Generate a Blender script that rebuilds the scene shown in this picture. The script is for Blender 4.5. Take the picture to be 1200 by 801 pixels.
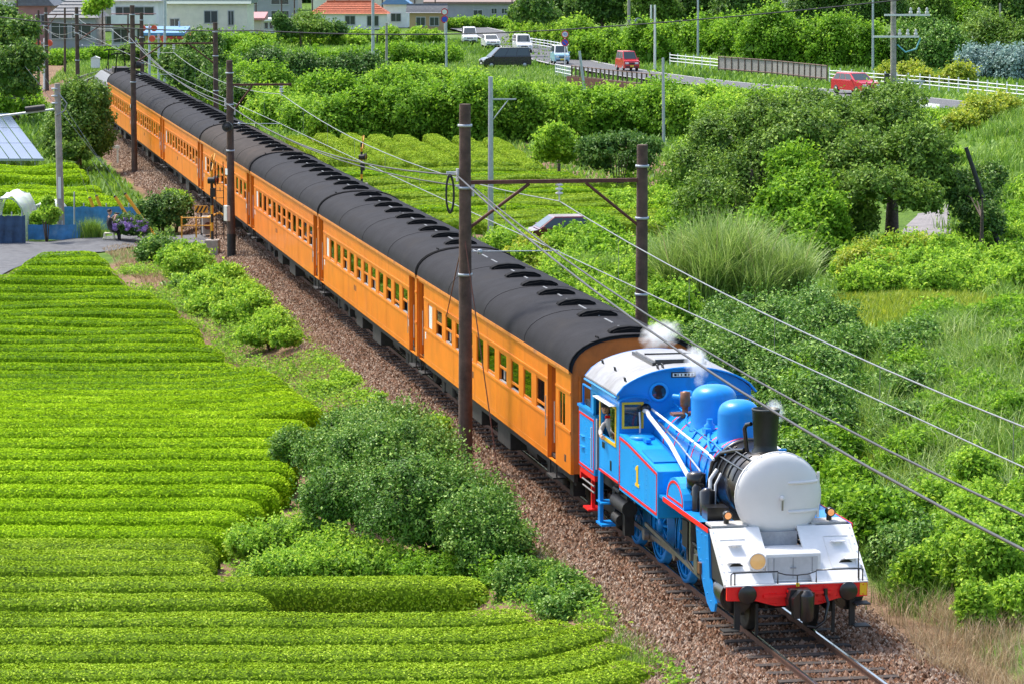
import bpy, math, random
import numpy as np
from mathutils import Vector, Matrix
for o in list(bpy.data.objects): bpy.data.objects.remove(o)
S = bpy.context.scene
C = S.collection
random.seed(7)
RNG = np.random.default_rng(11)
PI = math.pi
R = math.radians

# ------------------------------------------------------------ camera, light
CAM_H, CAM_P, CAM_F = 12.297, 0.12412, 3793.6      # height, pitch down, focal length in px of a 1200 px wide frame
cam = bpy.data.cameras.new('camera'); co = bpy.data.objects.new('camera', cam); C.objects.link(co)
cam.sensor_width = 36.0; cam.lens = CAM_F/1200*36.0
cam.clip_start = 1.0; cam.clip_end = 6000
co.location = (0, 0, CAM_H); co.rotation_euler = (PI/2 - CAM_P, 0, 0)
S.camera = co
SUN_EL, SUN_AZ = 60.0, -48.0      # azimuth measured from +Y (view direction) towards +X: the sun stands to the left
w = bpy.data.worlds.new('World'); S.world = w; w.use_nodes = True
nt = w.node_tree
sky = nt.nodes.new('ShaderNodeTexSky'); sky.sky_type = 'NISHITA'; sky.sun_disc = False
sky.sun_elevation = R(SUN_EL); sky.sun_rotation = R(SUN_AZ)
sky.air_density = 1.0; sky.dust_density = 3.0; sky.ozone_density = 1.0
bg = nt.nodes['Background']; bg.inputs['Strength'].default_value = 0.15
nt.links.new(sky.outputs[0], bg.inputs[0])
sl = bpy.data.lights.new('sun', 'SUN'); so = bpy.data.objects.new('sun', sl); C.objects.link(so)
sl.energy = 2.4; sl.angle = R(7); sl.color = (1.0, 0.95, 0.86)
sd = Vector((math.sin(R(SUN_AZ))*math.cos(R(SUN_EL)), math.cos(R(SUN_AZ))*math.cos(R(SUN_EL)), math.sin(R(SUN_EL))))
so.rotation_euler = sd.to_track_quat('Z', 'Y').to_euler()
so.location = sd*80
S.view_settings.view_transform = 'Standard'; S.view_settings.look = 'None'
S.view_settings.exposure = 1.12; S.view_settings.gamma = 1.0
S.view_settings.use_curve_mapping = False
S.render.engine = 'CYCLES'
S.cycles.max_bounces = 6; S.cycles.transparent_max_bounces = 8
S.cycles.volume_bounces = 4; S.cycles.diffuse_bounces = 4; S.cycles.glossy_bounces = 3; S.cycles.transmission_bounces = 4

# ------------------------------------------------------------ survey helpers
_c, _s = math.cos(CAM_P), math.sin(CAM_P)
def at(px, py, z=0.0):
    """world point at height z that the photograph shows at pixel (px, py) of 1200 x 801"""
    a = (px-600)/CAM_F; b = (400.5-py)/CAM_F
    d = (a, _c+b*_s, -_s+b*_c); t = (z-CAM_H)/d[2]
    return Vector((d[0]*t, d[1]*t, z))
def atd(px, py, D):
    """world point at ground distance D behind pixel (px, py)"""
    a = (px-600)/CAM_F; b = (400.5-py)/CAM_F
    d = (a, _c+b*_s, -_s+b*_c); t = D/d[1]
    return Vector((d[0]*t, D, CAM_H+d[2]*t))
# the railway: u runs forward (towards the camera) from the front of the first coach, v to the camera's right
PSI = -0.192697; X0, Y0 = 2.64374, 68.1114
FWx, FWy = -math.sin(PSI), -math.cos(PSI); RTx, RTy = math.cos(PSI), -math.sin(PSI)
HEAD = math.atan2(FWy, FWx)
U_CURVE, R_CURVE = -196.0, 170.0
def trk(u, v=0.0, z=0.0):
    if u >= U_CURVE: return Vector((X0+FWx*u+RTx*v, Y0+FWy*u+RTy*v, z))
    th = min((U_CURVE-u)/R_CURVE, .27)
    ex = (U_CURVE-u) - th*R_CURVE
    bx, by = X0+FWx*U_CURVE, Y0+FWy*U_CURVE
    ax, ay = -FWx, -FWy                      # away direction; the curve bends to the right
    px = bx + R_CURVE*math.sin(th)*ax + R_CURVE*(1-math.cos(th))*RTx
    py = by + R_CURVE*math.sin(th)*ay + R_CURVE*(1-math.cos(th))*RTy
    dx = ax*math.cos(th)+RTx*math.sin(th); dy = ay*math.cos(th)+RTy*math.sin(th)
    px += dx*ex; py += dy*ex
    return Vector((px+dy*v, py-dx*v, z))
def uv_np(x, y):
    return (x-X0)*FWx+(y-Y0)*FWy, (x-X0)*RTx+(y-Y0)*RTy
def sstep(a, b, x):
    t = np.clip((x-a)/(b-a), 0, 1); return t*t*(3-2*t)
def field_z(y):
    return -1.3 + 1.2*sstep(93, 119, y)
def terr_np(x, y):
    x = np.asarray(x, float); y = np.asarray(y, float)
    u, v = uv_np(x, y)
    n = 0.06*np.sin(x*.9+y*.31)+0.05*np.sin(x*.37-y*.8+1.3)+0.04*np.sin(x*1.9+y*1.3)
    left = field_z(y); left = np.where(y > 119, -0.1-0.12*sstep(119, 150, y), left)
    sh = sstep(-2.3, -5.2, v)
    z = -0.42*(1-sh)+left*sh
    right = -0.38+0.0*x
    right = right + 2.9*np.exp(-((x-30)/8.5)**2-((y-172)/34.)**2)          # bank below the road at the right
    right = right + 1.5*sstep(7.5, 14, x)*np.exp(-((y-84)/22.)**2)         # weedy rise beyond the engine
    z = np.where(v > 0, np.where(v > 2.2, -0.42+(right+.42)*sstep(2.2, 5, v), -0.42), z)
    onrail = np.exp(-(v/3.0)**4)
    nn = n*(1-onrail)*np.where((v < -4) & (y < 119), .35, 1.0)*np.where(y > 190, .3, 1)
    return z + nn
def terr(x, y): return float(terr_np(x, y))

# ------------------------------------------------------------ materials
MATS = {}
def _new(name):
    m = bpy.data.materials.new(name); m.use_nodes = True
    nt = m.node_tree; return m, nt, nt.nodes['Principled BSDF']
def mat(name, col, rough=.5, metal=0., var=.12, scale=6., bump=0., bscale=40., spec=.5, streak=None, coat=0., coords='Object'):
    if name in MATS: return MATS[name]
    m, nt, b = _new(name); L = nt.links.new; N = nt.nodes.new
    b.inputs['Roughness'].default_value = rough; b.inputs['Metallic'].default_value = metal
    b.inputs['Specular IOR Level'].default_value = spec
    if coat: b.inputs['Coat Weight'].default_value = coat; b.inputs['Coat Roughness'].default_value = .12
    tc = N('ShaderNodeTexCoord')
    no = N('ShaderNodeTexNoise'); no.inputs['Scale'].default_value = scale; no.inputs['Detail'].default_value = 6; no.inputs['Roughness'].default_value = .65
    L(tc.outputs[coords], no.inputs['Vector'])
    cr = N('ShaderNodeValToRGB')
    lo = [max(0, c*(1-var*1.6)) for c in col]; hi = [min(1, c*(1+var)) for c in col]
    cr.color_ramp.elements[0].position = .3; cr.color_ramp.elements[1].position = .72
    cr.color_ramp.elements[0].color = (*lo, 1); cr.color_ramp.elements[1].color = (*hi, 1)
    L(no.outputs['Fac'], cr.inputs[0]); out = cr.outputs[0]
    if streak:                      # (colour, amount, stretch vector, threshold): rust runs, grime, dust
        scol, amt, st, th = streak
        mp = N('ShaderNodeMapping'); mp.inputs['Scale'].default_value = st; L(tc.outputs[coords], mp.inputs[0])
        n2 = N('ShaderNodeTexNoise'); n2.inputs['Scale'].default_value = 1.0; n2.inputs['Detail'].default_value = 7; n2.inputs['Roughness'].default_value = .7
        L(mp.outputs[0], n2.inputs['Vector'])
        mr = N('ShaderNodeMapRange'); mr.inputs[1].default_value = th; mr.inputs[2].default_value = th+.22; mr.inputs[4].default_value = amt
        L(n2.outputs['Fac'], mr.inputs[0])
        mx = N('ShaderNodeMixRGB'); L(mr.outputs[0], mx.inputs[0]); L(out, mx.inputs[1]); mx.inputs[2].default_value = (*scol, 1)
        out = mx.outputs[0]
        ra = N('ShaderNodeMapRange'); ra.inputs[3].default_value = rough; ra.inputs[4].default_value = min(1, rough+.3); L(mr.outputs[0], ra.inputs[0]); L(ra.outputs[0], b.inputs['Roughness'])
    L(out, b.inputs['Base Color'])
    if bump:
        n3 = N('ShaderNodeTexNoise'); n3.inputs['Scale'].default_value = bscale; n3.inputs['Detail'].default_value = 5
        L(tc.outputs[coords], n3.inputs['Vector'])
        bp = N('ShaderNodeBump'); bp.inputs['Strength'].default_value = bump; bp.inputs['Distance'].default_value = .03
        L(n3.outputs['Fac'], bp.inputs['Height']); L(bp.outputs[0], b.inputs['Normal'])
    MATS[name] = m; return m
def glass(name, col=(.02, .025, .028), rough=.04):
    if name in MATS: return MATS[name]
    m, nt, b = _new(name); b.inputs['Base Color'].default_value = (*col, 1); b.inputs['Roughness'].default_value = rough
    b.inputs['Specular IOR Level'].default_value = .8; MATS[name] = m; return m
def clear_glass(name):
    if name in MATS: return MATS[name]
    m, nt, b = _new(name); L = nt.links.new
    tr = nt.nodes.new('ShaderNodeBsdfTransparent'); tr.inputs[0].default_value = (.8, .85, .84, 1)
    gl = nt.nodes.new('ShaderNodeBsdfGlossy'); gl.inputs['Roughness'].default_value = .02
    fr = nt.nodes.new('ShaderNodeFresnel'); fr.inputs[0].default_value = 1.55
    mx = nt.nodes.new('ShaderNodeMixShader'); L(fr.outputs[0], mx.inputs[0]); L(tr.outputs[0], mx.inputs[1]); L(gl.outputs[0], mx.inputs[2])
    L(mx.outputs[0], nt.nodes['Material Output'].inputs[0]); MATS[name] = m; return m
def emit(name, col, st, base=(.6, .4, .2)):
    if name in MATS: return MATS[name]
    m, nt, b = _new(name); b.inputs['Base Color'].default_value = (*base, 1); b.inputs['Roughness'].default_value = .1
    b.inputs['Emission Color'].default_value = (*col, 1); b.inputs['Emission Strength'].default_value = st; MATS[name] = m; return m
def leafmat(name, cols, rough=.5, trans=.35, spec=.35):
    """foliage: each leaf carries its own 'tint' that picks a colour from the ramp"""
    if name in MATS: return MATS[name]
    m, nt, b = _new(name); L = nt.links.new; N = nt.nodes.new
    at_ = N('ShaderNodeAttribute'); at_.attribute_name = 'tint'
    cr = N('ShaderNodeValToRGB'); e = cr.color_ramp.elements
    while len(e) < len(cols): e.new(.5)
    for i, c in enumerate(cols): e[i].position = i/(len(cols)-1); e[i].color = (*c, 1)
    L(at_.outputs['Fac'], cr.inputs[0]); L(cr.outputs[0], b.inputs['Base Color'])
    b.inputs['Roughness'].default_value = rough; b.inputs['Specular IOR Level'].default_value = spec
    tl = N('ShaderNodeBsdfTranslucent')
    hs = N('ShaderNodeHueSaturation'); hs.inputs['Value'].default_value = 1.15; hs.inputs['Hue'].default_value = .49; L(cr.outputs[0], hs.inputs['Color']); L(hs.outputs[0], tl.inputs[0])
    mx = N('ShaderNodeMixShader'); mx.inputs[0].default_value = trans
    L(b.outputs[0], mx.inputs[1]); L(tl.outputs[0], mx.inputs[2]); L(mx.outputs[0], nt.nodes['Material Output'].inputs[0])
    MATS[name] = m; return m

# ------------------------------------------------------------ objects
def tag(o, label=None, cat=None, group=None, kind=None):
    if label: o['label'] = label
    if cat: o['category'] = cat
    if group: o['group'] = group
    if kind: o['kind'] = kind
    return o
def empty(name, loc=(0, 0, 0), rz=0., label=None, cat=None, group=None, kind=None):
    o = bpy.data.objects.new(name, None); C.objects.link(o); o.location = loc; o.rotation_euler = (0, 0, rz)
    o.empty_display_size = .3
    return tag(o, label, cat, group, kind)
def copy_tree(o, parent=None):
    c = o.copy(); C.objects.link(c); c.parent = parent
    for ch in KIDS.get(o.name, []):
        k = copy_tree(ch, c)
        KIDS.setdefault(c.name, []).append(k)
    return c
KIDS = {}
def adopt(o, parent):
    if parent is not None:
        o.parent = parent; KIDS.setdefault(parent.name, []).append(o)
    return o
class MB:
    def __init__(s): s.v = []; s.f = []; s.sm = []; s.mk = []
    def _b(s): s.mk.append((len(s.v), len(s.f)))
    def add(s, vs, fs, sm=False):
        n = len(s.v); s.v += [tuple(p) for p in vs]; s.f += [tuple(i+n for i in f) for f in fs]; s.sm += [sm]*len(fs); return s
    def box(s, c, d, rz=0., ry=0., rx=0.):
        s._b(); M = Matrix.Translation(c) @ Matrix.Rotation(rz, 4, 'Z') @ Matrix.Rotation(ry, 4, 'Y') @ Matrix.Rotation(rx, 4, 'X')
        h = [x/2 for x in d]
        vs = [M @ Vector((sx*h[0], sy*h[1], sz*h[2])) for sx in (-1, 1) for sy in (-1, 1) for sz in (-1, 1)]
        return s.add(vs, [(0, 1, 3, 2), (4, 6, 7, 5), (0, 4, 5, 1), (2, 3, 7, 6), (0, 2, 6, 4), (1, 5, 7, 3)])
    def bb(s, x0, x1, y0, y1, z0, z1):
        return s.box(((x0+x1)/2, (y0+y1)/2, (z0+z1)/2), (abs(x1-x0), abs(y1-y0), abs(z1-z0)))
    def cyl(s, p0, p1, r0, r1=None, n=12, caps=True, sm=True):
        s._b(); r1 = r0 if r1 is None else r1
        p0 = Vector(p0); p1 = Vector(p1); d = (p1-p0).normalized()
        a = d.orthogonal().normalized(); b = d.cross(a)
        vs = []
        for p, r in ((p0, r0), (p1, r1)):
            for i in range(n):
                t = 2*PI*i/n; vs.append(p+(a*math.cos(t)+b*math.sin(t))*r)
        s.add(vs, [(i, (i+1) % n, n+(i+1) % n, n+i) for i in range(n)], sm)
        if caps:
            s.add(vs[:n], [tuple(range(n-1, -1, -1))]); s.add(vs[n:], [tuple(range(n))])
        return s
    def tube(s, pts, r, n=8, caps=True):
        s._b(); pts = [Vector(p) for p in pts]; rs = r if isinstance(r, (list, tuple)) else [r]*len(pts)
        vs = []; a = None
        for i, p in enumerate(pts):
            d = (pts[min(i+1, len(pts)-1)]-pts[max(i-1, 0)]).normalized()
            a = d.orthogonal().normalized() if a is None else (a-d*a.dot(d)).normalized()
            b = d.cross(a)
            for k in range(n):
                t = 2*PI*k/n; vs.append(p+(a*math.cos(t)+b*math.sin(t))*rs[i])
        fs = [(i*n+k, i*n+(k+1) % n, (i+1)*n+(k+1) % n, (i+1)*n+k) for i in range(len(pts)-1) for k in range(n)]
        s.add(vs, fs, True)
        if caps: s.add(vs[:n], [tuple(range(n-1, -1, -1))]); s.add(vs[-n:], [tuple(range(n))])
        return s
    def lathe(s, prof, o=(0, 0, 0), axis='Z', n=24, sm=True, caps=True):
        s._b(); o = Vector(o); vs = []
        for r, h in prof:
            for k in range(n):
                t = 2*PI*k/n; c, q = r*math.cos(t), r*math.sin(t)
                vs.append(o+Vector({'Z': (c, q, h), 'X': (h, c, q), 'Y': (q, h, c)}[axis]))
        fs = [(i*n+k, i*n+(k+1) % n, (i+1)*n+(k+1) % n, (i+1)*n+k) for i in range(len(prof)-1) for k in range(n)]
        s.add(vs, fs, sm)
        if caps and prof[0][0] > 1e-4: s.add(vs[:n], [tuple(range(n-1, -1, -1))])
        if caps and prof[-1][0] > 1e-4: s.add(vs[-n:], [tuple(range(n))])
        return s
    def prism(s, poly, a0, a1, axis='Y', sm=False):
        """poly in the plane across the axis; axis Y: (x,z), axis X: (y,z), axis Z: (x,y)"""
        s._b(); f = {'Y': lambda p, a: (p[0], a, p[1]), 'X': lambda p, a: (a, p[0], p[1]), 'Z': lambda p, a: (p[0], p[1], a)}[axis]
        n = len(poly); vs = [f(p, a0) for p in poly]+[f(p, a1) for p in poly]
        s.add(vs, [(i, (i+1) % n, n+(i+1) % n, n+i) for i in range(n)], sm)
        s.add(vs[:n], [tuple(range(n-1, -1, -1))]); s.add(vs[n:], [tuple(range(n))]); return s
    def each(s, name, m, parent=None, off=(0, 0, 0), bevel=0.):
        """one object for each shape that was added"""
        out = []
        for i, (v0, f0) in enumerate(s.mk):
            v1, f1 = s.mk[i+1] if i+1 < len(s.mk) else (len(s.v), len(s.f))
            q = MB(); q.v = s.v[v0:v1]; q.f = [tuple(k-v0 for k in f) for f in s.f[f0:f1]]; q.sm = s.sm[f0:f1]; out.append(q.build(name, m, parent, off, bevel))
        return out
    def build(s, name, m, parent=None, off=(0, 0, 0), bevel=0., loc=None, rz=0.):
        me = bpy.data.meshes.new(name)
        vs = s.v if off == (0, 0, 0) else [(p[0]-off[0], p[1]-off[1], p[2]-off[2]) for p in s.v]
        me.from_pydata(vs, [], s.f); me.polygons.foreach_set('use_smooth', s.sm); me.update()
        fix_normals(me)
        for mm in (m if isinstance(m, (list, tuple)) else [m]): me.materials.append(mm)
        o = bpy.data.objects.new(name, me); C.objects.link(o); adopt(o, parent)
        if loc is not None: o.location = loc
        o.rotation_euler = (0, 0, rz)
        if bevel:
            b = o.modifiers.new('bevel', 'BEVEL'); b.width = bevel; b.segments = 2; b.limit_method = 'ANGLE'; b.angle_limit = R(40)
        return o
import bmesh
def fix_normals(me):
    if len(me.polygons) > 60000: return
    bm = bmesh.new(); bm.from_mesh(me); bmesh.ops.recalc_face_normals(bm, faces=bm.faces); bm.to_mesh(me); bm.free()
def np_mesh(name, V, F, m, parent=None, tint=None, smooth=False, loc=None):
    """V (n,3) float, F (k,3 or 4) int"""
    me = bpy.data.meshes.new(name); V = np.ascontiguousarray(V, np.float32); F = np.ascontiguousarray(F, np.int32)
    k = F.shape[1]
    if loc is not None: V = V-np.asarray(loc, np.float32)
    me.vertices.add(len(V)); me.vertices.foreach_set('co', V.ravel())
    me.loops.add(F.size); me.loops.foreach_set('vertex_index', F.ravel())
    me.polygons.add(len(F)); me.polygons.foreach_set('loop_start', np.arange(0, F.size, k, dtype=np.int32))
    me.polygons.foreach_set('use_smooth', np.full(len(F), smooth))
    me.update(calc_edges=True)
    if tint is not None:
        a = me.attributes.new('tint', 'FLOAT', 'POINT'); a.data.foreach_set('value', np.ascontiguousarray(tint, np.float32))
    for mm in (m if isinstance(m, (list, tuple)) else [m]): me.materials.append(mm)
    o = bpy.data.objects.new(name, me); C.objects.link(o); adopt(o, parent)
    if loc is not None: o.location = loc
    return o
def unit(a): return a/np.maximum(np.linalg.norm(a, axis=1, keepdims=True), 1e-9)
def leaf_geo(P, Nn, L, W, droop=0.0, fold=.25):
    """a folded four-point leaf at each P, lying across the normal Nn"""
    n = len(P); r = unit(RNG.normal(size=(n, 3)))
    t = unit(np.cross(Nn, r)); t[:, 2] -= droop; t = unit(t)
    b = unit(np.cross(Nn, t)); L = np.broadcast_to(L, n)[:, None]; W = np.broadcast_to(W, n)[:, None]
    V = np.empty((n, 4, 3)); V[:, 0] = P-t*L*.5; V[:, 1] = P+b*W*.5+Nn*fold*W; V[:, 2] = P+t*L*.5; V[:, 3] = P-b*W*.5+Nn*fold*W
    return V.reshape(-1, 3), np.arange(4*n).reshape(n, 4)
def ordinal(i):
    o = ['first', 'second', 'third', 'fourth', 'fifth', 'sixth', 'seventh', 'eighth', 'ninth', 'tenth', 'eleventh', 'twelfth', 'thirteenth', 'fourteenth', 'fifteenth', 'sixteenth', 'seventeenth', 'eighteenth', 'nineteenth', 'twentieth']
    if i < 20: return o[i]
    if i < 29: return 'twenty-'+o[i-20]
    if i == 29: return 'thirtieth'
    if i < 39: return 'thirty-'+o[i-30]
    return 'fortieth' if i == 39 else 'forty-'+o[i-40]
# ------------------------------------------------------------ ground
def ground_mat():
    m, nt, b = _new('ground'); L = nt.links.new; N = nt.nodes.new
    b.inputs['Roughness'].default_value = .95; b.inputs['Specular IOR Level'].default_value = .1
    ca = N('ShaderNodeAttribute'); ca.attribute_name = 'cover'
    tc = N('ShaderNodeTexCoord')
    n1 = N('ShaderNodeTexNoise'); n1.inputs['Scale'].default_value = 1.3; n1.inputs['Detail'].default_value = 9; n1.inputs['Roughness'].default_value = .7; L(tc.outputs['Object'], n1.inputs['Vector'])
    n2 = N('ShaderNodeTexNoise'); n2.inputs['Scale'].default_value = .35; n2.inputs['Detail'].default_value = 5; L(tc.outputs['Object'], n2.inputs['Vector'])
    g = N('ShaderNodeValToRGB'); e = g.color_ramp.elements; e[0].position = .3; e[1].position = .7
    e[0].color = (.05, .10, .018, 1); e[1].color = (.13, .22, .035, 1); L(n1.outputs['Fac'], g.inputs[0])
    d = N('ShaderNodeValToRGB'); e = d.color_ramp.elements; e[0].position = .3; e[1].position = .7
    e[0].color = (.12, .075, .045, 1); e[1].color = (.30, .20, .13, 1); L(n1.outputs['Fac'], d.inputs[0])
    ad = N('ShaderNodeMath'); ad.operation = 'ADD'; L(ca.outputs['Fac'], ad.inputs[0])
    sb = N('ShaderNodeMath'); sb.operation = 'MULTIPLY_ADD'; sb.inputs[1].default_value = .9; sb.inputs[2].default_value = -.45; L(n2.outputs['Fac'], sb.inputs[0]); L(sb.outputs[0], ad.inputs[1])
    mr = N('ShaderNodeMapRange'); mr.inputs[1].default_value = .38; mr.inputs[2].default_value = .62; L(ad.outputs[0], mr.inputs[0])
    mx = N('ShaderNodeMixRGB'); L(mr.outputs[0], mx.inputs[0]); L(g.outputs[0], mx.inputs[1]); L(d.outputs[0], mx.inputs[2]); L(mx.outputs[0], b.inputs['Base Color'])
    n3 = N('ShaderNodeTexNoise'); n3.inputs['Scale'].default_value = 9; n3.inputs['Detail'].default_value = 8; L(tc.outputs['Object'], n3.inputs['Vector'])
    bp = N('ShaderNodeBump'); bp.inputs['Strength'].default_value = .7; bp.inputs['Distance'].default_value = .15; L(n3.outputs['Fac'], bp.inputs['Height']); L(bp.outputs[0], b.inputs['Normal'])
    return m
xs = np.unique(np.concatenate([np.linspace(-1500, -80, 14), np.linspace(-80, -30, 26), np.linspace(-30, 45, 151), np.linspace(45, 100, 24), np.linspace(100, 1500, 14)]))
ys = np.unique(np.concatenate([np.linspace(-200, 30, 6), np.linspace(30, 200, 300), np.linspace(200, 340, 71), np.linspace(340, 700, 50), np.linspace(700, 4000, 14)]))
GX, GY = np.meshgrid(xs, ys); GZ = terr_np(GX, GY)
V = np.stack([GX.ravel(), GY.ravel(), GZ.ravel()], 1)
nx, ny = len(xs), len(ys); I = np.arange(nx*ny).reshape(ny, nx)
F = np.stack([I[:-1, :-1].ravel(), I[:-1, 1:].ravel(), I[1:, 1:].ravel(), I[1:, :-1].ravel()], 1)
u_, v_ = uv_np(V[:, 0], V[:, 1])
cover = np.zeros(len(V))                                   # 1 = bare earth, 0 = turf
cover += 1.0*np.exp(-(v_/3.2)**6)
cover += .55*sstep(-9, -4, v_)*(v_ < 0)*(V[:, 1] < 125)
cover += .9*(v_ < -4.5)*(V[:, 1] < 119)
cover += .55*np.exp(-((V[:, 0]-29)/4.)**2-((V[:, 1]-178)/16.)**2)
cover += .45*sstep(4.4, 2.2, v_)*(v_ > 0)
mid_ = (V[:, 1] > 138) & (V[:, 1] < 206) & (v_ > 4) & (V[:, 0] < 9); cover += .85*mid_
cover += .6*(v_ < -2.5)*np.exp(-((V[:, 1]-120)/6.)**2)
g = np_mesh('ground', V, F, ground_mat(), smooth=True); tag(g, kind='structure')
a = g.data.attributes.new('cover', 'FLOAT', 'POINT'); a.data.foreach_set('value', np.clip(cover, 0, 1).astype(np.float32))

# ------------------------------------------------------------ railway
M_ballast = mat('ballast', (.18, .105, .068), .95, var=.45, scale=14, bump=1.0, bscale=22, spec=.1, streak=((.30, .22, .165), .7, (1.2, 1.2, 1.2), .52))
M_rust = mat('rail_rust', (.13, .06, .035), .8, var=.3, scale=8)
M_railtop = mat('rail_top', (.55, .55, .56), .22, 1.0, var=.1)
M_wood = mat('sleeper_wood', (.055, .04, .032), .9, var=.35, scale=9, bump=.4, bscale=30)
def strip(name, us, prof, m, parent=None, kind=None):
    vs = []; fs = []
    for u in us:
        for v, z in prof: vs.append(trk(u, v, z))
    k = len(prof)
    for i in range(len(us)-1):
        for j in range(k-1): fs.append((i*k+j, i*k+j+1, (i+1)*k+j+1, (i+1)*k+j))
    me = bpy.data.meshes.new(name); me.from_pydata(vs, [], fs); me.update(); fix_normals(me); me.materials.append(m)
    o = bpy.data.objects.new(name, me); C.objects.link(o); adopt(o, parent)
    return tag(o, kind=kind)
US = list(np.arange(40, -190, -.5))+list(np.arange(-190, -330, -4))
random.seed(3)
def bed_prof(): return [(-3.1, -.62), (-2.35, -.34), (-1.75, -.2), (-1.2, -.175), (-.6, -.175), (0, -.18), (.6, -.175), (1.2, -.175), (1.7, -.2), (2.3, -.34), (3.1, -.62)]
vs = []; fs = []; k = 11
for i, u in enumerate(US):
    for j, (v, z) in enumerate(bed_prof()):
        edge = abs(v) > 1
        vs.append(trk(u, v+(random.uniform(-.08, .08) if edge else 0), z+random.uniform(-.02, .02)*(1.3 if edge else .6)))
for i in range(len(US)-1):
    for j in range(k-1): fs.append((i*k+j, i*k+j+1, (i+1)*k+j+1, (i+1)*k+j))
me = bpy.data.meshes.new('track_bed'); me.from_pydata(vs, [], fs); me.update(); fix_normals(me); me.materials.append(M_ballast)
bed = bpy.data.objects.new('track_bed', me); C.objects.link(bed); tag(bed, kind='structure')
track = empty('railway_track', trk(0, 0, -.2), label='rusty railway track on brown ballast running under the train', cat='track', kind='structure')
track.location = (0, 0, 0)
RU = [40, 20, 0]+list(np.arange(-20, -190, -30))+list(np.arange(-196, -330, -5))
for sd_ in (-1, 1):
    c0 = sd_*.5665
    r = strip('rail', RU, [(c0-.065, -.165), (c0-.065, -.15), (c0-.012, -.13), (c0-.012, -.045), (c0-.034, -.035), (c0-.034, -.004), (c0+.034, -.004), (c0+.034, -.035), (c0+.012, -.045), (c0+.012, -.13), (c0+.065, -.15), (c0+.065, -.165)], M_rust, track)
    strip('running_surface', RU, [(c0-.033, -.003), (c0-.02, .001), (c0+.02, .001), (c0+.033, -.003)], M_railtop, r)
sb = MB().box((0, 0, 0), (.2, 2.1, .14)); s0 = sb.build('sleeper', M_wood, track, bevel=.012)
us = np.arange(34.0, -62.0, -.64)
first = True; rest = MB()
for i, u in enumerate(us):
    if u > -40:
        o = s0 if first else s0.copy()
        if not first: C.objects.link(o)
        first = False
        p = trk(u, random.uniform(-.05, .05), -.178+random.uniform(-.012, .006)); o.location = p; o.rotation_euler = (0, 0, HEAD+random.uniform(-.02, .02))
far = MB()
for u in np.arange(-41, -320, -.64):
    p = trk(u, 0, -.225); q = trk(u-.1, 0, 0)-trk(u+.1, 0, 0)
    far.box(p, (.2, 2.1, .14), rz=math.atan2(q.y, q.x))
tag(far.build('sleeper', M_wood, track), kind='stuff')
# loose ballast stones
def stones(name, n, ufun, vfun, zfun, smin, smax, m, parent=None):
    base = np.array([(1, 0, -.3), (-.6, .8, -.2), (-.5, -.85, -.25), (.1, .1, .8), (.3, .6, .3)], float)
    fc = np.array([(0, 1, 4), (0, 4, 3), (4, 1, 3), (1, 2, 3), (2, 0, 3)])
    u = ufun(n); v = vfun(n); cx = X0+FWx*u+RTx*v; cy = Y0+FWy*u+RTy*v; cz = zfun(u, v, cx, cy)
    s = RNG.uniform(smin, smax, n)[:, None, None]; th = RNG.uniform(0, 2*PI, n); c, q = np.cos(th), np.sin(th)
    B = base[None]*s*RNG.uniform(.7, 1.3, (n, 5, 3))
    Vv = np.stack([B[:, :, 0]*c[:, None]-B[:, :, 1]*q[:, None]+cx[:, None], B[:, :, 0]*q[:, None]+B[:, :, 1]*c[:, None]+cy[:, None], B[:, :, 2]+cz[:, None]], 2)
    Ff = (fc[None]+5*np.arange(n)[:, None, None]).reshape(-1, 3)
    return np_mesh(name, Vv.reshape(-1, 3), Ff, m, parent, tint=np.repeat(RNG.uniform(0, 1, n), 5))
M_stone = leafmat('ballast_stone', [(.08, .045, .028), (.21, .13, .082), (.31, .215, .15), (.50, .40, .31)], rough=.9, trans=0, spec=.15)
def bedz(u, v, x, y):
    a = np.abs(v); return np.interp(a, [0, 1.2, 1.75, 2.35, 3.1, 4.2], [-.165, -.165, -.19, -.33, -.58, -.75])
st = stones('ballast_stones', 115000, lambda n: 21-RNG.uniform(0, 1, n)**1.35*90, lambda n: RNG.choice([-1, -1, 1], n)*RNG.uniform(0, 1, n)**.75*2.85, bedz, .026, .068, M_stone)
tag(st, 'loose pinkish grey ballast stones on the shoulders of the track bed', 'gravel', kind='stuff')
M_stone2 = leafmat('rusty_stone', [(.06, .028, .014), (.18, .09, .05), (.28, .155, .095), (.42, .29, .21)], rough=.9, trans=0, spec=.1)
st = stones('rusty_ballast', 60000, lambda n: 21-RNG.uniform(0, 1, n)**1.25*80, lambda n: np.clip(RNG.normal(0, 1.05, n), -2.3, 2.1), lambda u, v, x, y: bedz(u, v, x, y)+.012, .026, .07, M_stone2)
tag(st, 'rusty brown ballast stones between and beside the rails', 'gravel', kind='stuff')

st = stones('far_ballast', 45000, lambda n: -66-RNG.uniform(0, 1, n)**1.2*95, lambda n: RNG.choice([-1, -1, 1], n)*RNG.uniform(0, 1, n)**.8*2.9, bedz, .05, .11, M_stone)
tag(st, 'brown ballast stones beside the rear coaches', 'gravel', kind='stuff')
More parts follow.
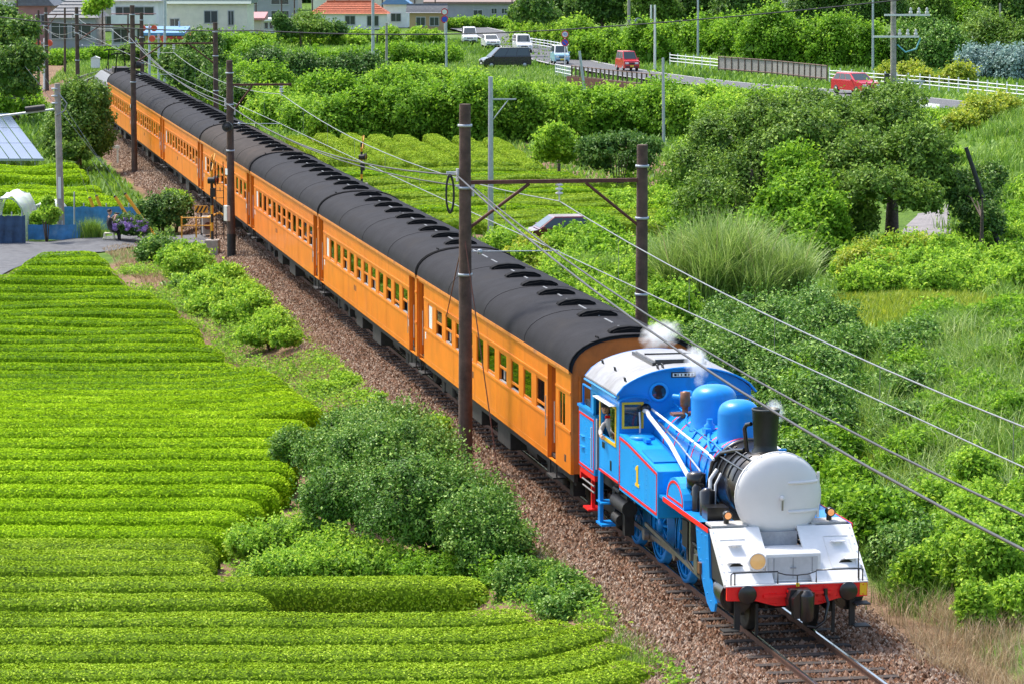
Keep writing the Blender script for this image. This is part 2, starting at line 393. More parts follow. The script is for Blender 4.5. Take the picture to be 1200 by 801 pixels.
# ------------------------------------------------------------ paved lane, road, path
M_asph = mat('lane_asphalt', (.13, .134, .142), .9, var=.18, scale=2.5, bump=.3, bscale=60, spec=.2)
M_road = mat('road_asphalt', (.125, .128, .135), .9, var=.15, scale=1.5, bump=.2, bscale=40, spec=.2)
M_conc = mat('path_concrete', (.23, .215, .215), .9, var=.15, scale=1.2, bump=.2, bscale=30, spec=.2)
def sheet(name, pts, m, lift=.05, rows=8):
    """pts: list of (left point, right point) pairs; draped on the terrain"""
    vs = []; fs = []
    for a, b in pts:
        for k in range(rows+1):
            p = Vector(a).lerp(Vector(b), k/rows); vs.append((p.x, p.y, max(terr(p.x, p.y), -.3)+lift if lift < 1 else p.z))
    n = rows+1
    for i in range(len(pts)-1):
        for k in range(rows): fs.append((i*n+k, i*n+k+1, (i+1)*n+k+1, (i+1)*n+k))
    me = bpy.data.meshes.new(name); me.from_pydata(vs, [], fs); me.update(); fix_normals(me); me.materials.append(m)
    o = bpy.data.objects.new(name, me); C.objects.link(o); return tag(o, kind='structure')
Zl = -.08
lane = [((-80, 284), (-80, 350)), ((-20, 283), (-20, 332)), ((10, 282.5), (10, 320)), ((40, 281.5), (40, 304)), ((70, 280.5), (70, 296)), ((100, 279), (100, 294)), ((135, 276.5), (135, 292)), ((170, 274), (170, 289)), ((215, 271), (215, 285)), ((250, 269), (250, 282)), ((290, 266), (290, 279)), ((330, 263), (330, 277)), ((380, 259), (380, 273))]
def fine(L, k=4):
    out = []
    for i in range(len(L)-1):
        for j in range(k):
            t = j/k; out.append(tuple((L[i][e][0]*(1-t)+L[i+1][e][0]*t, L[i][e][1]*(1-t)+L[i+1][e][1]*t) for e in (0, 1)))
    return out+[L[-1]]
sheet('lane', [(at(*a, Zl), at(*b, Zl)) for a, b in fine(lane)], M_asph, lift=.05)
mk = mat('road_paint', (.62, .62, .6), .8, var=.15, scale=4)
RC = [at(470, 16), at(560, 34), at(606, 50), at(655, 68), at(738, 83.5), at(850, 97), at(1008, 109), at(1200, 130), at(1330, 150)]
def smooth_path(P, k=10):
    out = []
    for i in range(len(P)-1):
        p0, p1, p2, p3 = P[max(i-1, 0)], P[i], P[i+1], P[min(i+2, len(P)-1)]
        for j in range(k):
            t = j/k
            out.append(.5*((2*p1)+(p2-p0)*t+(2*p0-5*p1+4*p2-p3)*t*t+(3*p1-p0-3*p2+p3)*t**3))
    return out+[P[-1]]
RCs = smooth_path(RC)
def offset(P, d):
    out = []
    for i, p in enumerate(P):
        t = (P[min(i+1, len(P)-1)]-P[max(i-1, 0)]); t.z = 0; t.normalize()
        out.append(p+Vector((-t.y, t.x, 0))*d)
    return out
ROADL, ROADR = offset(RCs, 3.0), offset(RCs, -3.0)      # left of travel towards the camera's right = far side
def flat(name, A, B, m, z):
    vs = []; fs = []
    for a, b in zip(A, B): vs += [(a.x, a.y, z(a)), (b.x, b.y, z(b))]
    for i in range(len(A)-1): fs.append((2*i, 2*i+1, 2*i+3, 2*i+2))
    me = bpy.data.meshes.new(name); me.from_pydata(vs, [], fs); me.update(); fix_normals(me); me.materials.append(m)
    o = bpy.data.objects.new(name, me); C.objects.link(o); return tag(o, kind='structure')
def road_z(p): return max(terr(p.x, p.y), -.25)+.12
rz_ = [road_z(p) for p in RCs]
def rz_at(p):
    i = min(range(len(RCs)), key=lambda k: (RCs[k].x-p.x)**2+(RCs[k].y-p.y)**2); return rz_[i]
flat('road', ROADL, ROADR, M_road, rz_at)
for d in (2.7, -2.7): flat('edge_line', offset(RCs, d+.07), offset(RCs, d-.07), mk, lambda p: rz_at(p)+.006)
sheet('concrete_path', [(at(1040, 288), at(1125, 288)), (at(1050, 275), at(1118, 275)), (at(1062, 262), at(1115, 262)), (at(1075, 245, .1), at(1112, 245, .1)), (at(1082, 225, .3), at(1108, 225, .3))], M_conc, lift=.06)
# ------------------------------------------------------------ coaches
M_or = mat('coach_orange', (.84, .215, .005), .42, var=.10, scale=1.2, streak=((.42, .12, .02), .5, (1.9, 1.9, .28), .55), coat=.15)
M_or_shade = mat('coach_orange_shaded', (.62, .15, .012), .55, var=.15, scale=2.5, streak=((.16, .06, .02), .85, (1.6, 1.6, .5), .56))  # coach orange with shade darkened into it, for ends and doors; grime streaks on top
M_trim = mat('coach_trim', (.74, .25, .03), .5, var=.2, scale=5, streak=((.22, .12, .07), .75, (2.2, 2.2, .8), .52))
M_roof = mat('coach_roof', (.024, .024, .028), .8, spec=.12, var=.18, scale=1.6, bump=.15, bscale=25, streak=((.042, .04, .04), .85, (.5, 1.6, 1.), .53))
M_roofb = mat('coach_roof_brown', (.045, .036, .031), .8, spec=.12, var=.2, scale=1.6, bump=.15, bscale=25, streak=((.09, .072, .062), .7, (.5, 1.6, 1.), .54))
M_vent = mat('ventilator_black', (.012, .012, .013), .8, spec=.1, var=.2, scale=6)
M_under = mat('underframe_black', (.022, .02, .019), .75, var=.4, scale=7, streak=((.09, .06, .045), .6, (3, 3, 2), .55))
M_int = mat('coach_interior', (.045, .035, .03), .8, var=.3, scale=3)
M_seat = mat('coach_seat_blue', (.05, .09, .17), .9, var=.2, scale=5)
M_sillm = mat('sill_steel', (.42, .42, .43), .4, .3, var=.1)
M_blind = mat('frosted_pane', (.78, .80, .80), .35, var=.04)
G_pane = clear_glass('window_glass')
M_curt = mat('curtain_cream', (.62, .58, .5), .9, var=.1)
M_label = mat('white_label', (.75, .75, .72), .6, var=.06)
def wall_open(mb, x0, x1, z0, z1, y0, y1, ops):
    """a wall between x0..x1 with rectangular openings (xa, xb, za, zb)"""
    ops = sorted(ops); x = x0
    for xa, xb, za, zb in ops:
        if xa > x+1e-4: mb.bb(x, xa, y0, y1, z0, z1)
        if za > z0+1e-4: mb.bb(xa, xb, y0, y1, z0, za)
        if zb < z1-1e-4: mb.bb(xa, xb, y0, y1, zb, z1)
        x = xb
    if x < x1-1e-4: mb.bb(x, x1, y0, y1, z0, z1)
ZS, ZE, HW = .98, 3.22, 1.40
WZ0, WZ1 = 1.93, 2.63
COFF = (-10.0, 0, 0)
def arc(n=16, hw=1.44, z0=3.2, z1=3.93, t=0.0):
    # flattened elliptical roof section
    out = []
    for i in range(n+1):
        a = PI*i/n; c = math.cos(a); s_ = math.sin(a)
        out.append((-hw*math.copysign(abs(c)**.85, c), z0+(z1-z0)*s_**.9))
    return out
def make_coach(kind, roofm, label, seed, vents):
    rnd = random.Random(seed)
    t = empty('passenger_coach', (0, 0, 0), 0, label, 'train car', 'orange passenger coaches of the train')
    if kind == 'A':
        wins = [-3.81-1.476*k for k in range(10)]
        doors = [(-2.45, -1.68), (-19.72, -19.0)]; small = [(-1.36, -.70)]
    else:
        wins = [-2.62-1.476*k for k in range(11)]
        doors = [(-1.28, -.42), (-19.72, -19.0)]; small = []
    toilet = (-18.33, -17.68)
    WW = .93
    x0, x1 = -19.86, -.12
    ops = [(x, x+WW, WZ0, WZ1) for x in wins]+[(a, b, ZS+.02, 3.06) for a, b in doors]+[(a, b, WZ0, WZ1) for a, b in small]+[(toilet[0], toilet[1], WZ0, WZ1)]
    mb = MB(); wall_open(mb, x0, x1, ZS, ZE, -HW, -HW+.07, ops)
    mb.build('side_wall', M_or, t, COFF)
    mb = MB(); wall_open(mb, x0, x1, ZS, ZE, HW-.07, HW, ops); mb.build('side_wall', M_or, t, COFF)
    for xa, xb in ((x1-.06, x1), (x0, x0+.06)):
        poly = [(-HW+.075, ZS+.01)]+[(a*.955, z-.03) for a, z in arc(14)]+[(HW-.075, ZS+.01)]
        MB().prism(poly, xa, xb, 'X').build('end_wall', M_or_shade, t, COFF)
    MB().bb(x0+.08, x1-.08, -HW+.075, HW-.075, ZS+.05, ZS+.12).build('floor', M_int, t, COFF)
    # roof shell
    A = arc(18); mb = MB(); k = len(A)
    xr0, xr1 = x0-.06, x1+.06
    vs = []
    for x in (xr0, xr1):
        vs += [(x, a, z) for a, z in A]
        vs += [(x, a*.96, z-.05) for a, z in A]
    fs = [(i, i+1, 2*k+i+1, 2*k+i) for i in range(k-1)]
    mb.add(vs, fs, True)
    fs = [(k+i+1, k+i, 3*k+i, 3*k+i+1) for i in range(k-1)]
    mb.add(vs, fs, True)
    fs = [(i, k+i, k+i+1, i+1) for i in range(k-1)]+[(2*k+i, 2*k+i+1, 3*k+i+1, 3*k+i) for i in range(k-1)]
    mb.add(vs, fs)
    mb.add(vs, [(0, 2*k, 3*k, k), (k-1, 2*k-1, 4*k-1, 3*k-1)])
    roof = mb.build('roof', roofm, t, COFF)
    rim = MB().tube([(xr1+.01, a*1.005, z+.012) for a, z in A], .025, 5); rim.tube([(xr0-.01, a*1.005, z+.012) for a, z in A], .025, 5)
    for xs_ in (-5.0, -10.0, -15.0): rim.tube([(xs_, a*1.001, z+.002) for a, z in A], .008, 4)
    rim.each('roof_band', M_vent, roof, COFF)
    rl = MB()
    for i in range(14): rl.bb(-19.3+i*1.35, -19.3+i*1.35+.8, -.02, .02, 3.925, 3.945)
    tag(rl.build('ridge_strip', mat('ridge_lead', (.22, .23, .24), .6), roof, COFF), kind='stuff')
    for x in vents:
        pr = [(-.45, 3.92), (-.42, 3.97), (-.27, 4.035), (0, 4.06), (.27, 4.035), (.42, 3.97), (.45, 3.92)]
        mb = MB().prism(pr, x-.14, x+.14, 'X')
        v = mb.build('ventilator', M_vent, roof, COFF, bevel=.03)
        MB().prism([(-.40, 3.9), (-.36, 3.96), (0, 4.02), (.36, 3.96), (.40, 3.9)], x-.19, x+.19, 'X').build('ventilator_base', M_vent, v, COFF)
    for sgn in (-1, 1):
        g = MB(); g.bb(x0, x1, sgn*1.405, sgn*1.45, 3.14, 3.215); g.build('gutter', M_trim, t, COFF)
    b = MB(); segs = []
    cuts = sorted(doors); x = x0
    for a, c in cuts: segs.append((x, a)); x = c
    segs.append((x, x1))
    for a, c in segs:
        if c-a > .15:
            b.bb(a+.01, c-.01, -HW-.016, -HW-.002, 1.845, 1.905); b.bb(a+.01, c-.01, -HW-.016, -HW-.002, 2.69, 2.735)
    b.each('belt_rail', M_or, t, COFF)
    # windows on the side in view
    for i, x in enumerate(wins):
        st = rnd.random()
        mid = WZ0+.31 if st < .62 else (WZ0+.12 if st < .78 else WZ0+.02)
        f = MB(); y0, y1 = -HW+.012, -HW+.05
        f.bb(x+.002, x+.035, y0, y1, WZ0+.002, WZ1-.002); f.bb(x+WW-.035, x+WW-.002, y0, y1, WZ0+.002, WZ1-.002)
        f.bb(x+.036, x+WW-.036, y0, y1, WZ1-.04, WZ1-.002); f.bb(x+.036, x+WW-.036, y0, y1, mid, mid+.06)
        w_ = f.build('window', M_or, t, COFF)
        MB().bb(x+.036, x+WW-.036, y0+.012, y0+.018, mid+.061, WZ1-.041).build('pane', G_pane, w_, COFF)
        MB().bb(x+.036, x+WW-.036, y0-.005, y1+.02, WZ0-.01, WZ0+.022).build('sill', M_sillm, w_, COFF)
        cu = MB().bb(x+.06, x+.2, y1+.05, y1+.08, WZ0+.03, WZ1-.05); cu.bb(x+WW-.2, x+WW-.06, y1+.05, y1+.08, WZ0+.03, WZ1-.05)
        if rnd.random() < .5: cu.each('curtain', M_curt, w_, COFF)
        se = MB().box((x-.16, -.75, 1.75), (.12, .95, 1.0), ry=.12); se.bb(x-.1, x+.35, -1.2, -.28, 1.4, 1.55); se.build('seat', M_seat, t, COFF)
    w_ = MB(); x, xb = toilet
    w_.bb(x+.002, x+.04, -HW+.012, -HW+.05, WZ0, WZ1); w_.bb(xb-.04, xb-.002, -HW+.012, -HW+.05, WZ0, WZ1); w_.bb(x+.041, xb-.041, -HW+.012, -HW+.05, WZ1-.05, WZ1); w_.bb(x+.041, xb-.041, -HW+.012, -HW+.05, WZ0, WZ0+.05)
    w_ = w_.build('frosted_window', M_or, t, COFF); MB().bb(x+.042, xb-.042, -HW+.02, -HW+.03, WZ0+.051, WZ1-.051).build('pane', M_blind, w_, COFF)
    for a, b_ in small:
        w_ = MB().bb(a, a+.05, -HW+.012, -HW+.05, WZ0, WZ1).bb(b_-.05, b_, -HW+.012, -HW+.05, WZ0, WZ1).bb((a+b_)/2-.03, (a+b_)/2+.03, -HW+.012, -HW+.05, WZ0, WZ1).build('vestibule_window', M_or, t, COFF)
        MB().bb(a+.051, (a+b_)/2-.031, -HW+.02, -HW+.026, WZ0, WZ1).bb((a+b_)/2+.031, b_-.051, -HW+.02, -HW+.026, WZ0, WZ1).build('pane', G_pane, w_, COFF)
    for a, b_ in doors:
        d = MB(); wall_open(d, a+.002, b_-.002, ZS+.06, 3.05, -HW+.2, -HW+.24, [(a+.2, b_-.2, 2.1, 2.7)])
        d = d.build('door', M_or_shade, t, COFF)
        MB().bb(a+.2, b_-.2, -HW+.215, -HW+.222, 2.1, 2.7).build('pane', G_pane, d, COFF)
        MB().tube([(b_-.1, -HW+.17, 1.9), (b_-.1, -HW+.17, 2.25)], .014, 6).build('handle', M_sillm, d, COFF)
        MB().bb(a-.02, a-.002, -HW-.02, -HW+.2, ZS, 3.06).build('door_jamb', M_or_shade, d, COFF)
        s_ = MB().bb(a+.02, b_-.02, -HW-.05, -HW+.25, .62, .66).bb(a+.04, a+.07, -HW+.02, -HW+.05, .66, ZS).bb(b_-.07, b_-.04, -HW+.02, -HW+.05, .66, ZS)
        s_.build('step', M_under, t, COFF)
    sm_ = MB()
    for xq in (-5.55, -8.5, -11.45, -14.4): sm_.bb(xq-.008, xq+.008, -HW-.004, -HW-.0005, ZS+.03, 1.84)
    sm_.bb(x0+.02, doors[0][0]-.02, -HW-.003, -HW-.0005, ZS+.12, ZS+.132)
    tag(sm_.build('panel_seam', M_trim, t, COFF), kind='stuff')
    hx_ = MB()
    for xq in (doors[0][1]+.09, doors[1][1]+.09, doors[0][0]-.09): hx_.tube([(xq, -HW-.045, 1.45), (xq, -HW-.045, 2.35)], .013, 5)
    hx_.each('grab_rail', M_sillm, t, COFF)
    lab = MB(); xl = -12.0
    for k in (0, .28): lab.bb(xl+k, xl+k+.13, -HW-.004, -HW-.001, 1.52, 1.68)
    lab.each('lettering', M_under, t, COFF)
    lb = MB()
    for xq in (doors[0][0]-.35, doors[1][1]+.22): lb.bb(xq, xq+.14, -HW-.006, -HW-.001, 1.62, 1.8)
    lb.each('white_plate', M_label, t, COFF)
    MB().bb(-.75, -.6, -HW-.004, -HW-.001, 1.18, 1.33).build('data_panel', M_under, t, COFF)
    # underframe
    u = MB(); u.bb(x0+.2, x1-.2, -1.28, -1.2, .78, .975); u.bb(x0+.2, x1-.2, 1.2, 1.28, .78, .975); u.bb(x0+.1, x1-.1, -.3, .3, .62, .97)
    for xb_ in np.arange(-18.5, -1, 1.9): u.bb(xb_, xb_+.12, -1.2, 1.2, .8, .97)
    u.build('underframe', M_under, t, COFF)
    for xa, xb_, z_, nm in ((-9.2, -7.6, .33, 'battery_box'), (-12.6, -11.3, .38, 'battery_box')):
        bx_ = MB().bb(xa, xb_, -1.25, -.65, z_, .77).build(nm, M_under, t, COFF, bevel=.02)
    MB().cyl((-14.2, -.85, .55), (-13.1, -.85, .55), .22, n=14).build('air_tank', M_under, t, COFF)
    MB().cyl((-6.9, -.8, .52), (-5.7, -.8, .52), .2, n=14).build('air_tank', M_under, t, COFF)
    for cx in (-3.0, -17.0):
        bo = MB()
        for sy in (-1, 1):
            bo.bb(cx-1.55, cx+1.55, sy*.95-.05, sy*.95+.05, .5, .62); bo.bb(cx-.45, cx+.45, sy*1.0-.07, sy*1.0+.07, .38, .8)
            for k in (-1, 1): bo.prism([(cx+k*1.22-.19, .25), (cx+k*1.22+.19, .25), (cx+k*1.22+.14, .72), (cx+k*1.22-.14, .72)], sy*.92-.1, sy*.92+.16, 'Y'); bo.cyl((cx+k*.62, sy*1.0, .38), (cx+k*.62, sy*1.0, .6), .1, n=8)
        bo.bb(cx-.25, cx+.25, -1.0, 1.0, .45, .7); bo.bb(cx-1.6, cx-1.5, -1, 1, .5, .6); bo.bb(cx+1.5, cx+1.6, -1, 1, .5, .6)
        bg_ = bo.build('bogie', M_under, t, COFF)
        for k in (-1, 1):
            wm = MB()
            for sy in (-1, 1):
                wm.lathe([(.08, -.09), (.1, -.065), (.34, -.06), (.43, -.065), (.43, .035), (.455, .05), (.455, .07), (.3, .07), (.08, .09)], (cx+k*1.22, sy*.56, .43), 'Y', 20)
            wm.cyl((cx+k*1.22, -.5, .43), (cx+k*1.22, .5, .43), .07, n=8)
            wm.build('wheel_set', M_under, bg_, COFF)
    cp = MB()
    for xe, sg in ((x1, 1), (x0, -1)):
        cp.bb(min(xe, xe+sg*.16), max(xe, xe+sg*.16), -.12, .12, .72, .98)
        cp.bb(min(xe+sg*.005, xe+sg*.15), max(xe+sg*.005, xe+sg*.15), -.55, -.45, 1.0, 2.95).bb(min(xe+sg*.005, xe+sg*.15), max(xe+sg*.005, xe+sg*.15), .45, .55, 1.0, 2.95).bb(min(xe+sg*.005, xe+sg*.15), max(xe+sg*.005, xe+sg*.15), -.45, .45, 2.8, 2.95)
    cp.build('gangway', M_under, t, COFF)
    pipe = MB()
    for sy in (-1, 1): pipe.tube([(x1+.04, sy*1.2, ZS), (x1+.04, sy*1.2, 3.1)], .025, 6); pipe.tube([(x0-.04, sy*1.2, ZS), (x0-.04, sy*1.2, 3.1)], .025, 6)
    pipe.each('end_handrail', M_or_shade, t, COFF)
    gr = MB()
    for yy, zz in ((-1.05, 3.62), (-.75, 3.78)):
        gr.tube([(-.55, yy, zz), (-.55, yy-.02, zz+.1), (-.28, yy-.02, zz+.1), (-.28, yy, zz)], .014, 5)
    gr.each('grab_iron', M_vent, t, COFF)
    return t
V1 = [-14.4, -12.4, -10.35, -8.35, -6.1, -3.85, -.75]
V2 = [-1.2-2.15*k for k in range(9)]
cA = make_coach('A', M_roof, 'orange coach with black roof directly behind the blue engine', 5, V1)
desc = ['second orange coach counting back from the blue engine, black roof', 'third orange coach counting back from the blue engine, black roof', 'orange coach with brownish roof, fourth back from the engine', 'fifth orange coach counting back from the blue engine, grey-black roof', 'sixth orange coach from the engine, second from the rear', 'rearmost orange coach, coupled to the grey electric locomotive']
protos = [make_coach('B', M_roof, desc[0], 21, V2), None, make_coach('B', M_roofb, desc[2], 33, V2)]
coaches = [cA]
for i in range(6):
    if i in (0, 2): c = protos[i]
    else:
        c = copy_tree(protos[0]); c['label'] = desc[i]
    coaches.append(c)
for i, c in enumerate(coaches):
    c.location = trk(-20.05*i-10.0, 0, 0); c.rotation_euler = (0, 0, HEAD)
# ------------------------------------------------------------ the blue steam locomotive
B_ = mat('engine_blue', (.004, .25, .70), .36, var=.07, scale=1.5, coat=.06, spec=.35, streak=((.02, .13, .30), .6, (2.4, 2.4, .7), .56))
B_l = mat('engine_blue_lit', (.007, .34, .85), .36, var=.05, scale=1.2, coat=.06, spec=.35, streak=((.03, .22, .47), .55, (2.2, 2.2, .4), .54))  # engine blue with sunlight lightened into the colour, for the flat side panels
RED = mat('engine_red', (.90, .010, .012), .4, var=.08, scale=4)
YEL = mat('engine_yellow', (.85, .52, .012), .45, var=.06)
WHT = mat('engine_white', (.78, .78, .77), .5, var=.07, scale=2.2, streak=((.45, .44, .42), .55, (2.5, 2.5, .7), .60))
GRY = mat('engine_pale_grey', (.70, .70, .685), .38, var=.03, scale=1.5)
SLV = mat('cab_roof_silver', (.33, .34, .36), .55, .1, var=.14, scale=2.2, streak=((.17, .165, .16), .75, (1.5, .6, 1), .5))
BLK = mat('engine_black', (.012, .012, .013), .28, var=.3, scale=6, coat=.3)
BLM = mat('engine_frame_black', (.016, .015, .014), .65, var=.4, scale=7, streak=((.07, .05, .04), .5, (3, 3, 3), .58))
CHM = mat('chimney_black', (.012, .020, .018), .45, var=.3, scale=5)
STL = mat('rod_steel', (.35, .34, .33), .35, .8, var=.2)
BRZ = mat('whistle_bronze', (.22, .10, .05), .45, .4, var=.2)
G_dark = glass('cab_glass')
LO = (6.4, 0, 0)
loco = empty('steam_locomotive', trk(6.4), HEAD, 'bright blue tank engine with white front deck and plain pale grey smokebox front', 'locomotive')
def part(mb, name, m, parent=None, bevel=0.): return mb.build(name, m, parent or loco, LO, bevel)
def parts(mb, name, m, parent=None, bevel=0.): return mb.each(name, m, parent or loco, LO, bevel)
# boiler, smokebox
BZ = 2.40
bo = part(MB().lathe([(.67, 4.25), (.67, 9.05)], (0, 0, BZ), 'X', 40), 'boiler', B_)
for u in (5.15, 6.0, 7.35, 8.0, 8.75): part(MB().lathe([(.672, u-.022), (.679, u-.018), (.679, u+.018), (.672, u+.022)], (0, 0, BZ), 'X', 40), 'boiler_band', RED, bo)
sm = part(MB().lathe([(.60, 9.05), (.69, 9.07), (.69, 11.0), (.62, 11.02)], (0, 0, BZ), 'X', 40), 'smokebox', BLK)
parts(MB().lathe([(.70, 9.06), (.735, 9.08), (.735, 9.16), (.70, 9.18)], (0, 0, BZ), 'X', 40).lathe([(.70, 10.88), (.74, 10.9), (.74, 11.0), (.70, 11.02)], (0, 0, BZ), 'X', 40), 'smokebox_ring', BLK, sm)
prof = [(.74, 10.98), (.785, 11.0), (.79, 11.06)]+[(.79*math.cos(a)**.8, 11.06+.27*math.sin(a)) for a in np.linspace(.12, PI/2-.01, 12)]+[(0.0, 11.331)]
sf = part(MB().lathe(prof, (0, 0, BZ-.01), 'X', 48), 'smokebox_front', GRY)
part(MB().lathe([(.765, 11.05), (.80, 11.055), (.80, 11.095), (.765, 11.10)], (0, 0, BZ-.01), 'X', 48, caps=False), 'door_rim', GRY, sf)
def sfx(y, z):                       # height of the domed front above a point
    r_ = min(1, math.hypot(y, z)/.79); return 11.06+.27*math.sin(math.acos(min(1, r_**1.25)))
for zq in (.26, -.26):
    st_p = [(sfx(y, zq)+.012, y, BZ-.01+zq) for y in np.linspace(.70, .12, 9)]
    hs_ = part(MB().tube(st_p, [.03]*8+[.02], 6), 'hinge_strap', GRY, sf)
part(MB().cyl((11.1, .74, BZ-.42), (11.1, .74, BZ+.40), .028, n=8), 'hinge_pin', GRY, sf)
part(MB().lathe([(.03, 11.33), (.045, 11.35), (.035, 11.40), (0, 11.405)], (0, 0, BZ-.01), 'X', 14), 'door_boss', GRY, sf)
part(MB().box((11.39, 0, BZ-.11), (.02, .03, .24)), 'door_handle', STL, sf)
dogs = MB()
for k_ in range(14):
    a_ = 2*PI*k_/14+.2; dogs.box((11.10, .755*math.cos(a_), BZ-.01+.755*math.sin(a_)), (.05, .05, .05), rx=a_)
tag(part(dogs, 'door_clip', GRY, sf), kind='stuff')
sad = MB().prism([(-.62, 1.55), (.62, 1.55), (.5, 2.0), (-.5, 2.0)], 9.4, 10.9, 'X'); part(sad, 'smokebox_saddle', BLM)
# domes and chimney
def dome(u, r, ztop): 
    z0 = BZ+.5
    p = [(r*1.10, z0), (r*1.04, z0+.1), (r, z0+.2)]
    zc = ztop-.27
    p += [(r, zc)]+[(r*math.cos(a)**.75, zc+.27*math.sin(a)) for a in np.linspace(.15, PI/2-.02, 9)]+[(0, ztop)]
    return part(MB().lathe(p, (u, 0, 0), 'Z', 32), 'dome', B_)
dome(6.5, .44, 3.78); dome(8.32, .39, 3.74)
ch = part(MB().lathe([(.27, 2.98), (.24, 3.08), (.213, 3.12), (.213, 3.2), (.252, 3.8), (.258, 3.805), (.258, 3.84), (.235, 3.845), (.20, 3.6), (.19, 3.2)], (10.22, 0, 0), 'Z', 28), 'chimney', CHM)
part(MB().tube([(10.0, -.28, 3.0), (9.98, -.33, 3.45), (10.0, -.3, 3.52), (10.1, -.24, 3.55)], .04, 8).tube([(9.98, -.33, 3.05), (9.6, -.42, 2.98), (9.2, -.55, 2.88), (9.12, -.7, 2.7), (9.1, -.78, 2.2)], .045, 8), 'exhaust_pipe', BLK)
# cab
cab = part(MB().bb(1.75, 4.18, -1.28, 1.28, 1.42, 1.5), 'cab_floor', BLM)
sides = None
for sgn in (1, -1):
    sw = MB(); ya, yb = (sgn*1.35, sgn*1.30) if sgn < 0 else (1.30, 1.35)
    wall_open(sw, 2.42, 4.20, 1.5, 3.0, ya, yb, [(2.58, 3.92, 2.27, 2.96)])
    sw.bb(1.66, 4.20, ya, yb, 3.0, 3.26)
    sw.bb(1.66, 1.88, ya, yb, 2.56, 3.0)
    sides = part(sw, 'cab_side', B_l)
def roofz(y): return 3.24+.56*max(0, 1-(y/1.42)**2)**.62
arcp = [(-1.35+2.7*i/16, roofz(-1.35+2.7*i/16)) for i in range(17)]
fr = part(MB().prism([(-1.35, 1.86)]+arcp+[(1.35, 1.86)], 4.203, 4.26, 'X'), 'cab_front', B_)
part(MB().prism([(-1.33, 1.5)]+[(y*.985, z-.01) for y, z in arcp]+[(1.33, 1.5)], 1.62, 1.658, 'X'), 'cab_back', B_)
rm = MB(); vs = []; ar = [(-1.43+2.86*i/20, roofz(-1.41+2.82*i/20)+.01) for i in range(21)]
for x in (1.45, 4.36): vs += [(x, a, z+.035) for a, z in ar]+[(x, a, z) for a, z in ar]
k = 21
rm.add(vs, [(i, i+1, 2*k+i+1, 2*k+i) for i in range(k-1)], True); rm.add(vs, [(k+i, 3*k+i, 3*k+i+1, k+i+1) for i in range(k-1)], True)
rm.add(vs, [(i, k+i, k+i+1, i+1) for i in range(k-1)]+[(2*k+i, 2*k+i+1, 3*k+i+1, 3*k+i) for i in range(k-1)]+[(0, 2*k, 3*k, k), (k-1, 2*k-1, 4*k-1, 3*k-1)])
roof = part(rm, 'cab_roof', SLV)
part(MB().tube([(4.37, a, z+.02) for a, z in ar], .022, 6).tube([(1.44, a, z+.02) for a, z in ar], .022, 6).tube([(1.45, -1.44, 3.25), (4.36, -1.44, 3.25)], .028, 6), 'roof_edge', B_, roof)
part(MB().bb(2.0, 3.7, -.5, .5, 3.80, 3.9), 'roof_hatch', SLV, roof, .02)
parts(MB().bb(1.95, 3.75, -.56, -.51, 3.79, 3.86).bb(1.95, 3.75, .51, .56, 3.79, 3.86).bb(3.72, 3.78, -.5, .5, 3.8, 3.92).bb(2.8, 2.85, -.5, .5, 3.9, 3.93), 'hatch_rail', BLK, roof)
gi = MB()
for (x, y) in ((1.75, -1.12), (2.9, -1.12), (4.15, -1.2), (4.2, -.55), (4.2, -.45)):
    z = roofz(y)+.04; gi.tube([(x-.06, y, z), (x-.06, y-.02, z+.09), (x+.06, y-.02, z+.09), (x+.06, y, z)], .013, 5)
parts(gi, 'roof_ring', BLK, roof)
for sgn in (-1, 1):
    y = sgn*1.354; yy = (y-.012, y+.012)
    f = MB().bb(2.5, 2.575, *yy, 2.2, 3.0).bb(3.925, 4.0, *yy, 2.2, 3.0).bb(2.576, 3.924, *yy, 2.962, 3.02).bb(2.576, 3.924, *yy, 2.2, 2.265)
    wf = part(f, 'side_window_frame', YEL)
    if sgn < 0: part(MB().bb(2.45, 4.02, -1.50, -1.355, 3.03, 3.045), 'window_awning', WHT, wf)
    part(MB().bb(3.25, 3.88, sgn*1.30, sgn*1.308, 2.28, 2.95), 'sliding_pane', G_pane, wf)
for sgn in (-1, 1):
    a, b = sorted((sgn*1.30, sgn*.86)); z0, z1 = 2.62, 3.15
    f = part(MB().bb(4.262, 4.285, a, a+.045, z0, z1).bb(4.262, 4.285, b-.045, b, z0, z1).bb(4.262, 4.285, a+.046, b-.046, z0, z0+.045).bb(4.262, 4.285, a+.046, b-.046, z1-.045, z1), 'front_window_frame', YEL)
    part(MB().bb(4.262, 4.27, a+.046, b-.046, z0+.046, z1-.046), 'pane', G_dark, f)
    c = (a+b)/2
    hood = MB(); hv = [(4.262, c+math.cos(t)*.33, 3.17+math.sin(t)*.12) for t in np.linspace(0, PI, 9)]; hv2 = [(4.45, p[1], p[2]-.02) for p in hv]
    hood.add(hv+hv2, [(i, i+1, 10+i, 9+i) for i in range(8)], True); part(hood, 'window_hood', B_, f)
    pr = part(MB().lathe([(.145, 4.262), (.145, 4.29), (.20, 4.29), (.20, 4.262)], (0, sgn*.55, 3.34), 'X', 24), 'porthole_rim', B_l)
    part(MB().lathe([(.144, 4.262), (.144, 4.275)], (0, sgn*.55, 3.34), 'X', 24), 'pane', G_dark, pr)
npl = part(MB().bb(4.262, 4.28, -.3, .2, 3.62, 3.73), 'number_plate', BLK)
part(MB().bb(4.2805, 4.284, -.27, .17, 3.64, 3.71), 'plate_border', M_label, npl)
pm = MB()
for i, wd in enumerate((.05, .02, .02, .045, .045, .045)): pm.bb(4.2845, 4.287, -.24+i*.07, -.24+i*.07+wd, 3.65, 3.70)
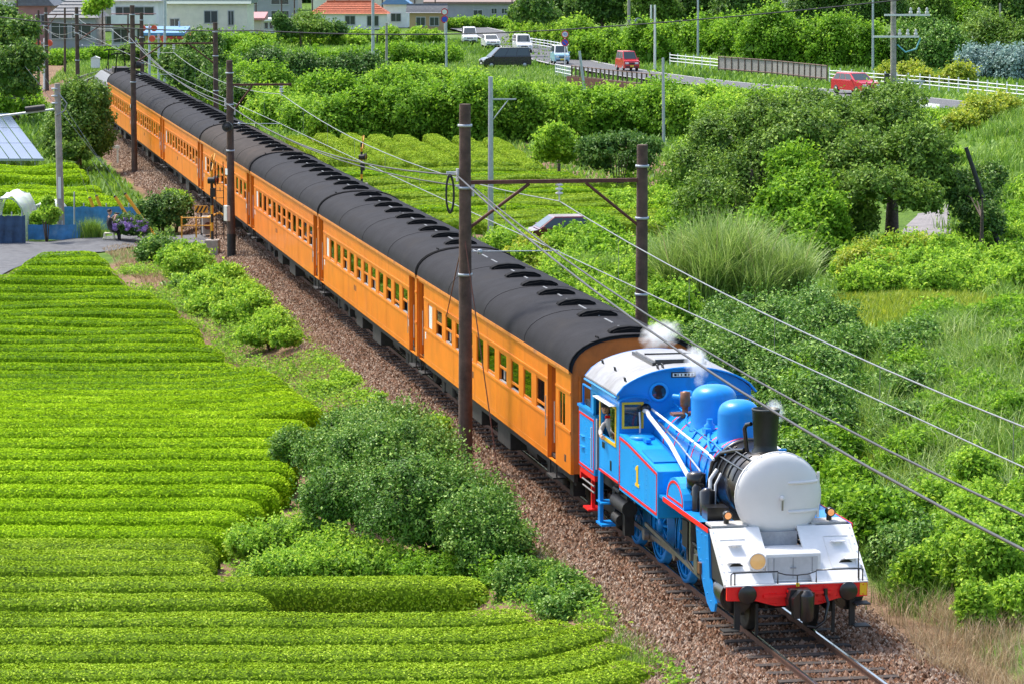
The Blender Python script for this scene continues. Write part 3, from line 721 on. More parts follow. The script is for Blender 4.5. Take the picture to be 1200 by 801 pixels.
tag(part(pm, 'plate_lettering', BLK, npl), kind='stuff')
# cab doorway and bunker
part(MB().bb(1.9, 2.40, -1.28, -1.24, 1.5, 2.45), 'cab_door', BLM)
parts(MB().tube([(2.40, -1.40, 1.5), (2.40, -1.40, 2.55)], .016, 6).tube([(1.9, -1.40, 1.45), (1.9, -1.40, 2.3)], .016, 6), 'door_handrail', WHT)
bk = part(MB().bb(.35, 1.88, -1.33, 1.33, 1.27, 2.56), 'coal_bunker', B_l, bevel=.025)
parts(MB().bb(.33, 1.89, -1.36, -1.30, 2.54, 2.59).bb(.33, 1.89, 1.30, 1.36, 2.54, 2.59).bb(.33, .39, -1.30, 1.30, 2.54, 2.59), 'bunker_lip', B_, bk)
part(MB().box((1.1, 0, 2.6), (1.4, 2.4, .16)), 'coal', mat('coal', (.015, .015, .016), .6, var=.5, scale=20, bump=1, bscale=20), bk)
parts(MB().tube([(.45, -1.25, 2.56), (.45, -1.25, 3.0), (1.6, -1.25, 3.0)], .025, 6).tube([(1.25, -1.25, 2.56), (1.25, -1.25, 3.0)], .025, 6), 'bunker_rail', B_, bk)
def outline(pts, y, wd, m, name, parent, dy=.006):
    """red lining: a thin band along a closed polygon in the side plane"""
    mb = MB(); P = [Vector((p[0], p[1])) for p in pts]; c = sum(P, Vector((0, 0)))/len(P); n = len(P)
    def inset(d):
        out = []
        for i in range(n):
            a, b, e = P[i-1], P[i], P[(i+1) % n]; d1 = (b-a).normalized(); d2 = (e-b).normalized()
            n1 = Vector((-d1.y, d1.x)); n2 = Vector((-d2.y, d2.x))
            if n1.dot(c-b) < 0: n1 = -n1
            if n2.dot(c-b) < 0: n2 = -n2
            m_ = (n1+n2); out.append(b+m_*(d/max(.3, (m_.dot(n1)))))
        return out
    A, B = inset(0), inset(wd)
    vs = [(p.x, y-dy, p.y) for p in A]+[(p.x, y-dy, p.y) for p in B]+[(p.x, y, p.y) for p in A]+[(p.x, y, p.y) for p in B]
    for i in range(n):
        j = (i+1) % n; mb.add([vs[i], vs[j], vs[n+j], vs[n+i]], [(0, 1, 2, 3)]); mb.add([vs[i], vs[j], vs[2*n+j], vs[2*n+i]], [(0, 1, 2, 3)]); mb.add([vs[n+i], vs[n+j], vs[3*n+j], vs[3*n+i]], [(0, 1, 2, 3)])
    return part(mb, name, m, parent)
outline([(.40, 1.32), (1.84, 1.32), (1.84, 2.44), (.40, 2.44)], -1.332, .045, RED, 'red_lining', bk)
parts(MB().bb(.6, .95, -1.37, -1.331, 1.72, 1.74).bb(.6, .95, -1.37, -1.331, 1.95, 1.965).bb(1.5, 1.6, -1.37, -1.331, 2.0, 2.03), 'bunker_step', B_, bk)
part(MB().bb(.5, 1.88, -1.32, -1.26, 1.16, 1.265).bb(.35, .45, -1.3, 1.3, 1.0, 1.26), 'red_valance', RED, bk)
part(MB().bb(1.2, 1.3, -1.25, -1.18, .5, 1.15).bb(.9, 1.4, -1.35, -1.05, .46, .5), 'rear_step', RED)
parts(MB().tube([(.7, -1.32, 1.05), (1.85, -1.32, 1.05)], .02, 6).tube([(.75, -1.32, .92), (1.85, -1.32, .92)], .02, 6), 'injector_pipe', STL)
part(MB().bb(2.42, 2.62, -1.37, -1.30, .42, 1.5).bb(2.36, 2.9, -1.4, -1.1, .40, .44).bb(2.4, 2.85, -1.4, -1.1, .85, .88), 'cab_step', B_)
part(MB().bb(2.44, 4.18, -1.362, -1.351, 1.50, 1.545), 'red_lining', RED, sides)
part(MB().bb(2.72, 2.95, -1.358, -1.351, 2.02, 2.14), 'maker_plate', BLK, sides)
part(MB().bb(3.45, 3.58, -1.358, -1.351, 1.66, 1.86), 'vent_slot', BLK, sides)
# side tanks
tp = [(4.27, 1.40), (7.52, 1.38), (7.52, 2.29), (5.0, 2.50), (4.27, 2.53)]
for sgn in (-1, 1):
    a, b = sorted((sgn*1.35, sgn*.72)); tk = part(MB().prism(tp, a, b, 'Y'), 'side_tank', B_l, bevel=.03)
    if sgn < 0:
        outline([(4.29, 1.45), (7.47, 1.43), (7.47, 2.245), (5.0, 2.45), (4.29, 2.475)], -1.352, .05, RED, 'red_lining', tk)
        g1 = [(-.16, 0), (.16, 0), (.16, .055), (.075, .065), (.075, .42), (.0, .42), (-.15, .355), (-.15, .30), (-.065, .325), (-.065, .065), (-.16, .055)]
        part(MB().prism([(5.85+x, 1.72+z) for x, z in g1], -1.362, -1.352, 'Y'), 'numeral_one', YEL, tk)
    fl = part(MB().lathe([(.25, 2.5), (.25, 2.53), (.22, 2.56), (0, 2.58)], (4.85, sgn*1.02, 0), 'Z', 20), 'filler_lid', B_, tk)
    part(MB().box((5.25, sgn*1.02, 2.53), (.3, .1, .06)), 'lid_hinge', B_, tk)
    part(MB().box((6.4, sgn*1.03, 2.405), (1.0, .5, .02), ry=.083), 'tread_plate', B_, tk)
rvt = MB()
def rivet_line(x0, z0, x1, z1, n, y=-1.352):
    for i in range(n): x = x0+(x1-x0)*i/max(1, n-1); z = z0+(z1-z0)*i/max(1, n-1); rvt.lathe([(.012, 0), (.008, -.008), (0, -.010)], (x, y, z), 'Y', 5)
rivet_line(4.34, 1.53, 7.42, 1.51, 34); rivet_line(5.5, 1.6, 5.5, 2.36, 9); rivet_line(6.6, 1.6, 6.6, 2.26, 8); rivet_line(4.36, 1.6, 4.36, 2.42, 9); rivet_line(7.40, 1.55, 7.40, 2.2, 8)
rivet_line(2.5, 1.6, 4.12, 1.6, 16); rivet_line(1.75, 3.06, 4.12, 3.08, 24); rivet_line(.5, 1.42, 1.75, 1.42, 12, -1.332); rivet_line(.5, 2.36, 1.75, 2.36, 12, -1.332); rivet_line(1.1, 1.5, 1.1, 2.3, 8, -1.332)
tag(part(rvt, 'rivet', B_l), kind='stuff')
# running boards and guards
for sgn in (-1, 1):
    a, b = sorted((sgn*1.33, sgn*.66)); rb = part(MB().bb(7.56, 11.25, a, b, 1.81, 1.86), 'running_board', B_)
    yo = sorted((sgn*1.332, sgn*1.345)); part(MB().bb(7.9, 11.27, *yo, 1.79, 1.875), 'red_edge', RED, rb)
    yo = sorted((sgn*1.30, sgn*.92))
    D_ = [(8.0, 1.862)]+[(8.68-.68*math.cos(t), 1.90+.46*math.sin(t)) for t in np.linspace(0.05, PI-.05, 13)]+[(9.36, 1.862)]
    gd = part(MB().prism(D_, *yo, 'Y'), 'wheel_guard', B_l, bevel=.02)
    if sgn < 0:
        Di = [(8.07, 1.90)]+[(8.68-.61*math.cos(t), 1.93+.37*math.sin(t)) for t in np.linspace(0.1, PI-.1, 11)]+[(9.29, 1.90)]
        outline(Di, -1.302, .045, RED, 'red_lining', gd)
# front deck
deck = MB(); pf = [(10.55, 1.86), (11.28, 1.86), (12.33, 1.06), (12.33, 1.0), (11.26, 1.81), (10.55, 1.81)]
deck.prism(pf, -1.31, -.4, 'Y'); deck.prism(pf, .3, 1.31, 'Y')
dk = parts(deck, 'front_deck', WHT)[0]
parts(MB().prism([(10.55, 1.805), (11.26, 1.805), (12.31, 1.0), (10.9, 1.0)], -1.29, -1.25, 'Y').prism([(10.55, 1.805), (11.26, 1.805), (12.31, 1.0), (10.9, 1.0)], 1.25, 1.29, 'Y'), 'deck_side', BLM, dk)
part(MB().prism([(11.36, 1.54), (12.10, 1.54), (12.12, 1.52), (12.13, 1.04), (11.36, 1.0)], -.5, .5, 'Y'), 'deck_centre', WHT, dk)
part(MB().bb(12.13, 12.145, -.46, .44, 1.07, 1.48), 'access_panel', mat('panel_grey', (.5, .51, .52), .5, var=.08), dk)
ap = MB()
for y in (-.36, -.01, .34): ap.bb(12.146, 12.152, y-.006, y+.006, 1.1, 1.46)
ap.bb(12.146, 12.18, -.06, .04, 1.27, 1.29)
parts(ap, 'panel_seam', SLV, dk)
part(MB().bb(11.2, 11.35, -.39, .29, 1.0, 1.78), 'deck_recess', mat('recess_grey', (.30, .31, .33), .6, var=.15), dk)
parts(MB().bb(10.75, 11.2, -1.25, -.6, 1.861, 1.90).bb(10.75, 11.2, .6, 1.25, 1.861, 1.90), 'deck_plate', mat('deck_dusty', (.50, .49, .47), .7, var=.2, scale=5), dk)
for (u, y) in ((11.62, -.95), (11.95, -1.05), (11.62, .95), (11.95, 1.1)):
    z = 1.86-(u-11.28)*.762; part(MB().bb(u-.02, u+.11, y-.12, y+.12, z+.03, z+.045).bb(u+.0, u+.02, y-.05, y+.05, z-.02, z+.03), 'foot_step', WHT, dk)
pn = MB()
for (y0, y1) in ((-1.18, -.72), (.72, 1.18)):
    for y in (y0, y1): pn.box((11.8, y, 1.473), (.75, .012, .008), ry=.651)
    for u in (11.5, 12.1): pn.box((u, (y0+y1)/2, 1.70-(u-11.5)*.762+.003), (.012, y1-y0, .008), ry=.651)
parts(pn, 'deck_seam', GRY, dk)
rv = MB()
for sgn in (-1, 1):
    for i in range(7):
        u = 11.35+i*.15; rv.lathe([(.014, 0), (.01, .012), (0, .014)], (u, sgn*1.26, 1.868-(u-11.28)*.762), 'Z', 6)
tag(part(rv, 'deck_rivet', WHT, dk), kind='stuff')
# buffer beam
bb_ = part(MB().prism([(-1.28, .78), (-.75, .76), (-.4, .66), (.4, .66), (.75, .76), (1.28, .78), (1.28, 1.03), (-1.28, 1.03)], 12.335, 12.40, 'X'), 'buffer_beam', RED, bevel=.01)
parts(MB().bb(12.1, 12.333, -1.27, 1.27, 1.0, 1.03).bb(12.34, 12.42, -1.29, 1.29, 1.031, 1.05), 'beam_top', WHT, bb_)
rv = MB()
for y in list(np.arange(-1.2, 1.25, .12)):
    for z in (.99, .82): 
        if abs(abs(y)-.92) > .2: rv.lathe([(.018, 0), (.013, .014), (0, .018)], (12.40, y, z), 'X', 8)
for y in (-.5, -.45, -.4, .4, .45, .5):
    for z in (.72, .9): rv.lathe([(.018, 0), (.013, .014), (0, .018)], (12.40, y, z), 'X', 8)
tag(part(rv, 'beam_rivet', RED, bb_), kind='stuff')
for sgn in (-1, 1): part(MB().lathe([(.07, 12.4), (.08, 12.43), (.165, 12.435), (.168, 12.455), (.15, 12.465), (0, 12.468)], (0, sgn*.92, .885), 'X', 24), 'buffer_plate', BLK, bb_)
part(MB().bb(12.402, 12.412, 1.14, 1.265, .80, 1.02), 'yellow_marking', YEL, bb_)
part(MB().bb(12.403, 12.46, -.62, -.12, .82, .87).bb(12.403, 12.46, .12, .62, .86, .90).bb(12.41, 12.5, -.2, -.1, .66, .95), 'coupling_lever_bracket', RED, bb_)
cp = part(MB().prism([(-.2, .62), (.2, .62), (.23, .8), (.18, .98), (-.18, .98), (-.23, .8)], 12.405, 12.62, 'X').prism([(-.17, .5), (.19, .5), (.2, .96), (-.05, 1.0), (-.19, .85)], 12.62, 12.80, 'X').lathe([(.11, .46), (.13, .52), (.13, .92), (.06, 1.0)], (12.78, .06, 0), 'Z', 12), 'coupler', BLK, bevel=.02)
part(MB().tube([(12.44, .5, .86), (12.55, .52, .7), (12.6, .45, .4), (12.55, .3, .28), (12.5, .15, .3)], .03, 8).tube([(12.45, .5, .95), (12.45, .5, .84)], .04, 8), 'brake_hose', BLK)
hr = MB()
for sgn in (-1, 1):
    a, b = sgn*1.2, sgn*.35
    hr.tube([(12.37, a, .9 if sgn < 0 else 1.03), (12.37, a, 1.24), (12.37, a*.97, 1.27), (12.37, b, 1.27), (12.37, b, 1.05)], .014, 6)
    hr.tube([(12.37, sgn*1.13, 1.05), (12.37, sgn*1.13, 1.27)], .014, 6)
hr.tube([(12.37, -.35, 1.25), (12.37, -.2, 1.205), (12.37, 0, 1.19), (12.37, .2, 1.205), (12.37, .35, 1.25)], .011, 6)
hr.tube([(12.37, 1.2, 1.25), (12.1, 1.26, 1.27), (12.1, 1.26, 1.05)], .014, 6).tube([(12.3, 1.14, 1.05), (12.3, 1.14, 1.75)], .012, 6)
hr.tube([(12.42, -.01, 1.19), (12.42, -.01, 1.0)], .012, 6)
parts(hr, 'front_handrail', BLK)
part(MB().bb(12.40, 12.43, -.03, .03, 1.0, 1.06), 'lever_tip', YEL)
ft = MB()
ft.bb(12.2, 12.26, 1.0, 1.1, .22, .78).bb(12.15, 12.42, 1.06, 1.34, .22, .245).bb(12.15, 12.42, 1.06, 1.34, .62, .645).bb(12.2, 12.26, -1.1, -1.0, .22, .78).bb(12.15, 12.42, -1.34, -1.06, .22, .245)
for y in (-.72, .68): ft.bb(12.22, 12.27, y, y+.05, .12, .68)
parts(ft, 'guard_iron', BLM)
hl = part(MB().lathe([(.13, 11.98), (.165, 12.05), (.165, 12.2), (.15, 12.21), (.14, 12.2)], (0, -.67, 1.42), 'X', 24, caps=False), 'headlight', WHT)
part(MB().lathe([(.143, 12.19), (.10, 12.215), (0, 12.225)], (0, -.67, 1.42), 'X', 24), 'lens', emit('headlight_lens', (1., .55, .2), .12, (.62, .40, .16)), hl)
part(MB().bb(12.0, 12.12, -.72, -.62, 1.15, 1.3), 'bracket', WHT, hl)
for y in (-.93, .98):
    ml = part(MB().lathe([(.05, 10.93), (.075, 10.98), (.085, 11.12), (.075, 11.13)], (0, y, 2.06), 'X', 18).cyl((11.0, y, 1.88), (11.0, y, 2.0), .05, n=10), 'marker_lamp', BLK)
    part(MB().lathe([(.062, 11.13), (.04, 11.14), (0, 11.145)], (0, y, 2.06), 'X', 16), 'lens', emit('marker_lens', (1., .4, .12), .25, (.7, .3, .12)), ml)
# cylinders, shields
for sgn in (-1, 1):
    a, b = sorted((sgn*1.33, sgn*1.29))
    part(MB().prism([(10.35, 1.79), (11.24, 1.79), (11.38, 1.0), (11.80, .62), (11.72, .46), (11.5, .42), (11.2, .52), (10.85, .85), (10.5, 1.3)], a, b, 'Y'), 'cylinder_shield', B_)
    rvs = MB()
    for (u, z) in ((10.5, 1.7), (10.8, 1.7), (11.1, 1.7), (10.65, 1.4), (10.75, 1.2), (11.2, 1.3), (11.0, .9), (11.25, .7), (11.5, .6)): rvs.lathe([(.02, 0), (.012, sgn*.014), (0, sgn*.018)], (u, sgn*1.33, z), 'Y', 6)
    tag(part(rvs, 'shield_bolt', B_l), kind='stuff')
    part(MB().cyl((10.95, sgn*1.02, .78), (12.08, sgn*1.02, .78), .30, n=24).cyl((12.08, sgn*1.02, .78), (12.13, sgn*1.02, .78), .24, n=24).cyl((10.95, sgn*1.0, 1.2), (12.0, sgn*1.0, 1.2), .17, n=16), 'cylinder', BLK)
    part(MB().box((10.75, sgn*1.35, 1.06), (.16, .05, .2)), 'drain_cock', BRZ)
# wheels
def spoked(u, r, v, sgn, nsp=14):
    wz = r
    w_ = MB().lathe([(r*.80, -.05), (r*.90, -.05), (r*.90, .05), (r*.80, .05), (r*.80, -.05)], (u, v, wz), 'Y', 36, caps=False)
    w_.lathe([(.0, -.09), (.14, -.09), (.16, -.05), (.16, .05), (.14, .09), (0, .09)], (u, v, wz), 'Y', 16)
    for i in range(nsp):
        t = 2*PI*i/nsp+.1; c, s_ = math.cos(t), math.sin(t); m_ = (r*.82+.14)/2
        w_.box((u+c*m_, v, wz+s_*m_), (r*.82-.12, .04, .042), ry=-t)
    # counterweight
    cw = [(u+math.cos(t)*r*.82, wz+math.sin(t)*r*.82) for t in np.linspace(2.2, 3.6, 8)]; w_.prism(cw, v-.04, v+.04, 'Y')
    o = part(w_, 'driving_wheel', B_)
    part(MB().lathe([(r*.90, -.07), (r, -.065), (r, .045), (r*1.035, .06), (r*1.035, .075), (r*.90, .075)] if sgn > 0 else [(r*.90, .07), (r, .065), (r, -.045), (r*1.035, -.06), (r*1.035, -.075), (r*.90, -.075)], (u, v, wz), 'Y', 40, caps=False), 'tyre', B_ if False else mat('tyre_blue_worn', (.008, .24, .66), .4, var=.2, scale=6), o)
    return o
for sgn in (-1, 1):
    for u in (2.75, 4.80, 6.85): spoked(u, .75, sgn*.59, -sgn)
    y = sgn*.82
    part(MB().box((4.8, y, .55), (4.25, .045, .085)).cyl((2.75, y-.05, .55), (2.75, y+.05, .55), .12, n=14).cyl((4.8, y-.05, .55), (4.8, y+.05, .55), .13, n=14).cyl((6.85, y-.05, .55), (6.85, y+.05, .55), .12, n=14), 'coupling_rod', STL)
    y2 = sgn*.93
    part(MB().box((7.0, y2, .68), (4.4, .045, .075), ry=.05).cyl((4.8, y2-.05, .57), (4.8, y2+.05, .57), .11, n=12), 'connecting_rod', STL)
    part(MB().bb(8.9, 10.95, y2-.05, y2+.05, .98, 1.06).bb(9.0, 9.25, y2-.09, y2+.09, .62, .98).bb(8.7, 8.8, y2-.1, y2+.1, .8, 1.6), 'crosshead_guide', STL)
    part(MB().tube([(7.9, sgn*.98, 1.2), (8.7, sgn*.98, 1.15), (10.4, sgn*.98, 1.1)], .035, 6).tube([(8.4, sgn*1.0, 1.45), (8.5, sgn*1.0, .75), (9.0, sgn*1.0, .65)], .03, 6).bb(8.2, 8.6, sgn*1.0-.04, sgn*1.0+.04, 1.0, 1.5), 'valve_gear', BLM)
    part(MB().bb(8.3, 9.0, sgn*.95-.12, sgn*.95+.12, 1.55, 1.79).bb(9.5, 10.1, sgn*.98-.1, sgn*.98+.1, 1.5, 1.79), 'gear_bracket', BLM)
part(MB().bb(1.0, 11.9, -.45, -.40, .5, 1.35).bb(1.0, 11.9, .40, .45, .5, 1.35).bb(1.5, 7.5, -.4, .4, .9, 1.38).bb(7.5, 10.9, -.4, .4, 1.1, 1.6), 'main_frame', BLM)
fb = MB().bb(1.8, 4.1, -1.15, -.95, 1.15, 1.42).cyl((2.9, -1.08, .95), (4.05, -1.08, .95), .16, n=14).bb(2.75, 3.0, -1.15, -.9, .6, 1.3).bb(3.5, 3.7, -1.1, -.9, .35, .9).cyl((3.2, -1.2, 1.25), (3.75, -1.2, 1.25), .05, n=8)
fb.cyl((2.95, -1.12, .62), (3.45, -1.12, .62), .11, n=10)
part(fb, 'injector', BLM)
for u, r in ((.95, .43), (11.15, .43)):
    wm = MB()
    for sy in (-1, 1): wm.lathe([(.07, -.08), (.09, -.06), (r-.09, -.05), (r, -.06), (r, .04), (r+.02, .055), (r+.02, .07), (r*.6, .06), (.07, .09)], (u, sy*.57, r), 'Y', 24)
    wm.cyl((u, -.5, r), (u, .5, r), .07, n=8); wm.bb(u-.6, u+.6, -.85, -.78, r-.05, r+.15); wm.bb(u-.6, u+.6, .78, .85, r-.05, r+.15); wm.bb(u-.15, u+.15, -.78, .78, r+.1, r+.3)
    part(wm, 'truck_wheel_set', BLM)
# fittings on the boiler
part(MB().tube([(4.35, -.86, 2.98), (4.6, -.86, 3.0), (4.75, -.86, 2.93), (6.2, -.87, 2.72), (6.6, -.88, 2.66), (8.3, -.92, 2.25), (8.75, -.93, 2.02), (8.8, -.93, 1.87)], .045, 8), 'steam_pipe', WHT)
parts(MB().tube([(4.3, -.70, 3.0), (6.0, -.70, 2.93), (9.0, -.72, 2.82), (9.3, -.73, 2.78)], .026, 6).tube([(4.3, .70, 3.0), (9.3, .72, 2.8)], .026, 6), 'boiler_handrail', WHT)
hk = MB()
for u in (5.0, 6.4, 7.8, 9.0): hk.box((u, -.67, 2.87), (.05, .14, .04)); hk.box((u, .67, 2.87), (.05, .14, .04))
parts(hk, 'handrail_bracket', B_)
part(MB().lathe([(.09, 0), (.09, .06), (.06, .08), (.06, .2), (.1, .22), (.1, .5), (.0, .52)], (5.35, -.28, 2.98), 'Z', 14).bb(5.2, 5.5, -.55, -.05, 3.02, 3.07), 'whistle', BRZ)
part(MB().lathe([(.13, 0), (.13, .2), (.17, .22), (.17, .36), (.08, .42)], (4.9, -.12, 3.02), 'Z', 16).lathe([(.1, 0), (.1, .3), (.05, .38)], (4.75, .2, 3.05), 'Z', 12).cyl((4.7, -.35, 3.3), (5.1, -.05, 3.3), .06, n=8), 'safety_valve', B_)
for u, y in ((7.35, -.3), (7.5, .25)): part(MB().lathe([(.11, 0), (.11, .14), (.06, .18), (.06, .26)], (u, y, 2.98), 'Z', 12).box((u+.1, y-.08, 3.03), (.25, .12, .1)), 'check_valve', B_)
part(MB().tube([(7.5, -.35, 3.0), (8.1, -.52, 2.88), (8.6, -.6, 2.80)], .03, 6).tube([(8.2, -.45, 2.95), (8.7, -.5, 2.92), (9.4, -.52, 2.88)], .02, 6).tube([(8.95, -.68, 2.55), (8.95, -.78, 2.2), (8.95, -.8, 1.87)], .03, 6), 'sand_pipe', B_)
sp = MB()
for u in (9.4, 9.75, 10.1, 10.45, 10.75): sp.tube([(u, -.70*math.cos(t), BZ+.70*math.sin(t)) for t in np.linspace(.25, 1.1, 6)], .018, 5)
sp.tube([(9.2, -.58, 2.82), (10.9, -.58, 2.82)], .022, 6).tube([(9.2, -.42, 2.99), (10.9, -.42, 2.99)], .018, 6)
tag(part(sp, 'smokebox_piping', BLK), kind='stuff')
part(MB().tube([(9.45, -.7, 2.62), (9.5, -.84, 2.45), (9.55, -.86, 2.05), (9.7, -.86, 1.95)], .04, 8).tube([(9.75, -.7, 2.6), (9.8, -.82, 2.4), (9.82, -.84, 2.0)], .025, 8), 'feed_pipe', WHT)
part(MB().lathe([(.17, 1.87), (.17, 2.15), (.12, 2.18), (.12, 2.24), (.18, 2.26), (.18, 2.5), (.1, 2.54)], (9.15, -1.02, 0), 'Z', 18).lathe([(.09, 1.87), (.09, 2.3), (.04, 2.36)], (9.45, -1.08, 0), 'Z', 12).bb(8.95, 9.5, -1.1, -.95, 2.3, 2.36), 'air_pump', BLK)
part(MB().lathe([(.14, 1.87), (.14, 2.3), (.06, 2.36)], (9.9, -1.0, 0), 'Z', 14).bb(10.1, 10.5, -1.15, -.75, 1.862, 2.1), 'lubricator', BLK)
part(MB().tube([(9.1, .9, 1.9), (9.15, .88, 2.5), (9.5, .7, 2.75)], .03, 6).lathe([(.17, 1.87), (.17, 2.5), (.1, 2.54)], (9.3, 1.0, 0), 'Z', 16), 'feed_pump', BLK)
mp = MB()
mp.tube([(4.3, -.25, 3.12), (5.6, -.3, 3.06), (5.9, -.42, 2.98), (7.6, -.45, 2.93), (8.9, -.46, 2.92)], .016, 6).tube([(4.3, .1, 3.16), (5.5, .16, 3.12), (6.0, .46, 2.95)], .02, 6).tube([(6.9, -.45, 2.93), (7.0, -.6, 2.75), (7.05, -.68, 2.5), (7.05, -.69, 2.3)], .022, 6)
mp.tube([(7.9, -.42, 2.95), (7.95, -.58, 2.78), (8.0, -.68, 2.5), (8.05, -.72, 2.1)], .03, 6).tube([(8.35, -.4, 3.0), (8.45, -.58, 2.78), (8.5, -.7, 2.45), (8.5, -.8, 2.0)], .022, 6).tube([(5.3, -.62, 2.75), (8.9, -.64, 2.68)], .014, 5)
parts(mp, 'boiler_pipe', B_)
part(MB().tube([(4.32, -.6, 2.78), (6.3, -.64, 2.62), (8.2, -.72, 2.42), (8.95, -.80, 2.3)], .02, 6), 'copper_pipe', mat('pipe_grey', (.42, .44, .46), .4, .3))
part(MB().lathe([(.1, 4.27), (.1, 4.33), (.04, 4.36)], (0, -.82, 3.02), 'X', 12), 'steam_valve', BLK)
part(MB().tube([(4.3, -.95, 2.95), (4.36, -.95, 2.7), (4.36, -.95, 2.54)], .02, 6), 'cab_drain', WHT)
# the electric locomotive at the rear, almost hidden
EG = mat('electric_grey', (.16, .17, .18), .6, var=.15)
el = empty('electric_locomotive', trk(-148.5), HEAD, 'grey electric locomotive with raised pantograph coupled behind the last coach', 'locomotive')
EO = (0, 0, 0)
MB().prism([(-1.3, .95), (1.3, .95), (1.3, 3.0), (.9, 3.4), (-.9, 3.4), (-1.3, 3.0)], -6.2, 6.2, 'X').build('body', EG, el, EO, bevel=.04)
MB().bb(-6.0, 6.0, -1.1, 1.1, .35, .94).build('bogie', M_under, el)
MB().bb(-5.8, 5.8, -.75, .75, 3.41, 3.5).build('roof_walk', M_under, el)
for x in (-3.6, 3.8):
    pg = MB(); 
    for y in (-.6, .6): pg.tube([(x-.9, y, 3.6), (x, y*.9, 4.2), (x-.2, y*.8, 4.85)], .03, 5).tube([(x+.9, y, 3.6), (x, y*.9, 4.2), (x+.2, y*.8, 4.85)], .03, 5)
    pg.tube([(x-.2, -.85, 4.78), (x-.2, -.6, 4.88), (x-.2, .6, 4.88), (x-.2, .85, 4.78)], .03, 5).tube([(x+.2, -.85, 4.78), (x+.2, -.6, 4.88), (x+.2, .6, 4.88), (x+.2, .85, 4.78)], .03, 5)
    pg.bb(x-1.0, x+1.0, -.65, -.6, 3.55, 3.6).bb(x-1.0, x+1.0, .6, .65, 3.55, 3.6)
    pg.build('pantograph', M_vent, el)
    ins = MB()
    for a in (-.9, .9):
        for y in (-.6, .6): ins.cyl((x+a, y, 3.5), (x+a, y, 3.56), .09, n=8)
    ins.build('insulator', M_label, el)
MB().bb(-1.2, 1.2, -.5, .5, 3.51, 3.85).build('equipment_box', M_under, el, bevel=.05)
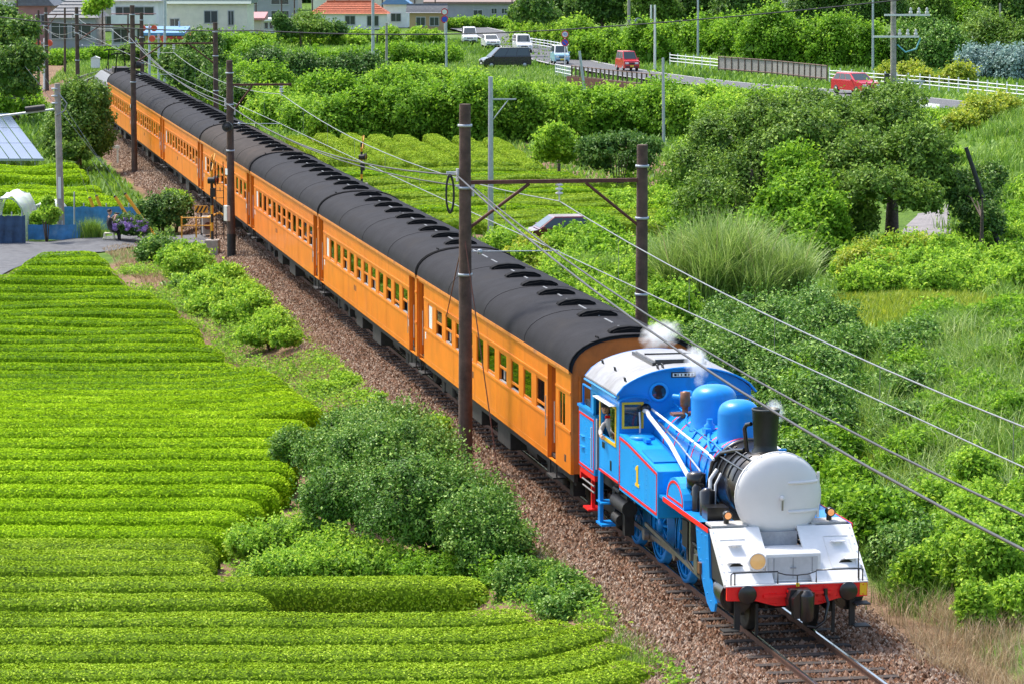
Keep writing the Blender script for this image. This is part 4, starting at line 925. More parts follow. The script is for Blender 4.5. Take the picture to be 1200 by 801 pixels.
# ------------------------------------------------------------ tea field
EXP = .42
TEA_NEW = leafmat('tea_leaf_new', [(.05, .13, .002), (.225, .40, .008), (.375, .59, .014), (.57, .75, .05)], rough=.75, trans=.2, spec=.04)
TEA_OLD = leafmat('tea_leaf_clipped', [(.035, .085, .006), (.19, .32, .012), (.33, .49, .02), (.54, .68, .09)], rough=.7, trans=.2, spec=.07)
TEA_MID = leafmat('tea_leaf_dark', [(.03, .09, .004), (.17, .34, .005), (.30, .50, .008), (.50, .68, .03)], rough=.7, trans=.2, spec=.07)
def tea_row(name, path, width, height, dens, leaf, m, label, group, zfun=None, cat='hedge'):
    """a clipped tea hedge along path [(x, y, zground)...]: lumpy core plus leaves, one mesh"""
    P = np.array(path, float); seg = np.linalg.norm(np.diff(P[:, :2], axis=0), axis=1); L = np.concatenate([[0], np.cumsum(seg)]); tot = L[-1]
    ph = RNG.uniform(0, 6.28, 8)
    def frame(s):
        x = np.interp(s, L, P[:, 0]); y = np.interp(s, L, P[:, 1]); z = np.interp(s, L, P[:, 2])
        dx = np.interp(s+.05, L, P[:, 0])-np.interp(s-.05, L, P[:, 0]); dy = np.interp(s+.05, L, P[:, 1])-np.interp(s-.05, L, P[:, 1]); n = np.hypot(dx, dy)+1e-9
        return x, y, z, dx/n, dy/n
    def shape(s, a, k=1.0):
        x, y, z, dx, dy = frame(s)
        e = np.clip(np.minimum(s, tot-s)/.55, 0, 1); e = np.sqrt(np.clip(1-(1-e)**2, 0.02, 1))
        lump = 1+.02*np.sin(s*2.1+ph[0])+.015*np.sin(s*4.7+ph[1]+a*2)+.012*np.sin(s*9.1+ph[2]-a*3)
        w = width/2*k*(.55+.45*e)*lump; h = height*k*(.45+.55*e)*(1+.012*np.sin(s*1.3+ph[3])+.01*np.sin(s*3.3+ph[4]))
        c = np.cos(a); sn = np.sin(a)
        lat = np.sign(c)*np.abs(c)**EXP*w; up = np.clip(sn, 0, 1)**EXP*h
        return x-dy*lat, y+dx*lat, z+up, dx, dy, lat, up, w, h
    ag = np.linspace(0, PI, 600); gx = np.sign(np.cos(ag))*np.abs(np.cos(ag))**EXP*width/2; gz = np.sin(ag)**EXP*height; gl = np.concatenate([[0], np.cumsum(np.hypot(np.diff(gx), np.diff(gz)))]); arc_a = lambda t: np.interp(t*gl[-1], gl, ag)
    ns = max(4, int(tot/.28)); na = 13
    S_, A_ = np.meshgrid(np.linspace(0, tot, ns), arc_a(np.linspace(0, 1, na)), indexing='ij')
    X, Y, Z, *_ = shape(S_.ravel(), A_.ravel(), .90)
    V1 = np.stack([X, Y, Z], 1); I = np.arange(ns*na).reshape(ns, na)
    F1 = np.stack([I[:-1, :-1].ravel(), I[:-1, 1:].ravel(), I[1:, 1:].ravel(), I[1:, :-1].ravel()], 1)
    n = int(tot*dens); s = RNG.uniform(0, tot, n); a = arc_a(RNG.uniform(.06, .94, n))
    X, Y, Z, dx, dy, lat, up, w, h = shape(s, a, 1.0+RNG.normal(0, .012, n))
    pw = 2/EXP-1; nl = np.sign(lat)*np.abs(lat/w)**pw; nu = np.clip(up/h, 0, 1)**pw+.03
    N_ = unit(np.stack([-dy*nl, dx*nl, nu], 1)+RNG.normal(0, .26, (n, 3))*np.hypot(nl, nu)[:, None])
    V2, F2 = leaf_geo(np.stack([X, Y, Z], 1), N_, leaf*RNG.uniform(.7, 1.3, n), leaf*.55*RNG.uniform(.7, 1.3, n))
    patch = .10*np.sin(s*.9+ph[5])+.08*np.sin(s*2.3+ph[6])
    t2 = np.clip(RNG.beta(2.4, 2.4, n)+patch*.7, 0, 1)
    t1 = np.full(len(V1), .18)  # core tinted darker than the leaves: shade of the gaps put into colour
    c = P.mean(0)
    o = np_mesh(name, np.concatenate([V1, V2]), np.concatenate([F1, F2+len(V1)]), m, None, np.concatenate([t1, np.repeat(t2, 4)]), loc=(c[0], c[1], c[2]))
    return tag(o, label, cat, group)
ROW_Y = [293.3, 301.7, 311.7, 322.8, 333.3, 342, 352, 362.5, 372.5, 382.5, 392.5, 402.5, 412.5, 424.5, 434, 442.5, 450, 456.7, 464, 472.8, 481, 490.5, 501, 513.3, 526, 539.7, 553, 568, 584, 600, 616.7, 631.7, 645, 658, 676.7, 696, 719, 737.5, 757.7, 778.8, 800.5]
ROW_R = [117, 127, 136, 146, 157, 181, 203, 213, 230, 235, 238, 260, 265, 281, 311, 322, 330, 340, 350, 359, 370, 362, 356, 350, 347, 343, 337, 325, 305, 287, 267, 251, 247, 245, 573, 315, 632, 682, 720, 744, 766]
ROW_L = {0: 36, 1: 22, 2: 7}
RISE = {14: .25, 15: .3, 16: .35, 17: .3, 18: .3, 19: .35, 20: .35, 36: .1, 37: .25, 38: .55, 39: .5, 40: .5}
D0, PITCH, HROW = 118.3, 1.595, .78
for i, (py, rx) in enumerate(zip(ROW_Y, ROW_R)):
    D = D0-PITCH*i
    zt = atd(300, py+1.5, D).z                      # top of the hedge
    zg = zt-HROW
    xl = (ROW_L.get(i, -70)-600)/CAM_F*D; xr = (rx-600)/CAM_F*D
    n = 26; path = []
    for k in range(n+1):
        t = k/n; x = xl+(xr-xl)*t
        bow = .10*math.sin(x*.5+i*.3) if i < 16 else .03*math.sin(x*.4+i)
        # some rows turn uphill and back where they meet the bank
        e = max(0, (x-(xr-2.6))/2.6); r_ = RISE.get(i, 0)*e*e
        path.append((x, D+bow+r_*2.2, zg+r_*.55+(.04 if i < 12 else 0)*math.sin(x*.8+i)))
    near = D < 75
    m = TEA_NEW if 17 <= i <= 30 else (TEA_OLD if i > 30 else TEA_MID)
    last = i == len(ROW_Y)-1
    desc = 'bright yellow-green' if 17 <= i <= 30 else ('clipped dull green' if i > 30 else 'rounded mid-green')
    lab = f'{desc} tea hedge, {ordinal(i)} row from the paved lane' if i < 34 else f'{desc} tea hedge in the foreground, {ordinal(len(ROW_Y)-1-i)} row from the bottom edge'
    tea_row('tea_row', path, (.98 if i < 16 else 1.02), HROW, 1350 if near else 950, .066 if near else .08, m, lab, 'tea rows of the near field')
# the further tea fields
def row_between(a, b, n=14, z=None):
    out = []
    for k in range(n+1):
        p = Vector(a).lerp(Vector(b), k/n); out.append((p.x, p.y, terr(p.x, p.y) if z is None else z))
    return out
hx = [(345, 163, 395, 192), (378, 161, 437, 192), (408, 161, 468, 193), (440, 162, 500, 193), (470, 162, 530, 194), (505, 162, 565, 195), (540, 164, 598, 196), (575, 166, 628, 197)]
TEA_FAR = leafmat('tea_leaf_far', [(.06, .14, .008), (.21, .34, .014), (.31, .44, .03), (.42, .54, .06)], rough=.7, trans=.2, spec=.08)
for i, (x0, y0, x1, y1) in enumerate(hx):
    tea_row('tea_row', row_between(at(x0, y0+4, 0), at(x1, y1+6, 0)), 1.12, .85, 330, .14, TEA_FAR, f'receding humped tea row behind the coaches, {ordinal(i)} from the left', 'humped tea rows across the line')
for i in range(13):
    y = 200+i*4.9+max(0, i-6)*.25
    x0 = 372+i*12; x1 = 668+i*8 if i < 4 else 780-max(0, 9-i)*6
    tea_row('tea_row', row_between(at(x0, y+3, 0), at(x1, y+2.2, 0)), 1.35, .62, 260, .12, TEA_MID if i % 4 == 1 else TEA_FAR, f'level tea row beyond the coaches, {ordinal(i)} row below the humped rows', 'level tea rows across the line')
for i, (y, x1) in enumerate(((199, 92), (205, 100), (211, 104), (226, 118), (232, 128), (238, 142), (244, 146))):
    tea_row('tea_row', row_between(at(-40, y+4, -.1), at(x1, y+4, -.1)), 1.4, .6, 260, .12, TEA_NEW, f'low bright tea row behind the netted garden, {ordinal(i)} from the solar panels', 'tea rows behind the garden')
# ------------------------------------------------------------ foliage
def fol(name, lo, mid, hi, **k):
    raw = k.pop('raw', False)
    g = (lambda c: c) if raw else lambda c: (min(1, c[0]*2.1), min(1, c[1]*1.6), c[2]*1.7)
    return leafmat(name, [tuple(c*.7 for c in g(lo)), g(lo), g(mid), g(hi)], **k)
L_DARK = fol('leaf_dark', (.022, .075, .012), (.045, .135, .02), (.11, .23, .05), rough=.5, spec=.3, trans=.25)
L_SHRUB = fol('leaf_shrub', (.030, .104, .011), (.066, .192, .020), (.19, .36, .075), rough=.48, spec=.3, trans=.2)
L_LIGHT = fol('leaf_light', (.07, .19, .014), (.135, .32, .022), (.25, .45, .05), rough=.55, trans=.4, spec=.22)
L_YEL = fol('leaf_yellow', (.09, .18, .012), (.17, .29, .02), (.30, .40, .05), rough=.5, trans=.35)
L_KUDZU = fol('leaf_vine', (.05, .155, .008), (.10, .265, .014), (.18, .38, .035), rough=.55, trans=.4, spec=.22)
L_TREE = fol('leaf_tree', (.026, .085, .012), (.056, .155, .02), (.13, .26, .045), rough=.5, trans=.25)
L_OLIVE = fol('leaf_olive', (.042, .115, .012), (.082, .195, .02), (.16, .31, .045), rough=.55, trans=.25)
L_SILVER = fol('leaf_silver', (.17, .27, .23), (.30, .43, .39), (.48, .60, .56), rough=.6, trans=.2, raw=True)
L_GRASS = fol('blade_green', (.05, .14, .014), (.10, .24, .025), (.22, .38, .07), rough=.5, trans=.35)
L_REED = fol('blade_reed', (.16, .28, .05), (.31, .45, .10), (.56, .66, .28), rough=.45, trans=.35, spec=.35, raw=True)
L_DRY = fol('blade_dry', (.30, .22, .11), (.46, .35, .20), (.62, .50, .32), rough=.7, trans=.3, raw=True)
L_FLOW = fol('petal_lilac', (.42, .26, .62), (.62, .42, .80), (.82, .68, .92), rough=.6, trans=.3, raw=True)
M_bark = mat('bark', (.10, .075, .055), .9, var=.4, scale=8, bump=.6, bscale=30)
def icosphere(n=2):
    bm = bmesh.new(); bmesh.ops.create_icosphere(bm, subdivisions=n, radius=1.0)
    V = np.array([v.co[:] for v in bm.verts]); F = np.array([[v.index for v in f.verts] for f in bm.faces]); bm.free(); return V, F
ICO = icosphere(2)
def foliage(name, blobs, m, leaf, cover=2.2, clump=.36, parent=None, aspect=.6, core=.80, droop=.15, ground=None, updir=.35, loc=None, sprig=1.6):
    """leaves over clumps scattered on ellipsoids (x, y, z, rx, ry, rz); a rough core of the same leaves inside"""
    VV = []; FF = []; TT = []; nv = 0
    BL = np.array(blobs, float)
    for bi, (x, y, z, rx, ry, rz) in enumerate(blobs):
        Rm = (rx*ry*rz)**(1/3.); c0 = np.array([x, y, z]); rr = np.array([rx, ry, rz])
        if core > 0:
            V, F = ICO; k = 1+.13*np.sin(V[:, 0]*5+bi)+.1*np.sin(V[:, 1]*7+bi*2)+.1*np.sin(V[:, 2]*6+bi*3)
            Vc = V*(rr*core*.86)*k[:, None]+c0
            Vt = Vc[F].reshape(-1, 3); Ft = np.arange(len(Vt)).reshape(-1, 3)
            # jitter the core's facets apart so that it reads as leaves too
            Vt = Vt+np.repeat(RNG.normal(0, .05*Rm, (len(F), 3)), 3, 0)
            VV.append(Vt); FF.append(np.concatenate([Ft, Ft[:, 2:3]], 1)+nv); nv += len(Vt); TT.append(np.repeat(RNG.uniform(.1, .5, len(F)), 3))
        area = 4*PI*((rx*ry)**1.6/3+(rx*rz)**1.6/3+(ry*rz)**1.6/3)**(1/1.6)
        n = int(area*cover/(leaf*leaf*aspect*.5))
        ncl = max(6, int(area/(PI*(clump*Rm)**2)*1.5))
        d = unit(RNG.normal(size=(ncl, 3))); d[:, 2] = np.where(d[:, 2] < -.45, -d[:, 2], d[:, 2])
        cc = c0+d*rr*RNG.uniform(.55, 1.08, (ncl, 1)); cr = clump*Rm*RNG.uniform(.4, 1.45, ncl); ct = RNG.normal(0, .17, ncl)
        j = RNG.integers(0, ncl, n)
        q = unit(RNG.normal(size=(n, 3))); q[:, 2] += .25; q = unit(q)
        P = cc[j]+q*(cr[j]*RNG.uniform(.2, 1.15, n)**.7)[:, None]
        # leave out leaves buried deep in the neighbours
        keep = np.ones(n, bool)
        for bj in range(len(blobs)):
            e = (P-BL[bj, :3])/BL[bj, 3:]; keep &= (np.einsum('ij,ij->i', e, e) > .42)
        if ground is not None: keep &= P[:, 2] > ground(P[:, 0], P[:, 1])+.02
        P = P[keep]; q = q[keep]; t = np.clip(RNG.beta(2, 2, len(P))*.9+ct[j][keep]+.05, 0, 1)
        N_ = unit(q*.7+unit((P-c0)/rr)*.5+np.array([0, 0, updir])+RNG.normal(0, .45, (len(P), 3)))
        # sprigs: shoots that stand out of the outline
        ns = int(ncl*sprig); k = 9
        if ns:
            ds = unit(RNG.normal(size=(ns, 3))+np.array([0, 0, .6])); ds[:, 2] = np.abs(ds[:, 2])
            b0 = c0+ds*rr*.85; gd = unit(ds*.5+np.array([0, 0, .9])+RNG.normal(0, .25, (ns, 3))); ln = Rm*RNG.uniform(.2, .75, ns)**1.0
            tt = np.linspace(.05, 1, k); Ps = (b0[:, None]+gd[:, None]*(ln[:, None]*tt[None])[:, :, None]+RNG.normal(0, leaf*.45, (ns, k, 3))).reshape(-1, 3)
            Ns = unit(RNG.normal(0, .7, (len(Ps), 3))+np.array([0, 0, .6])); P = np.concatenate([P, Ps]); N_ = np.concatenate([N_, Ns]); t = np.concatenate([t, np.clip(RNG.beta(2, 2, len(Ps))+.15, 0, 1)])
        V, F = leaf_geo(P, N_, leaf*RNG.uniform(.65, 1.3, len(P)), leaf*aspect*RNG.uniform(.65, 1.3, len(P)), droop)
        VV.append(V); FF.append(F+nv); nv += len(V); TT.append(np.repeat(t, 4))
    V = np.concatenate(VV); F = np.concatenate(FF)
    # the core's triangles were padded to quads: split them apart
    tri = F[:, 2] == F[:, 3]
    if tri.any():
        A = F[tri]; mid = (V[A[:, 0]]+V[A[:, 2]])/2; base = len(V)
        V = np.concatenate([V, mid]); T = np.concatenate(TT+[np.full(len(mid), .3)])
        F[tri, 3] = base+np.arange(len(mid))
    else: T = np.concatenate(TT)
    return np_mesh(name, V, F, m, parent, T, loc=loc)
def pb(px, py, z, rx, rz, ry=None):
    """ellipsoid seen at pixel (px, py), centre height z, radii in pixels"""
    p = at(px, py, z); k = p.y/CAM_F
    return (p.x, p.y, p.z, rx*k, (ry if ry else rx*.85)*k, rz*k)
def stems(name, x, y, z0, z1, n, spread, r, parent):
    mb = MB()
    for i in range(n):
        a = random.uniform(0, 2*PI); k = random.uniform(.2, 1)
        p0 = Vector((x+math.cos(a)*.15*k*spread, y+math.sin(a)*.15*k*spread, z0)); p2 = Vector((x+math.cos(a)*spread*k, y+math.sin(a)*spread*k, z1)); p1 = p0.lerp(p2, .5)+Vector((0, 0, .1))
        mb.tube([p0, p1, p2], [r, r*.7, r*.3], 5, False)
    return mb.build(name, M_bark, parent)
def shrub(name, blobs, m, leafpx, label, cat='shrub', group=None, cover=2.6, clump=.36, aspect=.6, core=.7, stemn=6, updir=.35, droop=.15, sprig=1.6):
    B = np.array(blobs); c = B.mean(0); D = c[1]; gz = terr(c[0], c[1])
    t = empty(name, (c[0], c[1], gz), 0, label, cat, group)
    f = foliage('foliage', [(b[0]-c[0], b[1]-c[1], b[2]-gz, *b[3:]) for b in blobs], m, leafpx*D/CAM_F, cover, clump, t, aspect, core, droop, updir=updir, sprig=sprig)
    if stemn: stems('stem', 0, 0, -.1, max(.3, c[2]-gz), stemn, float(B[:, 3].mean())*.7, .03+.004*B[:, 3].mean(), t)
    return t
def tree(name, px, pyb, z0, H, blobs, m, leafpx, label, group=None, trunk_r=.16, cover=2.5, clump=.33, core=.62, aspect=.6, lean=(0, 0), limbs=7, cat='tree'):
    """tapered trunk with limbs reaching into each crown blob"""
    p = at(px, pyb, z0); t = empty(name, p, 0, label, cat, group)
    BB = [(b[0]-p.x, b[1]-p.y, b[2]-p.z, *b[3:]) for b in blobs]
    foliage('crown', BB, m, leafpx*p.y/CAM_F, cover, clump, t, aspect, core)
    mb = MB(); top = Vector((lean[0], lean[1], H*.62)); 
    mb.tube([(0, 0, -.3), (lean[0]*.15, lean[1]*.15, H*.18), (lean[0]*.5, lean[1]*.5, H*.4), top], [trunk_r*1.25, trunk_r, trunk_r*.75, trunk_r*.35], 8)
    for b in BB[:limbs]:
        h = random.uniform(.22, .42)*H; s = Vector((lean[0]*h/H, lean[1]*h/H, h)); e = Vector(b[:3]); mb.tube([s, s.lerp(e, .5)+Vector((0, 0, .08*H)), e], [trunk_r*.55, trunk_r*.35, trunk_r*.12], 6, False)
    mb.build('trunk', M_bark, t)
    return t
def blades(name, P, H, lean, width, m, parent=None, seg=3, tintb=None, droop=1.0, loc=None, wind=(0., 0.)):
    """curving grass blades, one ribbon each"""
    n = len(P); th = RNG.uniform(0, 2*PI, n); d = np.stack([np.cos(th), np.sin(th), np.zeros(n)], 1); sd = np.stack([-np.sin(th), np.cos(th), np.zeros(n)], 1)
    rot = RNG.uniform(-.9, .9, n)[:, None]; sd = unit(sd*np.cos(rot)+d*np.sin(rot))
    H = np.broadcast_to(H, n)*RNG.uniform(.6, 1.15, n); le = np.broadcast_to(lean, n)*RNG.uniform(.2, 1.2, n)
    wv = np.array([wind[0], wind[1], 0.0])
    V = np.empty((n, (seg+1)*2, 3))
    for k in range(seg+1):
        t = k/seg; c = P+np.array([0, 0, 1.])*(H*(t-droop*.35*t**3*le))[:, None]+(d*(H*le*t**2)[:, None])+wv*(H*t**2)[:, None]
        w = np.asarray(width)*((1-t)**.7*.5+.03)
        V[:, 2*k] = c-sd*w; V[:, 2*k+1] = c+sd*w
    base = (np.arange(n)*(seg+1)*2)[:, None]
    F = np.concatenate([base+np.array([[2*k, 2*k+1, 2*k+3, 2*k+2]]) for k in range(seg)])
    t = np.clip(RNG.beta(2, 2, n) if tintb is None else tintb, 0, 1)
    return np_mesh(name, V.reshape(-1, 3), F, m, parent, np.repeat(t, (seg+1)*2), loc=loc)
def grass_area(name, poly, n, H, width, m, label, lean=.5, seg=2, zoff=0., z=0.0, kind='stuff', tuft=.0, cat='grass'):
    """blades standing inside a pixel polygon of the photograph laid on the ground"""
    W = np.array([at(px, py, z)[:2] for px, py in poly]); x0, y0 = W.min(0); x1, y1 = W.max(0)
    X = RNG.uniform(x0, x1, n*3); Y = RNG.uniform(y0, y1, n*3); ins = np.zeros(len(X), bool); j = len(W)-1
    for i in range(len(W)):
        c = ((W[i, 1] > Y) != (W[j, 1] > Y)) & (X < (W[j, 0]-W[i, 0])*(Y-W[i, 1])/(W[j, 1]-W[i, 1]+1e-12)+W[i, 0]); ins ^= c; j = i
    X = X[ins][:n]; Y = Y[ins][:n]
    if tuft:
        k = max(3, int(len(X)/40)); ci = RNG.integers(0, k, len(X)); X = X[:k][ci]+RNG.normal(0, tuft, len(X)); Y = Y[:k][ci]+RNG.normal(0, tuft, len(Y))
    P = np.stack([X, Y, terr_np(X, Y)+zoff], 1)
    o = blades(name, P, H, lean, width, m, seg=seg); return tag(o, label, cat, kind=kind)
gnp = lambda x, y: terr_np(x, y)

# left bank, between the tea and the line
shrub('overgrown_shrub', [pb(500, 605, .0, 78, 62), pb(432, 555, .0, 62, 50), pb(548, 612, -.1, 55, 48), pb(398, 598, -.2, 48, 42), pb(455, 515, .2, 52, 34), pb(582, 650, -.35, 46, 40), pb(608, 690, -.6, 30, 26), pb(560, 625, 0, 50, 42), pb(345, 530, -.4, 26, 22), pb(378, 545, -.3, 34, 30), pb(482, 550, .35, 62, 48), pb(410, 515, .0, 34, 26)], L_SHRUB, 4.4, 'large dark green overgrown shrub between the tea field and the track', cover=2.5, clump=.22, stemn=14, sprig=3.2)
shrub('tea_seedling_patch', [pb(300, 645, -1.0, 36, 26), pb(345, 640, -1.0, 48, 26), pb(395, 655, -1.0, 52, 26), pb(450, 668, -1.0, 52, 22), pb(350, 668, -1.05, 60, 18)], L_LIGHT, 5.0, 'low light green bushy patch at the foot of the overgrown shrub', cover=2.5, clump=.3, core=.78)
shrub('roadside_shrub', [pb(505, 678, -1.0, 50, 18), pb(550, 675, -.95, 44, 22), pb(592, 690, -.9, 40, 30), pb(610, 712, -.95, 26, 18)], L_KUDZU, 5.2, 'leafy green weeds at the end of the long foreground tea row', cover=2.5, clump=.3)
shrub('small_shrub', [pb(513, 506, .15, 18, 15)], L_LIGHT, 5.5, 'small round light green bush beside the wooden catenary pole', cover=2.5)
shrub('lane_shrub', [pb(188, 297, .25, 24, 15), pb(174, 301, .15, 15, 12)], L_SHRUB, 4.5, 'dark leafy shrub at the lane end of the tea field', cover=2.5)
shrub('bank_shrub', [pb(222, 318, .1, 30, 22), pb(240, 345, -.1, 28, 18)], L_LIGHT, 4.6, 'bright green shrub on the bank near the level crossing', cover=2.5, clump=.3)
shrub('bank_vine', [pb(262, 330, .1, 24, 14), pb(250, 360, -.3, 28, 16), pb(292, 352, .0, 22, 12), pb(276, 372, -.35, 26, 13)], L_LIGHT, 5.0, 'light green broad-leaved vine sprawling on the railway bank', cover=2.5, clump=.28)
shrub('bank_weed', [pb(318, 378, -.1, 20, 11), pb(300, 398, -.4, 22, 11), pb(335, 400, -.15, 18, 10)], L_LIGHT, 4.6, 'green weeds on the bank beside the second coach', cover=2.5, clump=.3)
for i, poly in enumerate(([(190, 330), (250, 345), (300, 420), (255, 400), (205, 360)], [(285, 410), (360, 390), (440, 470), (400, 480), (330, 440)], [(345, 420), (400, 440), (430, 475), (370, 470)])):
    grass_area('bank_grass', poly, (1500, 1600, 1500)[i], (.35, .3, .25)[i], .02, L_GRASS if i != 1 else L_DRY, ('thin grass on the upper bank below the lane', 'dry pale grass on the bank by the curved tea rows', 'short green grass tufts on the bank by the third coach')[i], z=-.7, tuft=.12 if i else .2)
grass_area('trackside_grass', [(625, 660), (665, 670), (700, 710), (740, 745), (815, 790), (800, 815), (740, 815), (700, 760), (640, 720)], 9000, .20, .013, L_GRASS, 'short green grass tufts along the foot of the ballast', z=-.9, tuft=.16)
grass_area('ballast_weeds', [(600, 600), (690, 640), (760, 720), (860, 801), (760, 801), (660, 700)], 900, .16, .014, L_DRY, 'sparse dry weeds growing in the ballast shoulder', z=-.6, tuft=.06)
# around the level crossing and garden
shrub('garden_bush', [pb(190, 253, .45, 28, 20), pb(170, 256, .35, 18, 15), pb(205, 248, .5, 22, 16)], L_DARK, 4.2, 'dense dark green bush beside the lilac hydrangea', cover=2.0)
shrub('clipped_bush', [pb(210, 240, .8, 14, 10), pb(202, 236, .9, 12, 9)], L_LIGHT, 4.0, 'light green bush right behind the dark bush by the track', cover=2.5)
hy = empty('hydrangea', at(152, 280, -.1), 0, 'hydrangea bush covered in lilac flower heads beside the photographer', 'flower bush')
hb = [pb(152, 268, .45, 18, 12), pb(140, 268, .4, 11, 10), pb(164, 270, .4, 12, 10)]
hl_ = hy.location
foliage('foliage', [(b[0]-hl_.x, b[1]-hl_.y, b[2]-hl_.z, *b[3:]) for b in hb], L_DARK, .14, 1.6, .4, hy)
for k in range(60):
    b = random.choice(hb); a = random.uniform(PI, 2*PI)+random.uniform(-.5, .5); e = random.uniform(.0, 1.25)
    x = b[0]-hl_.x+math.cos(a)*math.cos(e)*b[3]*1.02; y = b[1]-hl_.y+math.sin(a)*math.cos(e)*b[4]*1.02; z = b[2]-hl_.z+math.sin(e)*b[5]*1.05
    foliage('flower_head', [(x, y, z, .10, .10, .085)], L_FLOW, .05, 2.2, .4, hy, core=.9, aspect=.9, sprig=0)
gc = at(107, 281, -.1); P = np.stack([RNG.normal(0, .22, 900), RNG.normal(0, .16, 900), np.zeros(900)], 1)
gt = empty('grass_clump', gc, 0, 'round clump of tall green grass at the roadside by the photographer', 'grass clump'); blades('blade_tuft', P, .95, .55, .02, L_GRASS, gt, 3)
tree('conifer_bush', 92, 192, 0, 4.2, [pb(88, 158, 1.7, 32, 34), pb(72, 168, 1.3, 22, 26), pb(108, 150, 2.0, 24, 36), pb(92, 125, 3.2, 26, 26), pb(112, 120, 3.4, 16, 20), pb(110, 172, 1.0, 22, 20), pb(80, 180, .8, 26, 14)], L_OLIVE, 4.2, 'olive green bushy tree beside the line left of the coaches', core=.75, cover=2.5)
tree('garden_tree', 18, 140, 0, 7.5, [pb(12, 50, 6.0, 26, 24), pb(34, 75, 5.0, 18, 20), pb(8, 85, 4.5, 24, 24), pb(28, 40, 6.6, 18, 14), pb(2, 25, 7.2, 18, 14), pb(20, 105, 3.2, 24, 18)], L_TREE, 4.2, 'broadleaf tree at the far left edge above the rails', cover=2.5, core=.7)
shrub('hedge_bush', [pb(15, 120, 1.0, 28, 14), pb(35, 128, .8, 18, 12), pb(-5, 125, 1.0, 20, 14), pb(30, 112, 1.6, 16, 10)], L_KUDZU, 4.0, 'green hedge below the broadleaf tree at the left edge')
tree('trackside_tree', 225, 125, 0, 5, [pb(222, 92, 2.2, 26, 24), pb(205, 80, 2.8, 20, 18), pb(245, 80, 2.8, 22, 22), pb(238, 55, 4.2, 22, 14), pb(255, 105, 1.6, 24, 18), pb(275, 115, 1.2, 22, 16)], L_TREE, 4.2, 'dark leafy tree right behind the fifth and sixth coaches', cover=2.5, core=.75)
shrub('scrub', [pb(270, 60, 1.5, 28, 16), pb(300, 66, 1.2, 26, 14), pb(262, 88, 1.4, 26, 16), pb(290, 95, 1.1, 26, 14)], L_KUDZU, 4.0, 'scrub behind the dark tree beside the coaches')

# weeds and grass that cover the bank between the tea and the ballast
n = 60000; U_ = RNG.uniform(-62, 14, n); V_ = -2.35-RNG.uniform(0, 1, n)**1.1*8.0; X_ = X0+FWx*U_+RTx*V_; Y_ = Y0+FWy*U_+RTy*V_
rx_ = np.interp(Y_, [D0-PITCH*i for i in range(len(ROW_R))][::-1], [((ROW_R[i]+8)-600)/CAM_F*(D0-PITCH*i) for i in range(len(ROW_R))][::-1])
pat = np.sin(X_*.9+Y_*.35)+np.sin(X_*.4-Y_*.62+1.)+.7*np.sin(X_*2.1+Y_*1.2)
ok = (X_ > rx_+.15) & (pat > RNG.uniform(-1.6, .6, n)) & (Y_ < 122); X_, Y_, pat = X_[ok], Y_[ok], pat[ok]
P = np.stack([X_, Y_, terr_np(X_, Y_)-.02], 1); dry = RNG.uniform(0, 1, len(P)) < .3+.25*np.sin(X_*.6+Y_*.21)
tag(blades('bank_weeds', P[~dry], .24, .6, .022, L_GRASS, seg=2), 'patchy green grass over the bank between tea field and track', 'grass', kind='stuff')
tag(blades('bank_straw', P[dry], .20, .7, .02, L_DRY, seg=2), 'dry straw-coloured grass over the bank between tea field and track', 'grass', kind='stuff')
lv = RNG.uniform(0, 1, len(P)) < .55; Q = P[lv]; k = 5
Q = np.repeat(Q, k, 0)+np.stack([RNG.normal(0, .10, len(Q)*k), RNG.normal(0, .10, len(Q)*k), RNG.uniform(.03, .32, len(Q)*k)], 1)
V, F = leaf_geo(Q, unit(RNG.normal(0, .5, (len(Q), 3))+np.array([0, 0, 1.])), .10*RNG.uniform(.6, 1.4, len(Q)), .06*RNG.uniform(.6, 1.4, len(Q)))
tag(np_mesh('bank_herbs', V, F, L_LIGHT, None, np.repeat(RNG.beta(2, 2, len(Q)), 4)), 'low leafy herbs over the bank between tea field and track', 'undergrowth', kind='stuff')
shrub('bank_bush', [pb(300, 362, .1, 20, 14), pb(322, 388, 0, 22, 13)], L_LIGHT, 4.6, 'light weed clump on the bank beside the second coach', cover=2.2)
shrub('bank_bush', [pb(215, 345, -.4, 22, 14), pb(232, 370, -.6, 20, 13)], L_SHRUB, 4.6, 'darker weeds at the tea-field foot of the bank', cover=2.2)
shrub('bank_bush', [pb(200, 310, .1, 18, 14), pb(215, 300, .4, 16, 12)], L_KUDZU, 4.6, 'green weeds between the lane shrub and the bright shrub', cover=2.2)

grass_area('lane_straw', [(120, 293), (165, 290), (170, 305), (205, 345), (190, 350), (140, 318)], 2600, .16, .03, L_DRY, 'straw-coloured dry grass at the top corner of the tea field', z=-.2, seg=2)
